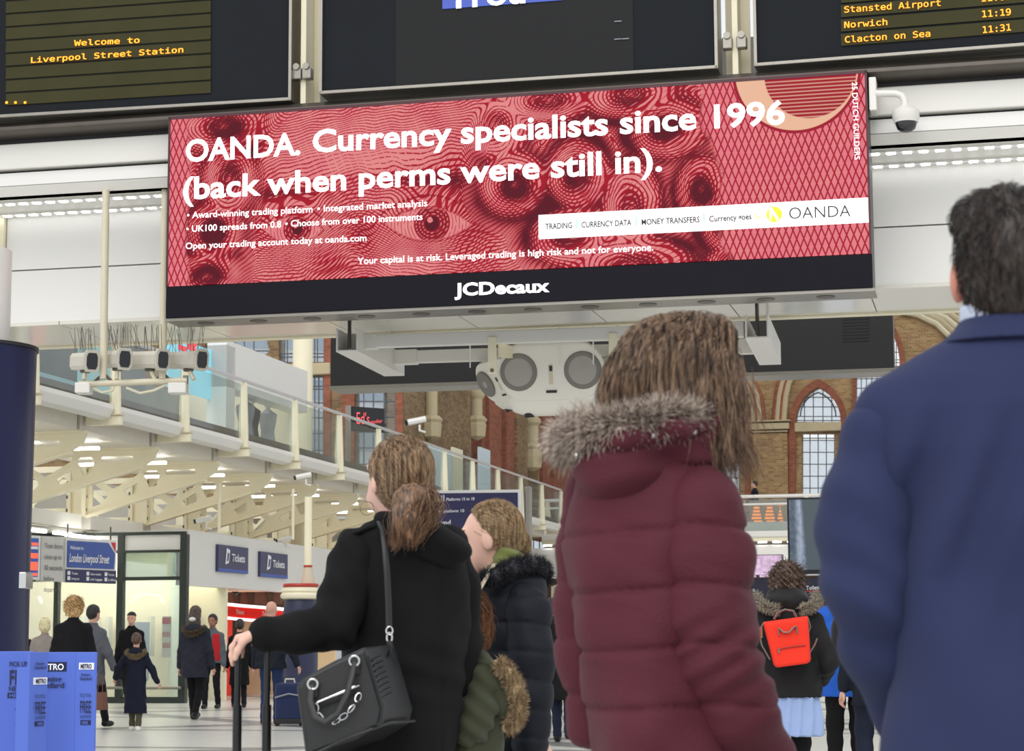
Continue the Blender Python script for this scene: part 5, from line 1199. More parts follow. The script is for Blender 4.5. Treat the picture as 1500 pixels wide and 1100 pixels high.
def comb(f, roots, field, steps, ds, lift=.002, jitter=.1, seed=1):
    """walk strands over the surface of f following field(p)"""
    rg = np.random.default_rng(seed); p = roots.copy(); out = [p.copy()]; jt = rg.normal(0, jitter, p.shape); lf = np.abs(rg.normal(0, 1, len(p))) * lift * 1.5 + lift * .3
    for _ in range(steps):
        n_ = grad(f, p, .004); d = field(p) + jt; d = d - n_ * (d * n_).sum(1)[:, None]; d /= np.linalg.norm(d, axis=1, keepdims=True) + 1e-9
        p = p + d * ds; n_ = grad(f, p, .004); p = p - n_ * (f(p.astype(f32)) - lf)[:, None] * .8; out.append(p.copy())
    return np.stack(out, 1)
def surf_pts(V_, n, cond=None, seed=3):
    rg = np.random.default_rng(seed); W_2 = V_ if cond is None else V_[cond(V_)]
    return W_2[rg.integers(0, len(W_2), n)] + rg.normal(0, .002, (n, 3))
def fur(path, nrm, rad_, n, length, m, parent, name='fur_trim', thick=.0022, seed=5, droop=.3, spread=1.0, outv=None):
    """tufts growing around a curved roll"""
    rg = np.random.default_rng(seed); path = np.array(path, float); t = rg.random(n) * (len(path) - 1); i = np.minimum(t.astype(int), len(path) - 2); fr_ = (t - i)[:, None]
    c = path[i] * (1 - fr_) + path[i + 1] * fr_; tg = path[i + 1] - path[i]; tg /= np.linalg.norm(tg, axis=1, keepdims=True)
    r_ = np.interp(t, np.arange(len(path)), rad_) if np.ndim(rad_) else np.full(n, rad_)
    v = rg.normal(0, 1, (n, 3)); v -= tg * (v * tg).sum(1)[:, None]; v /= np.linalg.norm(v, axis=1, keepdims=True)
    if outv is not None:
        v = v + np.array(outv) * rg.random((n, 1)) * 1.2; v -= tg * (v * tg).sum(1)[:, None]; v /= np.linalg.norm(v, axis=1, keepdims=True)
    p = c + v * r_[:, None]; d = v * 1.0 + tg * rg.normal(0, .55, (n, 1)) * spread + rg.normal(0, .25, (n, 3)); d /= np.linalg.norm(d, axis=1, keepdims=True)
    L = (length * (.55 + .6 * rg.random(n)))[:, None]; ps = [p]
    for k in range(1, 5):
        d = d + np.array((0, 0, -droop)) * .35 + rg.normal(0, .06, (n, 3)); d /= np.linalg.norm(d, axis=1, keepdims=True); ps.append(ps[-1] + d * L / 4)
    return strands_mesh(np.stack(ps, 1), thick * (.6 + .8 * rg.random(n)), name, m, parent, taper=.1)
def hair_mat(name, dark, light, rough=.4):
    if name in MATS: return MATS[name]
    m = bpy.data.materials.new(name); m.use_nodes = True; nt = m.node_tree; b = nt.nodes['Principled BSDF']
    tc = nt.nodes.new('ShaderNodeTexCoord'); nz = nt.nodes.new('ShaderNodeTexNoise'); nz.inputs['Scale'].default_value = 120; nz.inputs['Detail'].default_value = 3
    mp = nt.nodes.new('ShaderNodeMapping'); mp.inputs['Scale'].default_value = (1, 1, .12); nt.links.new(tc.outputs['Object'], mp.inputs[0]); nt.links.new(mp.outputs[0], nz.inputs['Vector'])
    rp = nt.nodes.new('ShaderNodeValToRGB'); rp.color_ramp.elements[0].position = .38; rp.color_ramp.elements[1].position = .64
    rp.color_ramp.elements[0].color = (*lin(dark), 1); rp.color_ramp.elements[1].color = (*lin(light), 1)
    nt.links.new(nz.outputs['Fac'], rp.inputs[0]); nt.links.new(rp.outputs[0], b.inputs['Base Color']); b.inputs['Roughness'].default_value = rough; b.inputs['Specular IOR Level'].default_value = .45
    MATS[name] = m; return m
skin = mat('skin', (222, 170, 148), .5, var=.05, scale=8); skin2 = mat('skin_pale', (232, 188, 170), .5, var=.06, scale=9)
try:
    for m_ in (skin, skin2): m_.node_tree.nodes['Principled BSDF'].inputs['Subsurface Weight'].default_value = .08
except Exception: pass
def unit(v): v = np.array(v, float); return v / (np.linalg.norm(v) + 1e-9)
def ik(a, b, l1, l2, pole):
    a, b = np.array(a, float), np.array(b, float); d = b - a; L = min(np.linalg.norm(d), (l1 + l2) * .999); d = unit(d); b = a + d * L
    x = (l1 * l1 - l2 * l2 + L * L) / (2 * L); h = math.sqrt(max(l1 * l1 - x * x, 0)); p = np.array(pole, float); p = unit(p - d * np.dot(p, d))
    return a + d * x + p * h, b
def hand_prims(w_, d, palm_n, s=1., curl=.5, side=1):
    """wrist w_, direction d along the hand, palm normal, five bent fingers; side +1: thumb on cross(d,palm_n)"""
    d = unit(d); pn = unit(np.array(palm_n, float) - d * np.dot(palm_n, d)); sd = np.cross(d, pn) * side; w_ = np.array(w_, float)
    pr = [cone(w_, w_ + d * .03 * s, .024 * s, .026 * s)]
    for k, (off, ln) in enumerate(((.030, .068), (.010, .076), (-.010, .071), (-.029, .056))):
        kn = w_ + d * (.085 - abs(off + .0) * .25) * s + sd * off * s; pr.append(cone(w_ + d * .02 * s + sd * off * .6 * s, kn, .016 * s, .0115 * s))
        p = kn; dd = d.copy(); 
        for j, fr_ in enumerate((.45, .32, .23)):
            ang = curl * (.55, .8, .55)[j]; dd = unit(dd * math.cos(ang) + pn * math.sin(ang)); q = p + dd * ln * fr_ * 1.15 * s
            pr.append(cone(p, q, (.0098 - .0008 * j) * s, (.0092 - .0008 * j) * s)); p = q
            pn2 = pn
    t0 = w_ + d * .025 * s + sd * .026 * s; t1 = t0 + unit(d * .7 + sd * .75 + pn * .35) * .042 * s; t2 = t1 + unit(d * .85 + sd * .15 + pn * (.3 + curl * .5)) * .034 * s; t3 = t2 + unit(d * .8 - sd * .1 + pn * (.3 + curl * .6)) * .025 * s
    return pr + [cone(t0, t1, .016 * s, .0125 * s), cone(t1, t2, .0118 * s, .0105 * s), cone(t2, t3, .0105 * s, .009 * s)]
def head_prims(c, s=1., fwd=(0, 1, 0), tilt=0.):
    """c = head centre; returns prims with face along fwd; head about .235 m tall"""
    c = np.array(c, float); f = unit(fwd); f = unit(f * math.cos(tilt) + np.array((0, 0, 1)) * math.sin(tilt)); r_ = unit(np.cross(f, (0, 0, 1))); u_ = np.cross(r_, f)
    def q(a, b, z): return c + (r_ * a + f * b + u_ * z) * s
    M = np.stack([r_, f, u_], 1)
    def el(a, b, z, ra, rb, rc):
        cc = q(a, b, z).astype(f32); rr = np.array((ra, rb, rc), f32) * s; Mf = M.astype(f32)
        def g(P_):
            Q = (P_ - cc) @ Mf; k0 = np.sqrt(((Q / rr) ** 2).sum(1)); k1 = np.sqrt(((Q / (rr * rr)) ** 2).sum(1)) + 1e-6; return k0 * (k0 - 1) / k1
        m_ = float(rr.max()); g.box = (cc - m_, cc + m_); return g
    pr = [el(0, -.012, .025, .074, .093, .088), el(0, .022, -.03, .056, .066, .075), el(0, .062, -.085, .026, .022, .02), el(0, .05, -.05, .04, .035, .04),
          cone(q(0, .082, .005), q(0, .104, -.026), .009 * s, .013 * s), el(0, .088, -.058, .022, .010, .008), el(0, .088, -.068, .019, .010, .008), el(0, .072, .028, .05, .022, .014)]
    ears = [el(sx * .074, -.008, -.012, .010, .019, .032) for sx in (-1, 1)]
    eyes = [q(sx * .030, .076, .006) for sx in (-1, 1)]
    return pr, ears, eyes, q, el
# ------------------------------------------------------------------ near figures (world coordinates, built where they stand)
def pp(x, y, Y): return P(x, y, Y)
def prow(rows, Y, ry, cyo=0.):
    out = []
    for r_ in rows:
        y, xl, xr = r_[:3]; a = P(xl, y, Y); b = P(xr, y, Y); k = r_[3] if len(r_) > 3 else 1.
        out.append(((a[2] + b[2]) / 2, (a[0] + b[0]) / 2, Y + cyo, (b[0] - a[0]) / 2, ry * k))
    return out
def wav(P_, fx, fy, fz, ph=0.): return np.sin(P_[:, 0] * fx + P_[:, 1] * fy + P_[:, 2] * fz + ph)
def folds(P_, a, s=1.): return a * (wav(P_, 31 * s, 17 * s, 12 * s) * wav(P_, -11 * s, 23 * s, 19 * s, 1.3) + .6 * wav(P_, 47 * s, 9 * s, -33 * s, 2.) * wav(P_, 9 * s, -30 * s, 21 * s))
def cloth(name, rgb, rough=.85, var=.12, bump=.25, scale=9, bscale=240, sheen=.15): return mat(name, rgb, rough, var=var, bump=bump, scale=scale, bscale=bscale, sheen=sheen, spec=.25)

def figure_root(x, Y, label): 
    return thing('person', (P(x, 943, Y)[0], Y, 0), label, 'person')
def local(f_, root):
    """wrap a world-space sdf so the mesh is local to root"""
    b = base_of(root).astype(f32)
    def g(P_): return f_(P_ + b)
    g.box = (np.array(f_.box[0]) - b, np.array(f_.box[1]) + b * 0 - b); return g
def L(name, f_, h, m, root, post=None): return sdf_obj(name, local(f_, root), h, m, root, post)
def shift(V_, root): return V_ - base_of(root)

# ---- suited man at the right
def suit_man():
    Y = 3.1; root = figure_root(1500, Y, 'man in a navy blue suit with short dark hair, back turned, at the right edge'); q = lambda x, y, dy=0: P(x, y, Y + dy)
    rows = [(470, 1440, 1560, .5), (500, 1402, 1598, .62), (530, 1360, 1640, .75), (560, 1322, 1678, .85), (600, 1300, 1700, .95), (660, 1292, 1708, 1), (760, 1300, 1700, 1), (850, 1311, 1689, .92), (900, 1307, 1693, .92), (960, 1300, 1700, .95), (1020, 1296, 1704, 1), (1100, 1292, 1708, 1.02), (1200, 1290, 1710, 1.02), (1290, 1292, 1708, 1)]
    torso = loft(prow(rows, Y, .135), 2.3)
    xc = P(1500, 700, Y)[0]
    def fold_back(d, P_):
        x = P_[:, 0] - xc; z = P_[:, 2]
        a = .011 * np.exp(-((z - 1.33) / .14) ** 2) * np.sin((np.abs(x) * 1.0 + (z - 1.2) * .38) * 62)
        b = .007 * np.exp(-((z - 1.12) / .16) ** 2) * np.sin(x * 34 + z * 14)
        seam = .004 * np.exp(-(x / .004) ** 2) * (z < 1.42)
        return d + a + b + seam + folds(P_, .0018, .8)
    sh = [q(1335, 575), q(1292, 640), q(1272, 730), q(1268, 800), q(1276, 860), q(1296, 950, .05), q(1325, 1050, .12)]
    sh2 = [q(3000 - 1335, 575), q(3000 - 1292, 640), q(3000 - 1272, 730), q(3000 - 1268, 820), q(3000 - 1276, 880), q(1704, 1000, .05), q(1690, 1100, .1)]
    tor = union([torso, cone(q(1430, 540), q(1312, 606), .045, .060), cone(q(1570, 540), q(1688, 606), .045, .060)], .06)
    jk = cloth('navy_suit_wool', (44, 51, 86), .85, .06, .2, 5, 500, .05)
    L('jacket', wrap(tor, fold_back), .008, jk, root)
    for nm, s_ in (('sleeve', sh), ('sleeve', sh2)):
        f_ = union([cone(s_[i], s_[i + 1], r1, r2) for i, (r1, r2) in enumerate(((.034, .052), (.052, .066), (.066, .068), (.068, .067), (.067, .058), (.058, .046)))], .03)
        L(nm, wrap(f_, lambda d, P_: d + .005 * np.exp(-((P_[:, 2] - 1.18) / .13) ** 2) * np.sin(P_[:, 2] * 75 + P_[:, 0] * 45) + .003 * wav(P_, 22, 30, 40)), .008, jk, root)
    # jacket collar, shirt collar
    col_ = loft([(q(1490, 505)[2], xc - .005, Y - .0, .118, .10), (q(1490, 482)[2], xc - .012, Y, .085, .085), (q(1490, 470)[2], xc - .015, Y, .074, .077)], 2.1)
    L('jacket_collar', wrap(col_, lambda d, P_: np.maximum(d, -(d + .012))), .006, jk, root)
    L('shirt_collar', loft([(q(1490, 475)[2], xc - .016, Y, .072, .074), (q(1490, 450)[2], xc - .02, Y, .068, .071)]), .006, cloth('pale_blue_shirt', (206, 216, 238), .7), root)
    hc = q(1482, 396, .02); pr, ears, eyes, hq, el = head_prims(hc, 1.0, (.28, 1, .12))
    body = [cone(q(1482, 440), q(1490, 520), .058, .062), loft([(.95, xc, Y, .17, .11), (1.2, xc, Y, .15, .1), (1.42, xc, Y, .17, .09)])] + pr
    for sx in (-1, 1):
        body += [cone((xc + sx * .08, Y, .9), (xc + sx * .11, Y, .5), .085, .06), cone((xc + sx * .11, Y, .5), (xc + sx * .11, Y, .09), .056, .04)]
    arml = [cone(sh[i], sh[i + 1], .045, .04) for i in (1, 2, 3, 4, 5)]; body += arml + [cone(sh2[i], sh2[i + 1], .045, .04) for i in (1, 2, 3, 4, 5)]
    ears = [el(sx * .082, -.006, -.014, .012, .021, .034) for sx in (-1, 1)]
    f_ = union([union(body, .03), union(ears, .01)], .008); L('body', union([f_] + hand_prims(sh[-1], (.5, .4, -.6), (1, 0, 0), 1, .6) + hand_prims(sh2[-1], (-.5, .4, -.6), (-1, 0, 0), 1, .6, -1), .008), .008, mat('skin_ruddy', (224, 150, 130), .5, var=.05), root)
    for e_ in eyes: MB().lathe(e_, [(.002, -.012), (.012, -.004), (.012, .004), (.002, .012)], 10).build('eye', white, root, smooth=True)
    hr = union([el(0, -.018, .036, .080, .104, .092), el(0, -.055, -.01, .070, .062, .075), el(-.04, .03, .085, .05, .05, .035), el(0, -.06, -.055, .058, .045, .04)], .03)
    def hcut(d, P_):
        n = np.sin(P_[:, 0] * 190 + 3 * np.sin(P_[:, 2] * 60)) * np.sin(P_[:, 2] * 130 + P_[:, 1] * 90)
        fr_ = (P_ - hq(0, .075, -.01).astype(f32)) @ unit((.28, 1, .12)).astype(f32)
        return np.maximum(np.maximum(d + .0014 * n, .036 - np.linalg.norm(P_ - hq(-.088, -.004, -.016).astype(f32), axis=1)), fr_ + np.maximum(0, (hq(0, 0, .05)[2] - P_[:, 2])) * 1.0)
    hf = wrap(hr, hcut); hm = hair_mat('dark_brown_short_hair', (22, 17, 15), (66, 54, 48))
    o = L('hair', hf, .005, hm, root)
    V_ = np.array([v.co for v in o.data.vertices]) + base_of(root); cr = hq(.02, -.02, .12)
    pts = surf_pts(V_, 2600, None, 4); dirs = lambda p: unit_rows(p - cr) * .5 + np.array((.15, .2, -.8))
    ps = comb(hf, pts, dirs, 3, .008, .003, .35); strands_mesh(shift(ps, root), .0011, 'hair_strands', hm, root)
    tr = cloth('navy_trouser_wool', (36, 42, 74), .8)
    L('trousers', union([cone((xc + sx * .1, Y, .88), (xc + sx * .12, Y, .08), .10, .075) for sx in (-1, 1)] + [ell((xc, Y, .9), (.18, .13, .12))], .03), .014, tr, root)
    for sx in (-1, 1): L('shoe', wrap(union([ell((xc + sx * .12, Y + .06, .045), (.048, .145, .05)), cone((xc + sx * .12, Y - .02, .06), (xc + sx * .12, Y, .12), .042, .042)], .02), lambda d, P_: np.maximum(d, -P_[:, 2] + .0)), .01, blackm, root)
def unit_rows(a): return a / (np.linalg.norm(a, axis=1, keepdims=True) + 1e-9)

# ---- woman in the maroon padded coat
def maroon():
    Y = 3.9; root = figure_root(970, Y, 'woman in a maroon quilted coat with fur trimmed hood and loose brown hair'); q = lambda x, y, dy=0: P(x, y, Y + dy)
    mar = cloth('maroon_padded_nylon', (88, 36, 48), .7, .08, .25, 5, 160, sheen=.03)
    rows = [(648, 905, 1010, .6), (668, 872, 1040, .8), (700, 846, 1062, .95), (740, 838, 1072, 1), (800, 829, 1072, 1.05), (850, 834, 1066, 1.05), (900, 843, 1062, 1.05), (950, 850, 1060, 1.06), (1000, 856, 1062, 1.08), (1050, 862, 1070, 1.1), (1100, 868, 1080, 1.12), (1200, 876, 1100, 1.12), (1300, 880, 1110, 1.1)]
    tor = loft(prow(rows, Y, .155), 2.2)
    z0 = q(900, 785)[2]; dz = z0 - q(900, 868)[2]
    def quilt(off=0., amp=.0035):
        def g(d, P_):
            ph = (P_[:, 2] - z0 + off + .004 * wav(P_, 21, 13, 0)) / dz; fr_ = np.abs(ph - np.round(ph))       # 0 at seams
            seam = .0055 * np.exp(-(fr_ * dz / .006) ** 2) * (P_[:, 2] < z0 + .03)
            return d + seam - amp * np.sqrt(np.clip(fr_ * 2, 0, 1)) + folds(P_, .0065, .75) + .0016 * wav(P_, 60, 35, 110) * np.exp(-(fr_ * dz / .03) ** 2)
        return g
    L('coat', wrap(tor, quilt()), .0075, mar, root)
    arm = [q(1000, 705, -.06), q(1030, 745, -.1), q(1036, 820, -.12), q(1040, 900, -.12), q(1050, 965, -.12), q(1078, 1040, -.1), q(1112, 1120, -.04), q(1145, 1200, .03)]
    f_ = union([cone(a, b, r1, r2) for a, b, r1, r2 in zip(arm[:-1], arm[1:], (.050, .070, .072, .071, .071, .068, .062), (.070, .072, .071, .071, .068, .062, .050))], .04)
    L('sleeve', wrap(f_, lambda d, P_: quilt(-.008, .003)(d, P_) + .005 * np.exp(-((P_[:, 2] - 1.09) / .07) ** 2) * np.sin(P_[:, 2] * 120 - P_[:, 0] * 70)), .0075, mar, root)
    arm2 = [q(870, 720, .08), q(860, 800, .1), q(862, 890, .1), q(858, 950, .1), q(872, 1060, .12)]
    L('sleeve', wrap(union([cone(a, b, .055, .052) for a, b in zip(arm2[:-1], arm2[1:])], .03), quilt(-.02, .003)), .01, mar, root)
    # hood and collar
    hood = union([ell(q(912, 688, -.1), (.090, .085, .062), (-12, 'Y')), ell(q(965, 655, -.07), (.105, .095, .045), (14, 'Y')), ell(q(880, 665, -.08), (.045, .08, .045)), ell(q(1005, 640, -.03), (.075, .085, .035), (10, 'Y'))], .035)
    L('hood', wrap(hood, lambda d, P_: d + .006 * np.sin((P_[:, 2] - P_[:, 0] * .25) * 110) * np.exp(-((P_[:, 2] - q(900, 650)[2]) / .06) ** 2) + folds(P_, .004, 1.1)), .006, mar, root)
    band = union([cone(a, b, .034, .034, ((0, 0, 1), .62)) for a, b in zip([q(862, 650, -.12), q(920, 642, -.17), q(985, 628, -.16)], [q(920, 642, -.17), q(985, 628, -.16), q(1036, 622, -.08)])], .03)
    L('hood_band', wrap(band, lambda d, P_: d + .003 * wav(P_, 70, 40, 120)), .006, mar, root)
    for x, y, dy in ((845, 667, -.16), (957, 638, -.205), (1018, 633, -.16)): MB().lathe(q(x, y, dy), [(.002, -.004), (.004, 0), (.003, .003)], 10).build('snap', chrome, root)
    path = [q(828, 650, -.02), q(845, 640, -.1), q(880, 628, -.16), q(930, 618, -.18), q(975, 612, -.17), q(1012, 612, -.12), q(1030, 622, -.03)]
    fm = hair_mat('grey_beige_fur', (120, 102, 92), (226, 212, 198), .7); fd = hair_mat('dark_fur_base', (70, 58, 54), (150, 134, 122), .8)
    pth = np.array(path) - base_of(root)
    L('fur_base', union([cone(a, b, .017, .017) for a, b in zip(path[:-1], path[1:])], .01), .007, fd, root)
    fur(pth, None, .013, 5200, .040, fm, root, thick=.0019, seed=2, droop=.15, outv=(-.15, -.25, .15)); fur(pth, None, .013, 1400, .034, fd, root, thick=.0018, seed=3, droop=.3)
    fur(pth[:3], None, .02, 1300, .048, fm, root, thick=.0019, seed=6, droop=.25, outv=(-1., -.1, -.3))
    # body with head
    hc = q(992, 552, -.01); fwd_ = (.62, .75, .22); pr, ears, eyes, hq, el = head_prims(hc, .98, fwd_)
    xc = P(965, 800, Y)[0]
    body = pr + [cone(q(985, 590), q(965, 680), .052, .06), loft([(.9, xc, Y, .12, .10), (1.15, xc, Y, .12, .1), (1.38, xc, Y, .15, .09)])]
    body += [cone(arm[i], arm[i + 1], .045, .04) for i in range(1, 7)] + [cone(arm2[i], arm2[i + 1], .035, .032) for i in range(4)]
    for sx in (-1, 1): body += [cone((xc + sx * .06, Y, .86), (xc + sx * .09, Y, .5), .07, .055), cone((xc + sx * .1, Y, .5), (xc + sx * .1, Y, .09), .054, .038)]
    L('body', union([union(body, .03), union(ears, .01)] + hand_prims(arm[-1], (.3, .2, -.9), (-1, 0, 0), .9, .5), .01), .009, skin2, root)
    for e_ in eyes: MB().lathe(e_, [(.002, -.012), (.012, -.004), (.012, .004), (.002, .012)], 10).build('eye', white, root, smooth=True)
    hr = union([ell(q(990, 535), (.110, .112, .092)), ell(q(945, 572), (.078, .10, .058), (25, 'Y')), ell(q(908, 592), (.034, .07, .028), (35, 'Y')), ell(q(1000, 590, -.02), (.088, .095, .062)), cone(q(1030, 560, -.02), q(1050, 625, -.04), .052, .036), cone(q(1052, 625, -.04), q(1062, 668, -.04), .032, .012), ell(q(1035, 485), (.045, .06, .028))], .03)
    hm = hair_mat('brown_loose_hair', (44, 32, 26), (132, 104, 84), .35)
    cr = q(1040, 468, .02)
    hf = wrap(hr, lambda d, P_: d + .0025 * np.sin(np.arctan2(P_[:, 0] - cr[0], P_[:, 1] - cr[1]) * 26 + P_[:, 2] * 20) + .002 * np.sin(P_[:, 0] * 150 + P_[:, 1] * 60 + P_[:, 2] * 12))
    o = L('hair', hf, .006, hm, root)
    V_ = np.array([v.co for v in o.data.vertices]) + base_of(root)
    zc = q(1000, 545)[2]
    pts = surf_pts(V_, 4200, lambda v: v[:, 2] > zc - .06, 4)
    def fld(p):
        out = unit_rows((p - cr) * np.array((1, 1, .2))); w_ = np.clip((cr[2] - p[:, 2]) / .12, 0, 1)[:, None]
        return out * (1 - w_) * .9 + np.array((0, 0, -1)) * (.3 + w_ * .8) + out * .28
    ps = comb(hf, pts, fld, 13, .013, .003, .09); strands_mesh(shift(ps, root), .0012, 'hair_strands', hair_mat('brown_strands', (58, 42, 34), (170, 140, 114), .3), root)
    rg = np.random.default_rng(9); n = 700      # long loose ends over the right shoulder
    a = np.array(q(1045, 560, -.05)) + rg.normal(0, 1, (n, 3)) * (.028, .03, .02); ps = [a]; d = np.tile(np.array((.06, -.05, -1.)), (n, 1)) + rg.normal(0, .10, (n, 3))
    for k in range(12): d = d + rg.normal(0, .05, (n, 3)) + np.array((.012 * k * .25, 0, 0)); ps.append(ps[-1] + unit_rows(d) * (.0155 * (.8 + .4 * rg.random((n, 1)))))
    strands_mesh(shift(np.stack(ps, 1), root), .0011, 'loose_strands', MATS['brown_strands'], root)
    n = 60; a = np.array(q(1062, 655, -.05)) + rg.normal(0, .008, (n, 3)); ps = [a]; d = np.tile(np.array((.5, 0, -.7)), (n, 1)) + rg.normal(0, .22, (n, 3))
    for k in range(6): d = d + np.array((.05, 0, .05)) + rg.normal(0, .06, (n, 3)); ps.append(ps[-1] + unit_rows(d) * .012)
    strands_mesh(shift(np.stack(ps, 1), root), .0008, 'loose_strands', MATS['brown_strands'], root)
    L('trousers', union([cone((xc + sx * .06, Y, .80), (xc + sx * .09, Y, .1), .08, .06) for sx in (-1, 1)], .03), .014, cloth('dark_jeans', (38, 42, 56)), root)
    for sx in (-1, 1): L('shoe', wrap(ell((xc + sx * .1, Y + .05, .05), (.045, .13, .06)), lambda d, P_: np.maximum(d, -P_[:, 2])), .01, blackm, root)

# ---- woman in the black coat with the handbag
def black_coat():
    Y = 5.8; root = figure_root(585, Y, 'woman in a black hooded coat with a brown ponytail, hand on a suitcase handle'); q = lambda x, y, dy=0: P(x, y, Y + dy)
    bk_ = cloth('black_coat_cotton', (15, 15, 17), .85, .15, .3, 6, 260, sheen=.0)
    rows = [(752, 566, 625, .55), (768, 530, 652, .75), (785, 514, 670, .9), (820, 502, 684, 1), (860, 500, 689, 1), (900, 502, 688, 1), (950, 500, 685, 1), (1000, 495, 681, 1.02), (1050, 488, 675, 1.05), (1100, 482, 668, 1.08), (1210, 474, 668, 1.1)]
    tor = loft(prow(rows, Y, .155), 2.2)
    L('coat', wrap(tor, lambda d, P_: d + folds(P_, .0055, .8) + .004 * np.exp(-((P_[:, 2] - 1.02) / .1) ** 2) * np.sin(P_[:, 2] * 75 + P_[:, 0] * 22) + .004 * np.exp(-((P_[:, 0] - q(648, 900)[0]) / .006) ** 2)), .0095, bk_, root)
    arm = [q(545, 792, -.02), q(524, 815, -.06), q(508, 865, -.1), q(490, 918, -.16), q(435, 927, -.2), q(388, 929, -.22)]
    f_ = union([cone(a, b, r1, r2) for a, b, r1, r2 in zip(arm[:-1], arm[1:], (.055, .068, .066, .060, .052), (.068, .066, .060, .052, .046))], .035)
    def slv(d, P_):
        t = P_[:, 0] * 60 + P_[:, 2] * 45
        return d + .006 * np.sin(t) * np.exp(-((P_[:, 0] - arm[3][0]) / .09) ** 2) + folds(P_, .004, 1.2)
    L('sleeve', wrap(f_, slv), .008, bk_, root)
    arm2 = [q(655, 800), q(672, 860, .02), q(672, 940, .05), q(662, 1040, .1)]
    L('sleeve', wrap(union([cone(a, b, .062, .056) for a, b in zip(arm2[:-1], arm2[1:])], .03), lambda d, P_: d + folds(P_, .004)), .011, bk_, root)
    hood = union([ell(q(622, 790, -.1), (.120, .09, .058), (14, 'Y')), ell(q(588, 770, -.06), (.085, .09, .035), (10, 'Y')), ell(q(655, 806, -.1), (.06, .07, .05), (20, 'Y'))], .03)
    L('hood', wrap(hood, lambda d, P_: d + .006 * np.sin((P_[:, 2] + P_[:, 0] * .45) * 75) + folds(P_, .003, 1.2)), .008, bk_, root)
    L('epaulette', cone(q(516, 784, -.08), q(545, 772, -.1), .018, .018, ((0, 0, 1), .4)), .006, bk_, root)
    hc = q(580, 702); fwd_ = (-.62, .78, .16); pr, ears, eyes, hq, el = head_prims(hc, 1.0, fwd_)
    xc = P(590, 900, Y)[0]
    body = pr + [cone(hq(0, -.015, -.05), q(590, 790), .05, .055), loft([(.9, xc, Y, .12, .10), (1.15, xc, Y, .14, .11), (1.36, xc, Y, .15, .09)])]
    body += [cone(arm[i], arm[i + 1], .045, .034) for i in range(1, 5)] + [cone(arm2[i], arm2[i + 1], .045, .04) for i in range(3)]
    for sx in (-1, 1): body += [cone((xc + sx * .05, Y, .86), (xc + sx * .09, Y, .5), .075, .055), cone((xc + sx * .1, Y, .5), (xc + sx * .1, Y, .09), .056, .04)]
    hd = hand_prims(q(388, 925, -.222), (-.88, .32, -.22), (-.1, .1, -1), .88, 1.25, 1)
    f_ = union([union(body, .028), union(ears, .008)], .01); L('body', f_, .009, skin2, root)
    L('hand', union(hd, .007), .0045, skin2, root)
    for e_ in eyes: MB().lathe(e_, [(.002, -.012), (.012, -.004), (.012, .004), (.002, .012)], 10).build('eye', white, root, smooth=True)
    rc = hq(-.08, -.005, -.075); rc = rc + np.array((-.012, 0, -.01)); MB().tube([rc + .019 * np.array((math.cos(t), .3 * math.cos(t), math.sin(t))) for t in np.linspace(0, 2 * math.pi, 20)], .0010, 6).build('hoop_earring', mat('old_gold', (150, 124, 90), .3, .9), root)
    # hair
    tie = hq(.012, -.112, -.035)
    hr = union([el(0, -.022, .036, .083, .098, .088), el(0, -.045, -.02, .074, .066, .068)], .03)
    fc = hq(0, .058, .06).astype(f32); fdir = unit(np.array(fwd_) * 1. + np.array((0, 0, -.55))).astype(f32)
    def hcut(d, P_): return np.maximum(d + .0012 * np.sin(np.arctan2((P_ - tie.astype(f32))[:, 0], (P_ - tie.astype(f32))[:, 2]) * 60), (P_ - fc) @ fdir)
    hf = wrap(hr, hcut); hm = hair_mat('mid_brown_hair', (84, 62, 44), (172, 140, 108), .35)
    o = L('hair', hf, .005, hm, root); V_ = np.array([v.co for v in o.data.vertices]) + base_of(root)
    pts = surf_pts(V_, 4200, None, 4); ps = comb(hr, pts, lambda p: unit_rows(tie - p), 9, .011, .002, .05)
    dd = np.linalg.norm(ps - tie, axis=2); strands_mesh(shift(ps, root), .001, 'hair_strands', hair_mat('brown_blond_strands', (92, 68, 48), (196, 164, 130), .3), root)
    pc_ = [tie, tie + np.array((.010, -.03, -.02)), q(602, 733, -.17), q(602, 765, -.21), q(597, 790, -.22)]
    tail = union([cone(pc_[0], pc_[1], .022, .030), cone(pc_[1], pc_[2], .030, .042), cone(pc_[2], pc_[3], .042, .034), cone(pc_[3], q(600, 786, -.22), .032, .012), cone(q(590, 755, -.19), q(576, 796, -.21), .028, .006)], .03)
    tf = wrap(tail, lambda d, P_: d + .002 * np.sin(P_[:, 0] * 210 + 2 * np.sin(P_[:, 2] * 40)))
    hm2 = hair_mat('auburn_ponytail_hair', (66, 46, 32), (142, 106, 76), .35); L('ponytail', tf, .005, hm2, root)
    rg = np.random.default_rng(5); n = 2200; a = np.array(tie) + rg.normal(0, .016, (n, 3)) + np.array((.005, -.02, 0)); ps = [a]
    tgt = np.array([q(x, y, -.23) for x, y in zip(600 + rg.normal(0, 8, n), 780 + rg.normal(0, 10, n))]); tgt[:500] = np.array([q(x, y, -.22) for x, y in zip(577 + rg.normal(0, 5, 500), 792 + rg.normal(0, 7, 500))])
    bul = rg.normal(0, 1, (n, 3)) * (.017, .016, .003) + np.array((.010, -.02, .005))
    ps = np.stack([a * (1 - t) + tgt * t + bul * math.sin(math.pi * t) * 1.25 for t in np.linspace(0, 1, 11)], 1); strands_mesh(shift(ps, root), .0012, 'ponytail_strands', hair_mat('auburn_strands', (80, 56, 40), (160, 122, 90), .3), root)
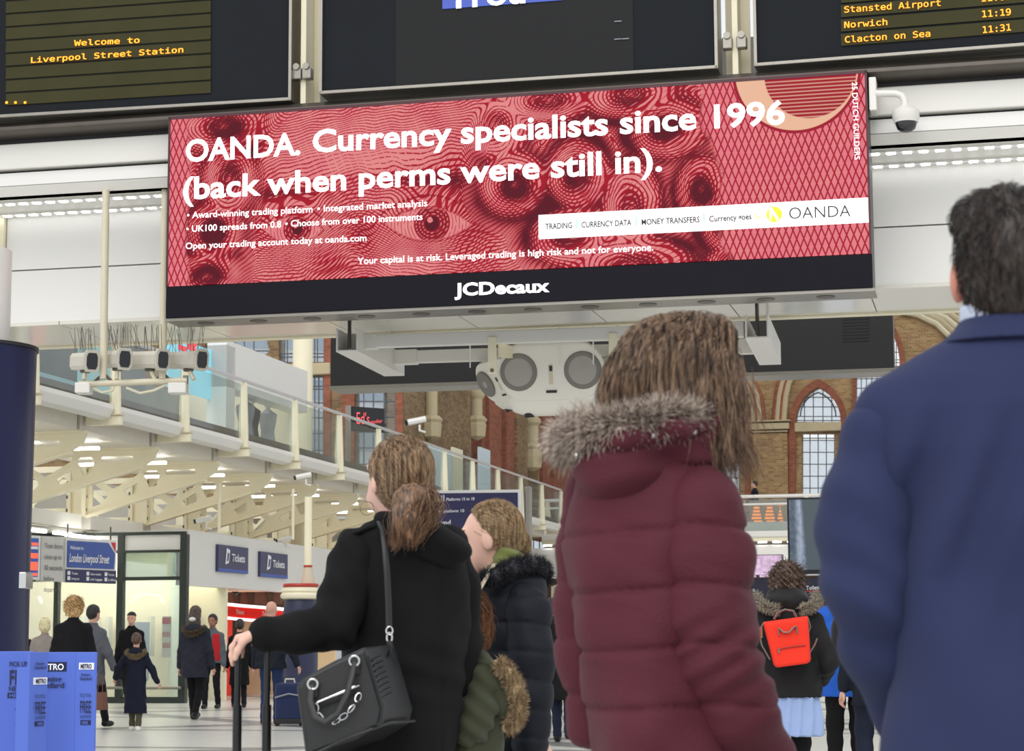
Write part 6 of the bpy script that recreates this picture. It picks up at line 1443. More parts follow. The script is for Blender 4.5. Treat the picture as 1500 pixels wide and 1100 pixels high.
    L('trousers', union([cone((xc + sx * .06, Y, .80), (xc + sx * .09, Y, .1), .085, .06) for sx in (-1, 1)], .03), .014, cloth('black_trousers', (22, 22, 26)), root)
    for sx in (-1, 1): L('shoe', wrap(ell((xc + sx * .1, Y + .05, .05), (.045, .13, .06)), lambda d, P_: np.maximum(d, -P_[:, 2])), .01, blackm, root)
    # handbag
    bag = thing('handbag', q(530, 1075, -.3), 'black leather handbag with chrome chain hanging from the black coated woman shoulder', 'bag')
    lea = mat('black_leather', (30, 31, 34), .38, var=.1, scale=6, bump=.15, bscale=350, spec=.5)
    A = [(434, 1006), (444, 992), (490, 968), (536, 947), (541, 965), (553, 1005), (563, 1040), (558, 1062), (520, 1085), (471, 1100), (448, 1110)]
    fr_ = [np.array(P(x, y, Y - .42)) for x, y in A]; c_ = np.mean(fr_, 0)
    bkp = [np.array(P(x + 42 - (x < 470) * 10, y - (4 if y < 1000 else 2), Y - .20)) for x, y in A]
    mb = MB(); n = len(A); fi = [c_ + (p - c_) * .95 + np.array((0, -.012, 0)) for p in fr_]
    cb_ = np.mean(bkp, 0); bi = [cb_ + (p - cb_) * .92 for p in bkp]
    vs = fi + fr_ + bkp + bi
    fs = [tuple(range(n))] + [(r_ * n + i, r_ * n + (i + 1) % n, (r_ + 1) * n + (i + 1) % n, (r_ + 1) * n + i) for r_ in range(3) for i in range(n)] + [tuple(range(4 * n - 1, 3 * n - 1, -1))]
    mb.add(vs, fs).build('body', lea, bag, bevel=.006)
    bq = lambda x, y, dy=-.44: np.array(P(x, y, Y + dy))
    side = MB()
    for k in range(8):
        t = k / 8; x0 = 545 + 16 * t; y0 = 968 + 62 * t; side.tube([bq(x0, y0, -.41), bq(x0 + 15, y0 - 7, -.34)], .0035, 5)
    s_ = side.build('pleats', lea, bag); s_['kind'] = 'stuff'
    MB().tube([bq(539, 960), bq(547, 990), bq(560, 1035), bq(558, 1060)], .004, 6).build('seam', lea, bag)
    MB().tube([bq(450, 1110), bq(500, 1085), bq(545, 1068), bq(572, 1058, -.38), bq(607, 1056, -.22)], .004, 6).build('seam', lea, bag)
    MB().tube([bq(*p_) for p_ in ((519, 970, -.45), (515, 990, -.47), (508, 1017, -.48), (494, 1045, -.48), (476, 1057, -.48), (461, 1050, -.47), (455, 1026, -.46), (457, 1004, -.45))], .0085, 8, rb=.6).build('handle', lea, bag, smooth=True)
    for x, y in ((519, 968), (458, 1002)):
        MB().tube([bq(x, y, -.455) + .013 * np.array((math.cos(t), 0, math.sin(t))) for t in np.linspace(0, 2 * math.pi, 16)], .0028, 6).build('ring', chrome, bag); MB().box(Fr(bq(x + 1, y + 4, -.448), 0), -.012, .012, 0, .01, -.028, .012).build('tab', lea, bag, bevel=.004)
    MB().tube([bq(461, 1031, -.447), bq(526, 1003, -.447)], .0035, 6).build('zip', chrome, bag)
    MB().tube([bq(459, 1039, -.444), bq(528, 1012, -.444)], .007, 6, rb=.4).build('pocket_edge', lea, bag)
    def chain(pts_):
        pts_ = [np.array(p) for p in pts_]; seg = []
        for a, b in zip(pts_[:-1], pts_[1:]):
            m_ = max(1, int(np.linalg.norm(b - a) / .019)); seg += [a + (b - a) * i / m_ for i in range(m_)]
        seg.append(pts_[-1])
        for i, (a, b) in enumerate(zip(seg[:-1], seg[1:])):
            d = unit(b - a); s2 = unit(np.cross(d, (0, 1, 0))) if i % 2 == 0 else unit(np.cross(d, (0, 1, 0)) + np.array((0, 1.2, 0))); c2 = (a + b) / 2
            MB().tube([c2 + d * .0125 * math.cos(t) + s2 * .007 * math.sin(t) for t in np.linspace(0, 2 * math.pi, 11)], .0018, 5).build('chain_link', chrome, bag, smooth=True)
    chain([bq(528, 1013, -.45), bq(521, 1030, -.46), bq(508, 1046, -.465), (bq(488, 1060, -.465))]); chain([bq(461, 1030, -.45), bq(464, 1043, -.46), bq(474, 1055, -.465)])
    # shoulder strap with chrome clip
    MB().tube([bq(x, y, dy) for x, y, dy in ((556, 764, -.14), (561, 775, -.19), (564, 800, -.215), (567, 840, -.22), (569, 880, -.215), (570, 921, -.215))], .0088, 8, rb=.35).build('shoulder_strap', lea, bag, smooth=True)
    for y, rr in ((924, .011), (934, .009)): MB().tube([bq(570.5, y, -.22) + rr * np.array((.8 * math.cos(t), 0, math.sin(t) * (1 if y < 930 else 1.5))) for t in np.linspace(0, 2 * math.pi, 16)], .0026, 6).build('clip_ring', chrome, bag)
    MB().tube([bq(571, 940, -.22), bq(573, 950, -.24), bq(574, 960, -.28)], .009, 6, rb=.5).build('strap_tab', lea, bag)
    # suitcase with telescopic handle
    sc_ = thing('suitcase', (P(371, 1000, Y - .22)[0], Y - .25, 0), 'suitcase with two tall black handle rods held by the black coated woman', 'suitcase')
    bl_ = mat('black_plastic', (20, 20, 23), .35)
    for x in (349, 392):
        a = np.array(P(x, 938, Y - .22)); MB().tube([a, (a[0], a[1], .95)], .0085, 10).build('rod', bl_, sc_, smooth=True); MB().tube([(a[0], a[1], .96), (a[0], a[1], .55)], .0125, 10).build('rod_sleeve', bl_, sc_, smooth=True)
    MB().tube([P(346, 940, Y - .22), P(356, 934, Y - .22), P(384, 934, Y - .22), P(394, 940, Y - .22)], .011, 10).build('grip', bl_, sc_, smooth=True)
    fx = Fr((P(370, 1000, Y - .22)[0], Y - .22, 0), 0); MB().box(fx, -.19, .19, -.02, .22, .05, .60).build('case', mat('dark_case_fabric', (34, 36, 44), .7), sc_, bevel=.03)
    for sx in (-.15, .15): MB().lathe(fx.w(sx, .03, .03), [(.03, -.012), (.03, .012)], 14, axis=(1, 0, 0)).build('wheel', bl_, sc_)

# ---- girl in navy padded jacket, face in profile
def girl():
    Y = 6.3; root = figure_root(750, Y, 'girl in a navy padded jacket with a low ponytail, face turned left'); q = lambda x, y, dy=0: P(x, y, Y + dy)
    nv = cloth('navy_padded_nylon', (21, 24, 34), .65, .1, .12, 6, 200, sheen=.0)
    rows = [(835, 712, 780, .6), (850, 700, 798, .85), (880, 690, 803, 1), (920, 690, 803, 1), (960, 694, 803, 1), (1000, 698, 803, 1), (1050, 704, 803, 1.02), (1100, 708, 800, 1.03), (1160, 708, 798, 1)]
    z0 = q(750, 915)[2]; dz = 40 * Y / 3000
    def qu(amp=.004):
        def g(d, P_):
            ph = (P_[:, 2] - z0 + .006 * wav(P_, 17, 9, 0)) / dz; fr_ = np.abs(ph - np.round(ph)); return d + .005 * np.exp(-(fr_ * dz / .006) ** 2) - amp * np.sqrt(np.clip(fr_ * 2, 0, 1)) + folds(P_, .003)
        return g
    L('jacket', wrap(loft(prow(rows, Y, .13), 2.2), qu()), .009, nv, root)
    arm = [q(755, 862, -.06), q(772, 895, -.1), q(777, 960, -.12), q(776, 1020, -.13), q(776, 1086, -.15)]
    L('sleeve', wrap(union([cone(a, b, r1, r2) for a, b, r1, r2 in zip(arm[:-1], arm[1:], (.05, .066, .066, .062), (.066, .066, .062, .056))], .03), qu(.003)), .0085, nv, root)
    arm2 = [q(715, 862, .08), q(705, 940, .1), q(690, 1010, .05)]; L('sleeve', wrap(union([cone(a, b, .058, .052) for a, b in zip(arm2[:-1], arm2[1:])], .03), qu(.003)), .012, nv, root)
    hc = q(717, 789); fwd_ = (-.97, .20, -.14); pr, ears, eyes, hq, el = head_prims(hc, .93, fwd_); xc = P(745, 900, Y)[0]
    body = pr + [cone(hq(0, -.02, -.04), q(742, 862), .046, .05), loft([(.75, xc, Y, .12, .1), (1.0, xc, Y, .11, .09), (1.25, xc, Y, .12, .08)])] + [cone(arm[i], arm[i + 1], .035, .03) for i in range(1, 4)] + [cone(arm2[i], arm2[i + 1], .035, .03) for i in range(2)]
    for sx in (-1, 1): body += [cone((xc + sx * .07, Y, .75), (xc + sx * .08, Y, .42), .075, .05), cone((xc + sx * .08, Y, .42), (xc + sx * .08, Y, .08), .046, .034)]
    f_ = union([union(body, .024), union(ears, .006)], .007)
    L('body', f_, .0055, skin2, root); L('hand', union(hand_prims(q(777, 1082, -.15), (.05, 0, -1), (-1, .2, 0), .85, .45), .007), .005, skin2, root)
    dk_ = mat('dark_eyelash', (60, 44, 36), .6)
    for i, e_ in enumerate(eyes):
        MB().lathe(e_, [(.002, -.011), (.010, -.005), (.0115, 0), (.010, .005), (.002, .011)], 12).build('eye', white, root, smooth=True)
    for sx in (-1, 1):
        MB().tube([hq(sx * .048, .068, .010), hq(sx * .036, .085, .016), hq(sx * .02, .088, .012)], .0018, 5).build('eyelash', dk_, root)
        MB().tube([hq(sx * .054, .068, .034), hq(sx * .038, .084, .040), hq(sx * .018, .09, .036)], .0028, 5).build('eyebrow', hair_mat('blond_brown_hair', (112, 88, 62), (190, 160, 122), .38), root)
    MB().tube([hq(-.02, .092, -.0625), hq(0, .1, -.062), hq(.02, .092, -.0625)], .0035, 6).build('lips', mat('lips', (190, 112, 108), .5), root, smooth=True)
    tie = hq(0, -.100, -.012); hr = union([el(0, -.020, .036, .080, .096, .086), el(0, -.045, -.018, .070, .062, .064)], .03)
    fc = hq(0, .016, .06).astype(f32); fdir = unit(unit(fwd_) * 1. + np.array((0, 0, -.75))).astype(f32); er = hq(0, .0, -.02).astype(f32); ff = unit(fwd_).astype(f32)
    def hcut(d, P_):
        a = (P_ - fc) @ fdir; b = ((P_ - er) @ ff) ; low = np.where(P_[:, 2] < er[2] + .02, b + .012, -1.)
        return np.maximum(np.maximum(d, a), low)
    hm = MATS['blond_brown_hair']; o = L('hair', wrap(hr, hcut), .0045, hm, root); V_ = np.array([v.co for v in o.data.vertices]) + base_of(root)
    pts = surf_pts(V_, 3600, None, 4); ps = comb(hr, pts, lambda p: unit_rows(tie - p), 8, .012, .0018, .05); strands_mesh(shift(ps, root), .0009, 'hair_strands', hair_mat('blond_strands', (128, 102, 72), (204, 176, 138), .32), root)
    L('hair_band', ell(tie, (.016, .016, .02)), .004, mat('orange_hair_band', (228, 120, 84), .5), root)
    tail = union([cone(tie, q(752, 785), .020, .032), ell(q(757, 797), (.036, .032, .040)), cone(q(760, 802), q(764, 816), .026, .014)], .02)
    o = L('ponytail', wrap(tail, lambda d, P_: d + .001 * np.sin(P_[:, 2] * 160 + P_[:, 0] * 120)), .0045, hm, root); V_ = np.array([v.co for v in o.data.vertices]) + base_of(root)
    ps = comb(tail, surf_pts(V_, 1300, None, 8), lambda p: np.tile(np.array((.6, 0, -.75)), (len(p), 1)), 6, .010, .0018, .08); strands_mesh(shift(ps, root), .0009, 'ponytail_strands', MATS['blond_strands'], root)
    ol = cloth('olive_hoodie_cotton', (112, 118, 62), .85)
    L('hoodie', wrap(union([ell(q(747, 816, -.03), (.052, .07, .030), (20, 'Y')), ell(q(735, 828, -.03), (.05, .07, .028), (-30, 'Y'))], .02), lambda d, P_: d + .003 * np.sin((P_[:, 2] + P_[:, 0] * .4) * 170)), .005, ol, root)
    MB().tube([q(724, 826, -.13), q(714, 843, -.15), q(702, 864, -.155), q(692, 884, -.15)], .009, 8, rb=.4).build('cream_strap', mat('cream_webbing', (222, 208, 184), .7), root, smooth=True)
    MB().tube([q(694, 846, -.14), q(688, 872, -.15)], .0022, 6).build('zip', chrome, root)
    path = [q(708, 852, -.12), q(728, 842, -.14), q(750, 832, -.13), q(775, 826, -.08), q(793, 832, 0), q(797, 845, .08)]; bf = hair_mat('black_fur', (10, 10, 14), (48, 48, 58), .6)
    L('fur_base', union([cone(a, b, .020, .024) for a, b in zip(path[:-1], path[1:])], .01), .008, bf, root); fur(np.array(path) - base_of(root), None, .018, 3000, .026, bf, root, thick=.0014, seed=12, droop=.2)
    L('trousers', union([cone((xc + sx * .07, Y, .72), (xc + sx * .08, Y, .1), .08, .055) for sx in (-1, 1)], .03), .014, cloth('dark_leggings', (26, 26, 32)), root)
    for sx in (-1, 1): L('shoe', wrap(ell((xc + sx * .08 - .03, Y, .045), (.11, .042, .05)), lambda d, P_: np.maximum(d, -P_[:, 2])), .01, blackm, root)

# ---- child in green parka
def child():
    Y = 5.95; root = figure_root(700, Y, 'child in an olive green parka with a fur edged hood beside the black coat'); q = lambda x, y, dy=0: P(x, y, Y + dy)
    gr = cloth('olive_parka_cotton', (62, 66, 48), .9, .14, .35, 7, 260)
    rows = [(945, 674, 704, .6), (960, 670, 718, .8), (985, 664, 734, 1), (1020, 660, 740, 1.05), (1060, 656, 740, 1.1), (1100, 650, 738, 1.12), (1190, 648, 736, 1.1)]
    L('parka', wrap(loft(prow(rows, Y, .10), 2.2), lambda d, P_: d + folds(P_, .006, 1.1)), .008, gr, root)
    arm = [q(700, 972, -.04), q(706, 995, -.06), q(700, 1040, -.09), q(690, 1064, -.10), q(668, 1078, -.02), q(640, 1084, .05)]
    L('sleeve', wrap(union([cone(a, b, r1, r2) for a, b, r1, r2 in zip(arm[:-1], arm[1:], (.04, .052, .052, .05, .046), (.052, .052, .05, .046, .04))], .025), lambda d, P_: d + .005 * np.sin(P_[:, 2] * 110 + P_[:, 0] * 90) + folds(P_, .003, 1.4)), .007, gr, root)
    L('hood', wrap(union([ell(q(722, 1005, -.02), (.045, .085, .075), (-20, 'Y')), ell(q(735, 1035, -.02), (.045, .08, .06)), ell(q(690, 955, 0), (.045, .06, .03))], .03), lambda d, P_: d + folds(P_, .004, 1.4)), .007, gr, root)
    L('shoulder_strap', cone(q(688, 965, -.07), q(724, 975, -.09), .018, .016, ((0, 0, 1), .5)), .006, gr, root)
    path = [q(728, 972, -.09), q(743, 984, -.10), q(756, 1008, -.10), q(760, 1035, -.09), q(755, 1055, -.08), q(742, 1066, -.07)]; fm = hair_mat('sandy_fur', (120, 96, 68), (208, 184, 146), .7)
    L('fur_base', union([cone(a, b, .013, .015) for a, b in zip(path[:-1], path[1:])], .01), .007, fm, root); fur(np.array(path) - base_of(root), None, .011, 3200, .026, fm, root, thick=.0012, seed=21, droop=.1, outv=(.5, -.2, 0))
    hc = q(664, 916); pr, ears, eyes, hq, el = head_prims(hc, .88, (-.9, .3, -.1)); xc = P(698, 1000, Y)[0]
    body = pr + [cone(hq(0, -.02, -.04), q(690, 965), .042, .045), loft([(.5, xc, Y, .07, .06), (.8, xc, Y, .07, .06), (1.02, xc, Y, .07, .05)])] + [cone(arm[i], arm[i + 1], .03, .026) for i in range(1, 5)]
    for sx in (-1, 1): body += [cone((xc + sx * .05, Y, .55), (xc + sx * .06, Y, .07), .06, .03)]
    L('body', union([union(body, .022), union(ears, .006)] + hand_prims(arm[-1], (-.9, 0, -.2), (0, 0, -1), .75, .5), .008), .007, skin2, root)
    for e_ in eyes: MB().lathe(e_, [(.002, -.010), (.0105, 0), (.002, .010)], 10).build('eye', white, root, smooth=True)
    hr = union([el(0, -.022, .03, .088, .102, .094), el(0, -.045, -.03, .078, .07, .075)], .03); bm_ = hair_mat('chestnut_hair', (84, 52, 32), (158, 108, 72), .6)
    o = L('hair', wrap(hr, lambda d, P_: np.maximum(d + .002 * wav(P_, 120, 90, 60), (P_ - hq(0, .05, 0).astype(f32)) @ unit((-.9, .3, -.1)).astype(f32))), .006, bm_, root); V_ = np.array([v.co for v in o.data.vertices]) + base_of(root)
    strands_mesh(shift(comb(hr, surf_pts(V_, 2200, None, 4), lambda p: np.tile(np.array((.3, 0, -1.)), (len(p), 1)), 4, .010, .005, .3), root), .001, 'hair_strands', bm_, root)
    L('trousers', union([cone((xc + sx * .05, Y, .55), (xc + sx * .06, Y, .08), .075, .05) for sx in (-1, 1)], .03), .014, cloth('dark_leggings', (26, 26, 32)), root)
    for sx in (-1, 1): L('shoe', wrap(ell((xc + sx * .06 - .03, Y, .04), (.09, .036, .045)), lambda d, P_: np.maximum(d, -P_[:, 2])), .01, blackm, root)
suit_man(); maroon(); black_coat(); girl(); child()
# ------------------------------------------------------------------ generic smaller figures (local frame: +y is where they face)
def person(label, x, Y, H, yaw, coat, hem=.80, legs=(26, 27, 34), hair=('short', (30, 24, 22)), coat_puff=.020, lf=(-.10, .02), rf=(.10, -.02), lh=None, rh=None, shoes=(20, 20, 22), skin_m=skin, h=.013, fur_rgb=None, extra=None, group=None, z0=0., lift=(0, 0), dress=None, look=None, xw=None, width=1.0):
    k = H / 1.75; px_ = P(x, 943, Y)[0] if xw is None else xw
    root = thing('person', (px_, Y, z0), label, 'person', group, rz=R(yaw))
    def S_(v): return np.array(v, float) * k
    W2 = width
    shl, shr = S_((-.150 * W2, 0, 1.345)), S_((.150 * W2, 0, 1.345)); hpl, hpr = S_((-.085, 0, .92)), S_((.085, 0, .92))
    lh_ = S_(lh if lh is not None else (-.25 * W2, .05, .80)); rh_ = S_(rh if rh is not None else (.25 * W2, .05, .80))
    al, ar = S_((lf[0], lf[1], .085 + lift[0])), S_((rf[0], rf[1], .085 + lift[1]))
    el_, lh_ = ik(shl, lh_, .29 * k, .25 * k, (-.5, -1, -.3)); er_, rh_ = ik(shr, rh_, .29 * k, .25 * k, (.5, -1, -.3))
    kl, al = ik(hpl, al, .43 * k, .42 * k, (0, 1, 0)); kr, ar = ik(hpr, ar, .43 * k, .42 * k, (0, 1, 0))
    hc = S_((0, .01, 1.635)); pr, ears, eyes, hq, el = head_prims(hc, 1.07 * k, look or (0, 1, 0))
    body = pr + [cone(hq(0, -.015, -.06), S_((0, -.01, 1.44)), .052 * k, .058 * k), loft([tuple(S_((.90, 0, 0, .145, .10))), tuple(S_((1.1, 0, 0, .125, .09))), tuple(S_((1.3, 0, 0, .155, .10))), tuple(S_((1.42, 0, 0, .11, .07)))]),
        cone(shl, el_, .042 * k, .034 * k), cone(el_, lh_, .034 * k, .024 * k), cone(shr, er_, .042 * k, .034 * k), cone(er_, rh_, .034 * k, .024 * k),
        cone(hpl, kl, .075 * k, .05 * k), cone(kl, al, .05 * k, .034 * k), cone(hpr, kr, .075 * k, .05 * k), cone(kr, ar, .05 * k, .034 * k)]
    body_f = union([union(body, .025 * k), union(ears, .006)], .008)
    V_, F_ = nets(body_f, h)
    mb = MB(); mb.v = [tuple(v) for v in V_]; mb.f = [tuple(f) for f in F_]
    for w_, e_, sd in ((lh_, el_, 1), (rh_, er_, -1)):   # fingers rooted inside the palm
        d = unit(w_ - e_); pn = unit(np.array((-sd * -1., .2, 0))); pn = unit(pn - d * np.dot(pn, d)); s2 = np.cross(d, pn)
        mb.tube([w_, w_ + d * .04 * k, w_ + d * .085 * k], [.024 * k, .034 * k, .03 * k], 8, rb=.5)
        for q_, off in enumerate((.026, .009, -.009, -.025)):
            a = w_ + d * .08 * k + s2 * off * k; b = a + unit(d + pn * .3) * .034 * k; c = b + unit(d * .6 + pn * .8) * (.034 - .004 * abs(q_ - 1)) * k; mb.tube([a, b, c], [.0095 * k, .009 * k, .007 * k], 6)
        a = w_ + d * .03 * k + s2 * .025 * k; mb.tube([a, a + unit(d + s2) * .035 * k, a + unit(d + s2 * .5) * .065 * k], [.013 * k, .011 * k, .008 * k], 6)
    me = bpy.data.meshes.new('body'); me.from_pydata(mb.v, [], mb.f); o = link('body', me, skin_m, root, True)
    if abs(((yaw + 180) % 360) - 180) > 60:
        for e_ in eyes: MB_local(MB().lathe(e_, [(.002, -.012 * k), (.012 * k, 0), (.002, .012 * k)], 8), 'eye', blackm, root)
    # garments
    cm = cloth('coat_%d_%d_%d' % coat, coat, .8, .14, .3, 5, 120, sheen=.0); p_ = coat_puff
    hz = hem * k; mid = 1.05 * k
    rows = [(hz, 0, 0, (.185 + p_ * .6) * k * W2, (.135 + p_) * k), (max(hz + .05, .92 * k), 0, 0, (.17 + p_) * k * W2, (.125 + p_) * k), (1.12 * k, 0, 0, (.155 + p_) * k * W2, (.11 + p_) * k), (1.28 * k, 0, 0, (.160 + p_) * k * W2, (.112 + p_) * k), (1.37 * k, 0, 0, (.145 + p_) * k * W2, (.10 + p_) * k), (1.43 * k, 0, -.005 * k, (.095 + p_) * k, (.075 + p_) * k), (1.475 * k, 0, -.01 * k, .07 * k, .07 * k), (1.50 * k, 0, -.01 * k, .066 * k, .066 * k)]
    cf = union([loft(rows, 2.2), cone(S_((-.03, 0, 1.42)), shl, .055 * k, (.055 + p_) * k), cone(S_((.03, 0, 1.42)), shr, .055 * k, (.055 + p_) * k), cone(shl, el_, (.055 + p_) * k, (.046 + p_) * k), cone(el_, lh_ - unit(lh_ - el_) * .01, (.046 + p_) * k, (.036 + p_ * .7) * k), cone(shr, er_, (.055 + p_) * k, (.046 + p_) * k), cone(er_, rh_ - unit(rh_ - er_) * .01, (.046 + p_) * k, (.036 + p_ * .7) * k)], .03 * k)
    sdf_obj('coat', wrap(cf, lambda d, P_: d + folds(P_, .006, 1.0)), h, cm, root)
    tm = cloth('trousers_%d_%d_%d' % legs, legs, .85, .12, .2, 6, 160, sheen=0)
    tf = union([cone(hpl, kl, .092 * k, .066 * k), cone(kl, al + np.array((0, 0, .0)), .066 * k, .052 * k), cone(hpr, kr, .092 * k, .066 * k), cone(kr, ar, .066 * k, .052 * k), ell(S_((0, 0, .93)), S_((.16, .115, .10)))], .02)
    sdf_obj('trousers', wrap(tf, lambda d, P_: d + .003 * wav(P_, 9, 14, 45)), h, tm, root)
    sm = cloth('shoes_%d_%d_%d' % shoes, shoes, .5, .1, .1)
    for a, dy in ((al, 0), (ar, 0)):
        bz = a[2] - .085 * k
        sdf_obj('shoe', wrap(union([ell(a + S_((0, .06, -.045)), S_((.043, .135, .048))), cone(a, a + S_((0, -.01, -.03)), .045 * k, .048 * k)], .02), lambda d, P_, b_=bz: np.maximum(d, b_ - P_[:, 2])), .011, sm, root)
    if dress:
        rgb_, dz0, dz1, wd0, wd1 = dress
        sdf_obj('dress', wrap(loft([(dz0 * k, 0, 0, wd0 * k, .16 * k), (dz1 * k, 0, 0, wd1 * k, .16 * k), (.99 * k, 0, 0, .17 * k, .14 * k)], 2.2), lambda d, P_: d + .008 * np.sin(np.arctan2(P_[:, 0], P_[:, 1]) * 13 + P_[:, 2] * 9)), .011, cloth('dress_%d' % rgb_[0], rgb_, .8, .06, .1), root)
    kind, rgb_ = hair; lt = tuple(min(255, int(v * 1.5 + 25)) for v in rgb_); hm = hair_mat('hair_%d_%d_%d' % rgb_, rgb_, lt, .5)
    cr = S_((0, -.02, 1.75)); ln = {'short': [], 'bald': None, 'bob': [el(0, -.045, -.03, .088, .075, .09)], 'long': [el(0, -.045, -.04, .088, .075, .09), el(0, -.06, -.13, .10, .055, .11)], 'curly': [el(0, -.03, -.02, .115, .10, .115)], 'beanie': []}[kind]
    if ln is not None:
        big = 1.12 if kind == 'curly' else 1.0
        hr = union([el(0, -.018, .038, .083 * big, .100 * big, .090 * big), el(0, -.05, -.01, .074, .062, .07)] + ln, .03)
        fz = hq(0, .062, .055).astype(f32); fd = unit((0, 1, -.55)).astype(f32)
        if kind == 'beanie': hm = blackm; fz = hq(0, 0, .045).astype(f32); fd = unit((0, .15, -1)).astype(f32)
        amp = .016 if kind == 'curly' else .003
        sdf_obj('beanie' if kind == 'beanie' else 'hair', wrap(hr, lambda d, P_: np.maximum(d + amp * wav(P_, 95, 70, 80) * wav(P_, 60, -90, 75, 1.), (P_ - fz) @ fd)), .009, hm, root)
        if kind == 'curly':
            rg = np.random.default_rng(4); n = 1500; dv = unit_rows(rg.normal(0, 1, (n, 3)) + np.array((0, -.3, .2))); c0 = hq(0, -.02, .02) + dv * (.095 * k); ps = [c0]
            for j in range(6): ps.append(ps[-1] + (dv * .35 + rg.normal(0, .8, (n, 3))) * .011)
            o = strands_mesh(np.stack(ps, 1) , .0045, 'curls', hm, root)
    if fur_rgb:
        fm_ = hair_mat('fur_%d' % fur_rgb[0], tuple(int(v * .55) for v in fur_rgb), fur_rgb, .7)
        pa = [S_(v) for v in ((-.15, .02, 1.43), (-.15, -.10, 1.40), (-.07, -.17, 1.34), (0, -.19, 1.32), (.07, -.17, 1.34), (.15, -.10, 1.40), (.15, .02, 1.43))]
        sdf_obj('hood', union([ell(S_((0, -.10, 1.40)), S_((.14, .08, .09)))], .02), .012, cm, root)
        fur(pa, None, .022 * k, 1500, .045 * k, fm_, root, thick=.004, seed=8)
    if extra: extra(root, k, hq, cm)
    return root
def MB_local(mb, name, m, parent, **kw):
    me = bpy.data.meshes.new(name); me.from_pydata(mb.v, [], mb.f); return link(name, me, m, parent, kw.get('smooth', True))
def dist_for(yf):     # distance of a floor point seen at image row yf
    return float(floor_at(750, yf)[1])

# people on the concourse, left to right
d = 41; person('blonde woman in a light grey coat by the dark blue column', 65, 30, 1.52, 8, (150, 142, 136), .5, hair=('bob', (190, 160, 120)))
person('person in dark clothes mostly hidden behind the dark blue column', 30, 31, 1.50, 0, (26, 26, 32), .6, hair=('short', (30, 24, 22)))
person('woman with curly blonde hair and a black coat behind the newspaper stands', 107, 26.5, 1.73, 6, (16, 16, 20), .6, hair=('curly', (140, 112, 74)), width=1.12)
person('dark haired man in a grey coat carrying a brown paper bag', 136, 28.5, 1.67, -28, (96, 98, 106), .62, hair=('short', (22, 18, 18)), rh=(.30, .12, .84), lf=(-.08, -.16), rf=(.08, .22))
person('man in a black beanie and black coat facing the camera', 192, dist_for(1031), 1.74, 178, (18, 18, 22), .5, hair=('beanie', (16, 16, 18)), skin_m=skin, lf=(-.09, .14), rf=(.09, -.16), lift=(0, .03), width=1.1)
person('child in a long navy coat with a fur hood, olive trousers and white shoes', 200, dist_for(1068), 1.28, 2, (24, 28, 46), .32, (84, 80, 64), ('short', (62, 44, 34)), shoes=(236, 234, 230), fur_rgb=(170, 150, 112), rh=(.40, .02, .86), lh=(-.38, .06, .94), lf=(-.07, .12), rf=(.07, -.08), h=.010)
def white_patch(root, k, hq, cm): sdf_obj('white_hat_pompom', ell(hq(-.01, -.11, -.075), (.055, .04, .035)), .009, white, root)
person('woman walking away in a dark parka with a fur hood and black leggings', 286, dist_for(1053), 1.70, -12, (40, 42, 54), .66, (16, 16, 20), ('long', (52, 40, 34)), fur_rgb=(128, 108, 80), lf=(-.08, .18), rf=(.09, -.20), lift=(0, .05), extra=white_patch, h=.011, width=1.1)
def red_vest(root, k, hq, cm):
    sdf_obj('red_vest', wrap(loft([(.90 * k, 0, 0, .185 * k, .14 * k), (1.2 * k, 0, 0, .18 * k, .138 * k), (1.38 * k, 0, 0, .17 * k, .12 * k)], 2.2), lambda d, P_: np.maximum(d - .012, -(np.abs(P_[:, 0]) - .035) * (P_[:, 1] > 0) - .5 * (P_[:, 1] <= 0))), .012, cloth('vest_red', (186, 30, 36), .7), root)
person('dark haired man in a red vest over grey sleeves facing the camera', 311, dist_for(1036), 1.66, 172, (92, 96, 104), .85, (24, 24, 30), ('short', (18, 14, 14)), skin_m=mat('skin_tan', (158, 108, 84), .5), extra=red_vest, lf=(-.10, -.1), rf=(.1, .1))
person('person in a long black coat standing behind the suitcase rods', 351, 37.5, 1.58, 10, (14, 14, 17), .45, hair=('short', (30, 24, 22)))
person('bald man in a dark jacket and blue jeans pulling a blue suitcase', 397, dist_for(1060), 1.73, -6, (30, 34, 46), .80, (44, 60, 98), ('bald', (60, 50, 44)), skin_m=mat('skin_pink', (226, 172, 152), .45), rh=(.42, -.02, .78), lh=(-.26, .1, .82), width=1.15, h=.011)
person('person with short dark hair in a black knee length coat seen from behind', 823, dist_for(1088), 1.64, -4, (17, 17, 20), .52, (34, 40, 58), ('short', (20, 18, 18)), lf=(-.07, .16), rf=(.08, -.22), lift=(0, .05), h=.009, width=1.0)
person('person with dark hair just beyond the black knee length coat', 808, dist_for(1052), 1.80, 0, (28, 26, 30), .6, hair=('bob', (30, 24, 22)))
person('person in light blue jeans far off beside the maroon coat', 852, dist_for(1016), 1.6, 10, (90, 96, 110), .85, (92, 116, 156), hair=('short', (60, 44, 30)), width=.95)
person('person leaning at the far gallery rail in a dark jacket with an orange waistband', 1110, 73.2, 1.72, 95, (22, 24, 32), .95, (40, 40, 46), ('short', (26, 22, 20)), z0=X(1100, 783)[1] + .36, h=.02, rh=(.1, .3, 1.0), width=1.2)
person('person in a bright blue rain jacket and black trousers beside the suited man', 1240, 15.6, 1.70, -3, (36, 92, 190), .74, (18, 17, 19), ('short', (50, 40, 34)), coat_puff=.03, h=.011, lf=(-.11, .0), rf=(.08, .0), rh=(.2, .3, 1.1))
person('person in dark navy clothes partly behind the suited man', 1284, 14.6, 1.70, 0, (24, 28, 40), .70, (30, 36, 54), ('short', (50, 40, 34)), h=.012, coat_puff=.01)
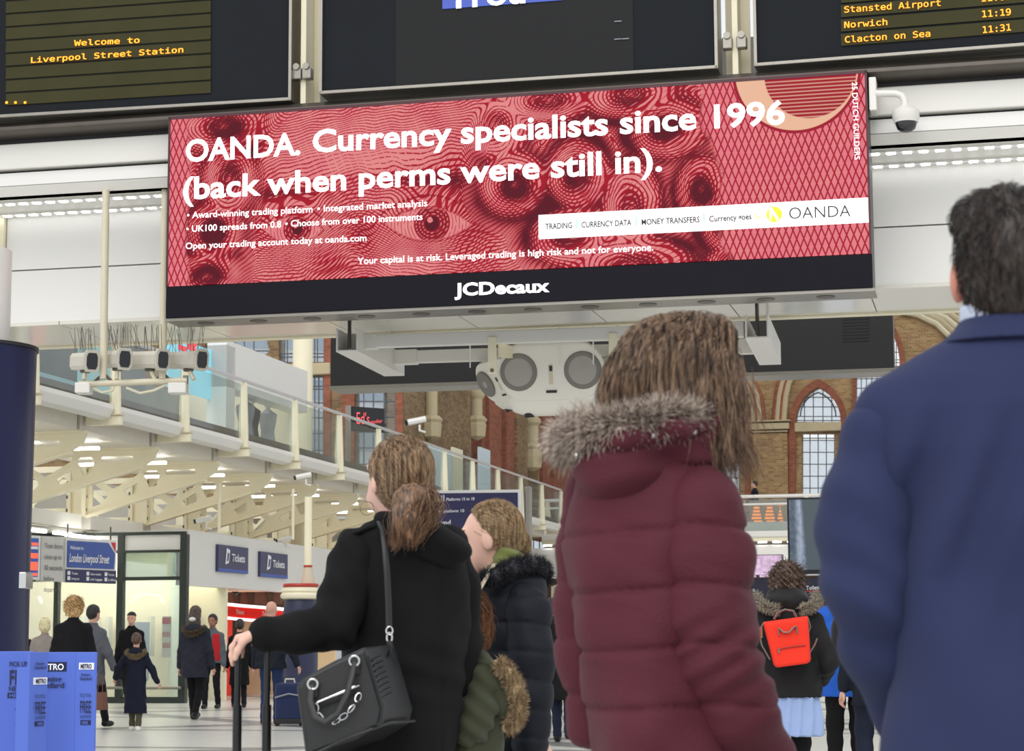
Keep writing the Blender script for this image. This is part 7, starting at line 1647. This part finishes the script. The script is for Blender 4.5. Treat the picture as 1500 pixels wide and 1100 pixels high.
def pack_red(): 
    Yb = 15.15; q = lambda x, y: P(x, y, Yb); bg_ = thing('rucksack', q(1243, 955), 'black and red rucksack worn by the blue jacketed person', 'bag')
    f_ = union([ell(q(1243, 925), (.13, .10, .17)), ell(q(1243, 945), (.13, .1, .12))], .04); L('body', f_, .012, cloth('black_rucksack', (28, 26, 30), .7), bg_)
    L('red_base', union([cone(q(1233, 954), q(1254, 956), .05, .05)], .02), .010, cloth('rucksack_red', (226, 56, 44), .7), bg_)
pack_red()
# woman with the red rucksack
ry_ = 13.6
def hood_big(root, k, hq, cm):
    sdf_obj('hood', wrap(union([ell((0, -.06, 1.40), (.15, .10, .075)), ell((0, -.03, 1.45), (.125, .09, .045))], .03), lambda d, P_: d + folds(P_, .006, 1.2)), .009, cloth('black_hood', (30, 30, 30), .7), root)
    fm_ = hair_mat('grey_brown_fur', (110, 102, 90), (190, 180, 162), .7)
    for sx in (-1, 1):
        pa = [(sx * .19, .02, 1.43), (sx * .20, -.08, 1.39), (sx * .15, -.15, 1.35), (sx * .07, -.17, 1.33)]; fur(pa, None, .018, 1500, .036, fm_, root, thick=.0026, seed=30 + sx)
rw = person('brown haired woman in a black fur hooded jacket and pale blue dress', 1154, ry_, 1.62, -2, (30, 30, 31), .83, (14, 14, 16), ('curly', (58, 42, 34)), coat_puff=.035, h=.009, fur_rgb=None, extra=hood_big, dress=((150, 172, 214), .56, .66, .235, .24), lh=(-.20, .22, .98), rh=(.24, .16, .95), lf=(-.09, .0), rf=(.09, .0), width=1.12)
def rucksack():
    Yb = ry_ - .235; q = lambda x, y, dy=0: P(x, y, Yb + dy)
    b = thing('rucksack', q(1155, 978), 'bright orange red square rucksack with grey straps on the woman in black', 'bag')
    om = cloth('orange_red_canvas', (238, 52, 32), .6, .05, .15, 6, 90, sheen=0); gm = cloth('grey_webbing', (128, 116, 108), .8)
    pts = [(1118, 911), (1183, 902), (1187, 968), (1182, 972), (1138, 978), (1134, 974)]; n = len(pts)
    fr_ = [np.array(q(x, y, -.09)) for x, y in pts]; bk = [np.array(q(x + (1 if x > 1150 else -1), y, .05)) for x, y in pts]; c = np.mean(fr_, 0); fi = [c + (p - c) * .93 + np.array((0, -.02, 0)) for p in fr_]
    vs = fi + fr_ + bk; fs = [tuple(range(n))] + [(r_ * n + i, r_ * n + (i + 1) % n, (r_ + 1) * n + (i + 1) % n, (r_ + 1) * n + i) for r_ in range(2) for i in range(n)] + [tuple(range(3 * n - 1, 2 * n - 1, -1))]
    MB().add(vs, fs).build('body', om, b, bevel=.012)
    MB().tube([q(1134, 907, -.02), q(1140, 897, -.03), q(1150, 893, -.03), q(1162, 895, -.03), q(1166, 903, -.02)], .018, 8, rb=.4).build('grab_handle', gm, b, smooth=True)
    MB().tube([q(1141, 931, -.115), q(1141, 920, -.12), q(1148, 926, -.13), q(1156, 926, -.13), q(1162, 919, -.13), q(1166, 917, -.12), q(1168, 928, -.115)], .012, 6, rb=.4).build('front_handle', gm, b, smooth=True)
    MB().tube([q(1139, 951, -.115), q(1160, 947, -.118), q(1180, 945, -.115)], .005, 6).build('zip', mat('zip_red', (170, 40, 32), .5), b)
    MB().tube([q(1141, 950, -.12), q(1141, 957, -.12)], .006, 6).build('zip_pull', gm, b)
    MB().box(Fr(q(1112, 930, .0), 0), -.012, .02, -.01, .01, -.02, .05).build('brown_buckle', mat('tan_leather', (176, 110, 70), .5), b)
    for pts_ in (((1119, 912), (1112, 924), (1116, 945), (1128, 966)), ((1183, 905), (1187, 918), (1184, 926)), ((1186, 956), (1193, 945), (1197, 935))):
        MB().tube([q(x, y, .0) for x, y in pts_], .013, 6, rb=.4).build('shoulder_strap', gm, b, smooth=True)
rucksack()
# luggage
def trolley(x, Y, wpx, y0, y1, rgb_, label, tilt=0):
    f = Fr((P(x, 943, Y)[0], Y, 0), 0); hw = wpx / 2 * Y / 3000; z1_ = P(x, y0, Y)[2]; z0_ = .06
    s = thing('suitcase', (f.o[0], Y, 0), label, 'suitcase'); cm_ = cloth('case_%d_%d_%d' % rgb_, rgb_, .7, .12, .2)
    MB().box(f, -hw, hw, -.12, .14, z0_, z1_).build('body', cm_, s, bevel=.05)
    MB().tube([f.w(-hw, -.13, z0_ + (z1_ - z0_) * .62), f.w(0, -.15, z0_ + (z1_ - z0_) * .72), f.w(hw, -.13, z0_ + (z1_ - z0_) * .66)], .012, 6).build('piping', mat('grey_piping', (150, 152, 160), .5), s)
    MB().tube([f.w(-.07, 0, z1_ - .02), f.w(-.06, 0, z1_ + .05), f.w(.06, 0, z1_ + .05), f.w(.07, 0, z1_ - .02)], .013, 8).build('carry_handle', white, s, smooth=True)
    MB().box(f, -hw * 1.02, hw * 1.02, -.13, .1, .03, .10).build('base', blackm, s, bevel=.01)
    for sx in (-1, 1): MB().lathe(f.w(sx * hw * .86, -.08, .035), [(.035, -.02), (.035, .02)], 14, axis=(1, 0, 0)).build('wheel', blackm, s)
    return s
trolley(425, dist_for(1061) - .1, 40, 1000, 1062, (38, 48, 86), 'navy blue suitcase with grey piping pulled by the bald man')
trolley(438, 41.0, 24, 981, 1020, (190, 30, 48), 'red suitcase in the background right of the bald man')
trolley(838, dist_for(1058), 26, 1013, 1060, (104, 106, 108), 'grey suitcase standing beyond the black knee length coat')
o = thing('paper_bag', P(145, 1048, 28.2), 'brown paper shopping bag carried by the man in grey', 'bag')
fb_ = Fr(P(146, 1040, 28.2), 20); zz1 = P(146, 1014, 28.2)[2] - fb_.o[2]; MB().hexa([fb_.w(a * s_, b, c) for c, s_ in ((0, 1.0), (zz1, .85)) for a, b in ((-.09, -.05), (.09, -.05), (.09, .06), (-.09, .06))]).build('body', mat('brown_paper', (124, 82, 66), .7), o, bevel=.01)
MB().tube([fb_.w(-.04, 0, zz1), fb_.w(-.02, 0, zz1 + .22), fb_.w(.03, 0, zz1 + .22), fb_.w(.04, 0, zz1)], .006, 6).build('cord_handle', mat('brown_paper', (124, 82, 66)), o)

# ------------------------------------------------------------------ blue newspaper stands, bottom left
nb_ = mat('newspaper_stand_blue', (82, 110, 204), .45, var=.04, scale=2); nd = mat('navy_print', (26, 32, 66), .5); nwt = mat('white_label', (236, 238, 244), .5); nrd = mat('red_dot_print', (224, 60, 60), .5)
YN = 11.5
def stand(panels, label, ydep=.42):
    """panels: list of (xl, dyl, xr, dyr, ytop) vertical boards in plan, joined edge to edge"""
    xs = [p[0] for p in panels] + [panels[-1][2]]
    cx_ = (xs[0] + xs[-1]) / 2; root = thing('newspaper_stand', (P(cx_, 955, YN)[0], YN, 0), label, 'newspaper stand'); fr_ = []
    for xl, dl, xr, dr, yt in panels:
        a = P(xl, 955, YN + dl); b = P(xr, 955, YN + dr); zt = P((xl + xr) / 2, yt, YN + (dl + dr) / 2)[2]
        e = unit((b - a) * np.array((1, 1, 0))); n_ = np.array((-e[1], e[0], 0)) * .02
        MB().hexa([(a[0], a[1], 0), (b[0], b[1], 0), (b[0] + n_[0], b[1] + n_[1], 0), (a[0] + n_[0], a[1] + n_[1], 0), (a[0], a[1], zt), (b[0], b[1], zt), (b[0] + n_[0], b[1] + n_[1], zt), (a[0] + n_[0], a[1] + n_[1], zt)]).build('board', nb_, root, bevel=.004)
        fr_.append((a * np.array((1, 1, 0)), b * np.array((1, 1, 0)), math.degrees(math.atan2(-(b - a)[1], (b - a)[0]))))
    return root, fr_
def label_(root, fr_i, s_, x0, x1, y, cap, m_, bold=.02, shear=0, box=None):
    a, b, yaw_ = fr_i; f = Fr(a, yaw_); u0_, z_ = f.px(x0, y); u1_, _ = f.px(x1, y); c_ = cap * YN / 3000
    if box:
        MB().box(f, u0_ - .012, u1_ + .012, -.004, .0, z_ - c_ * .25, z_ + c_ * 1.25).build('print_block', box, root)
    if s_: text(s_, f.w(u0_, -.006, z_), f.w(u1_, -.006, z_), c_, m_, root, name='lettering', bold=bold, shear=shear, lift=.003)
s1_, f_1 = stand([(-30, 0, 50, .05, 954)], 'leftmost pale blue newspaper stand with large PICK UP YOUR FREE print')
for s_, x0, x1, y, cap in (('PICK UP YOUR', 14, 62, 976, 7), ('FREE', 14, 48, 1003, 22), ('NEWSPAPER', 13, 62, 1012, 7)): label_(s1_, f_1[0], s_, x0, x1, y, cap, nd)
label_(s1_, f_1[0], 'HERE', 14, 34, 1021, 5, nb_, box=nd)
for y in (1042, 1064, 1082, 1099): label_(s1_, f_1[0], '•', 22, 28, y, 7, nd)
s3_, f_3 = stand([(70, .10, 111, .0, 955), (111, .0, 141, -.03, 955)], 'right hand pale blue newspaper stand, printed on its two folded faces')
label_(s3_, f_3[0], 'METRO', 58, 95, 981, 9, nwt, box=nd, bold=.03); label_(s3_, f_3[0], 'Evening', 56, 91, 998, 8, nd); label_(s3_, f_3[0], 'Standard', 50, 95, 1007, 8, nd)
def tall(root, f, x0, x1, ys):
    label_(root, f, 'METRO', x0 + 1, x1 - 1, ys[0], 6.5, nd, box=nwt, bold=.03); label_(root, f, 'Evening', x0 + 2, x1 - 3, ys[1], 4, nd); label_(root, f, 'Standard', x0, x1 - 1, ys[1] + 6, 4.5, nd)
    label_(root, f, 'PICK UP YOUR', x0, x1 - 2, ys[2], 5.5, nd, bold=0); label_(root, f, 'FREE', x0, x1 - 2, ys[2] + 23, 18, nd, bold=.01); label_(root, f, 'NEWSPAPER', x0, x1 - 2, ys[2] + 31, 5, nd, bold=0); label_(root, f, 'HERE', x0 + 3, x1 - 6, ys[2] + 39.5, 4.5, nb_, box=nd)
tall(s3_, f_3[1], 118, 136, (979, 990, 1021))
s2_, f_2 = stand([(25, -.28, 44, -.30, 978), (44, -.30, 71, -.18, 955)], 'middle pale blue newspaper stand in front of the other two')
tall(s2_, f_2[1], 50, 67, (1001, 974, 1023))
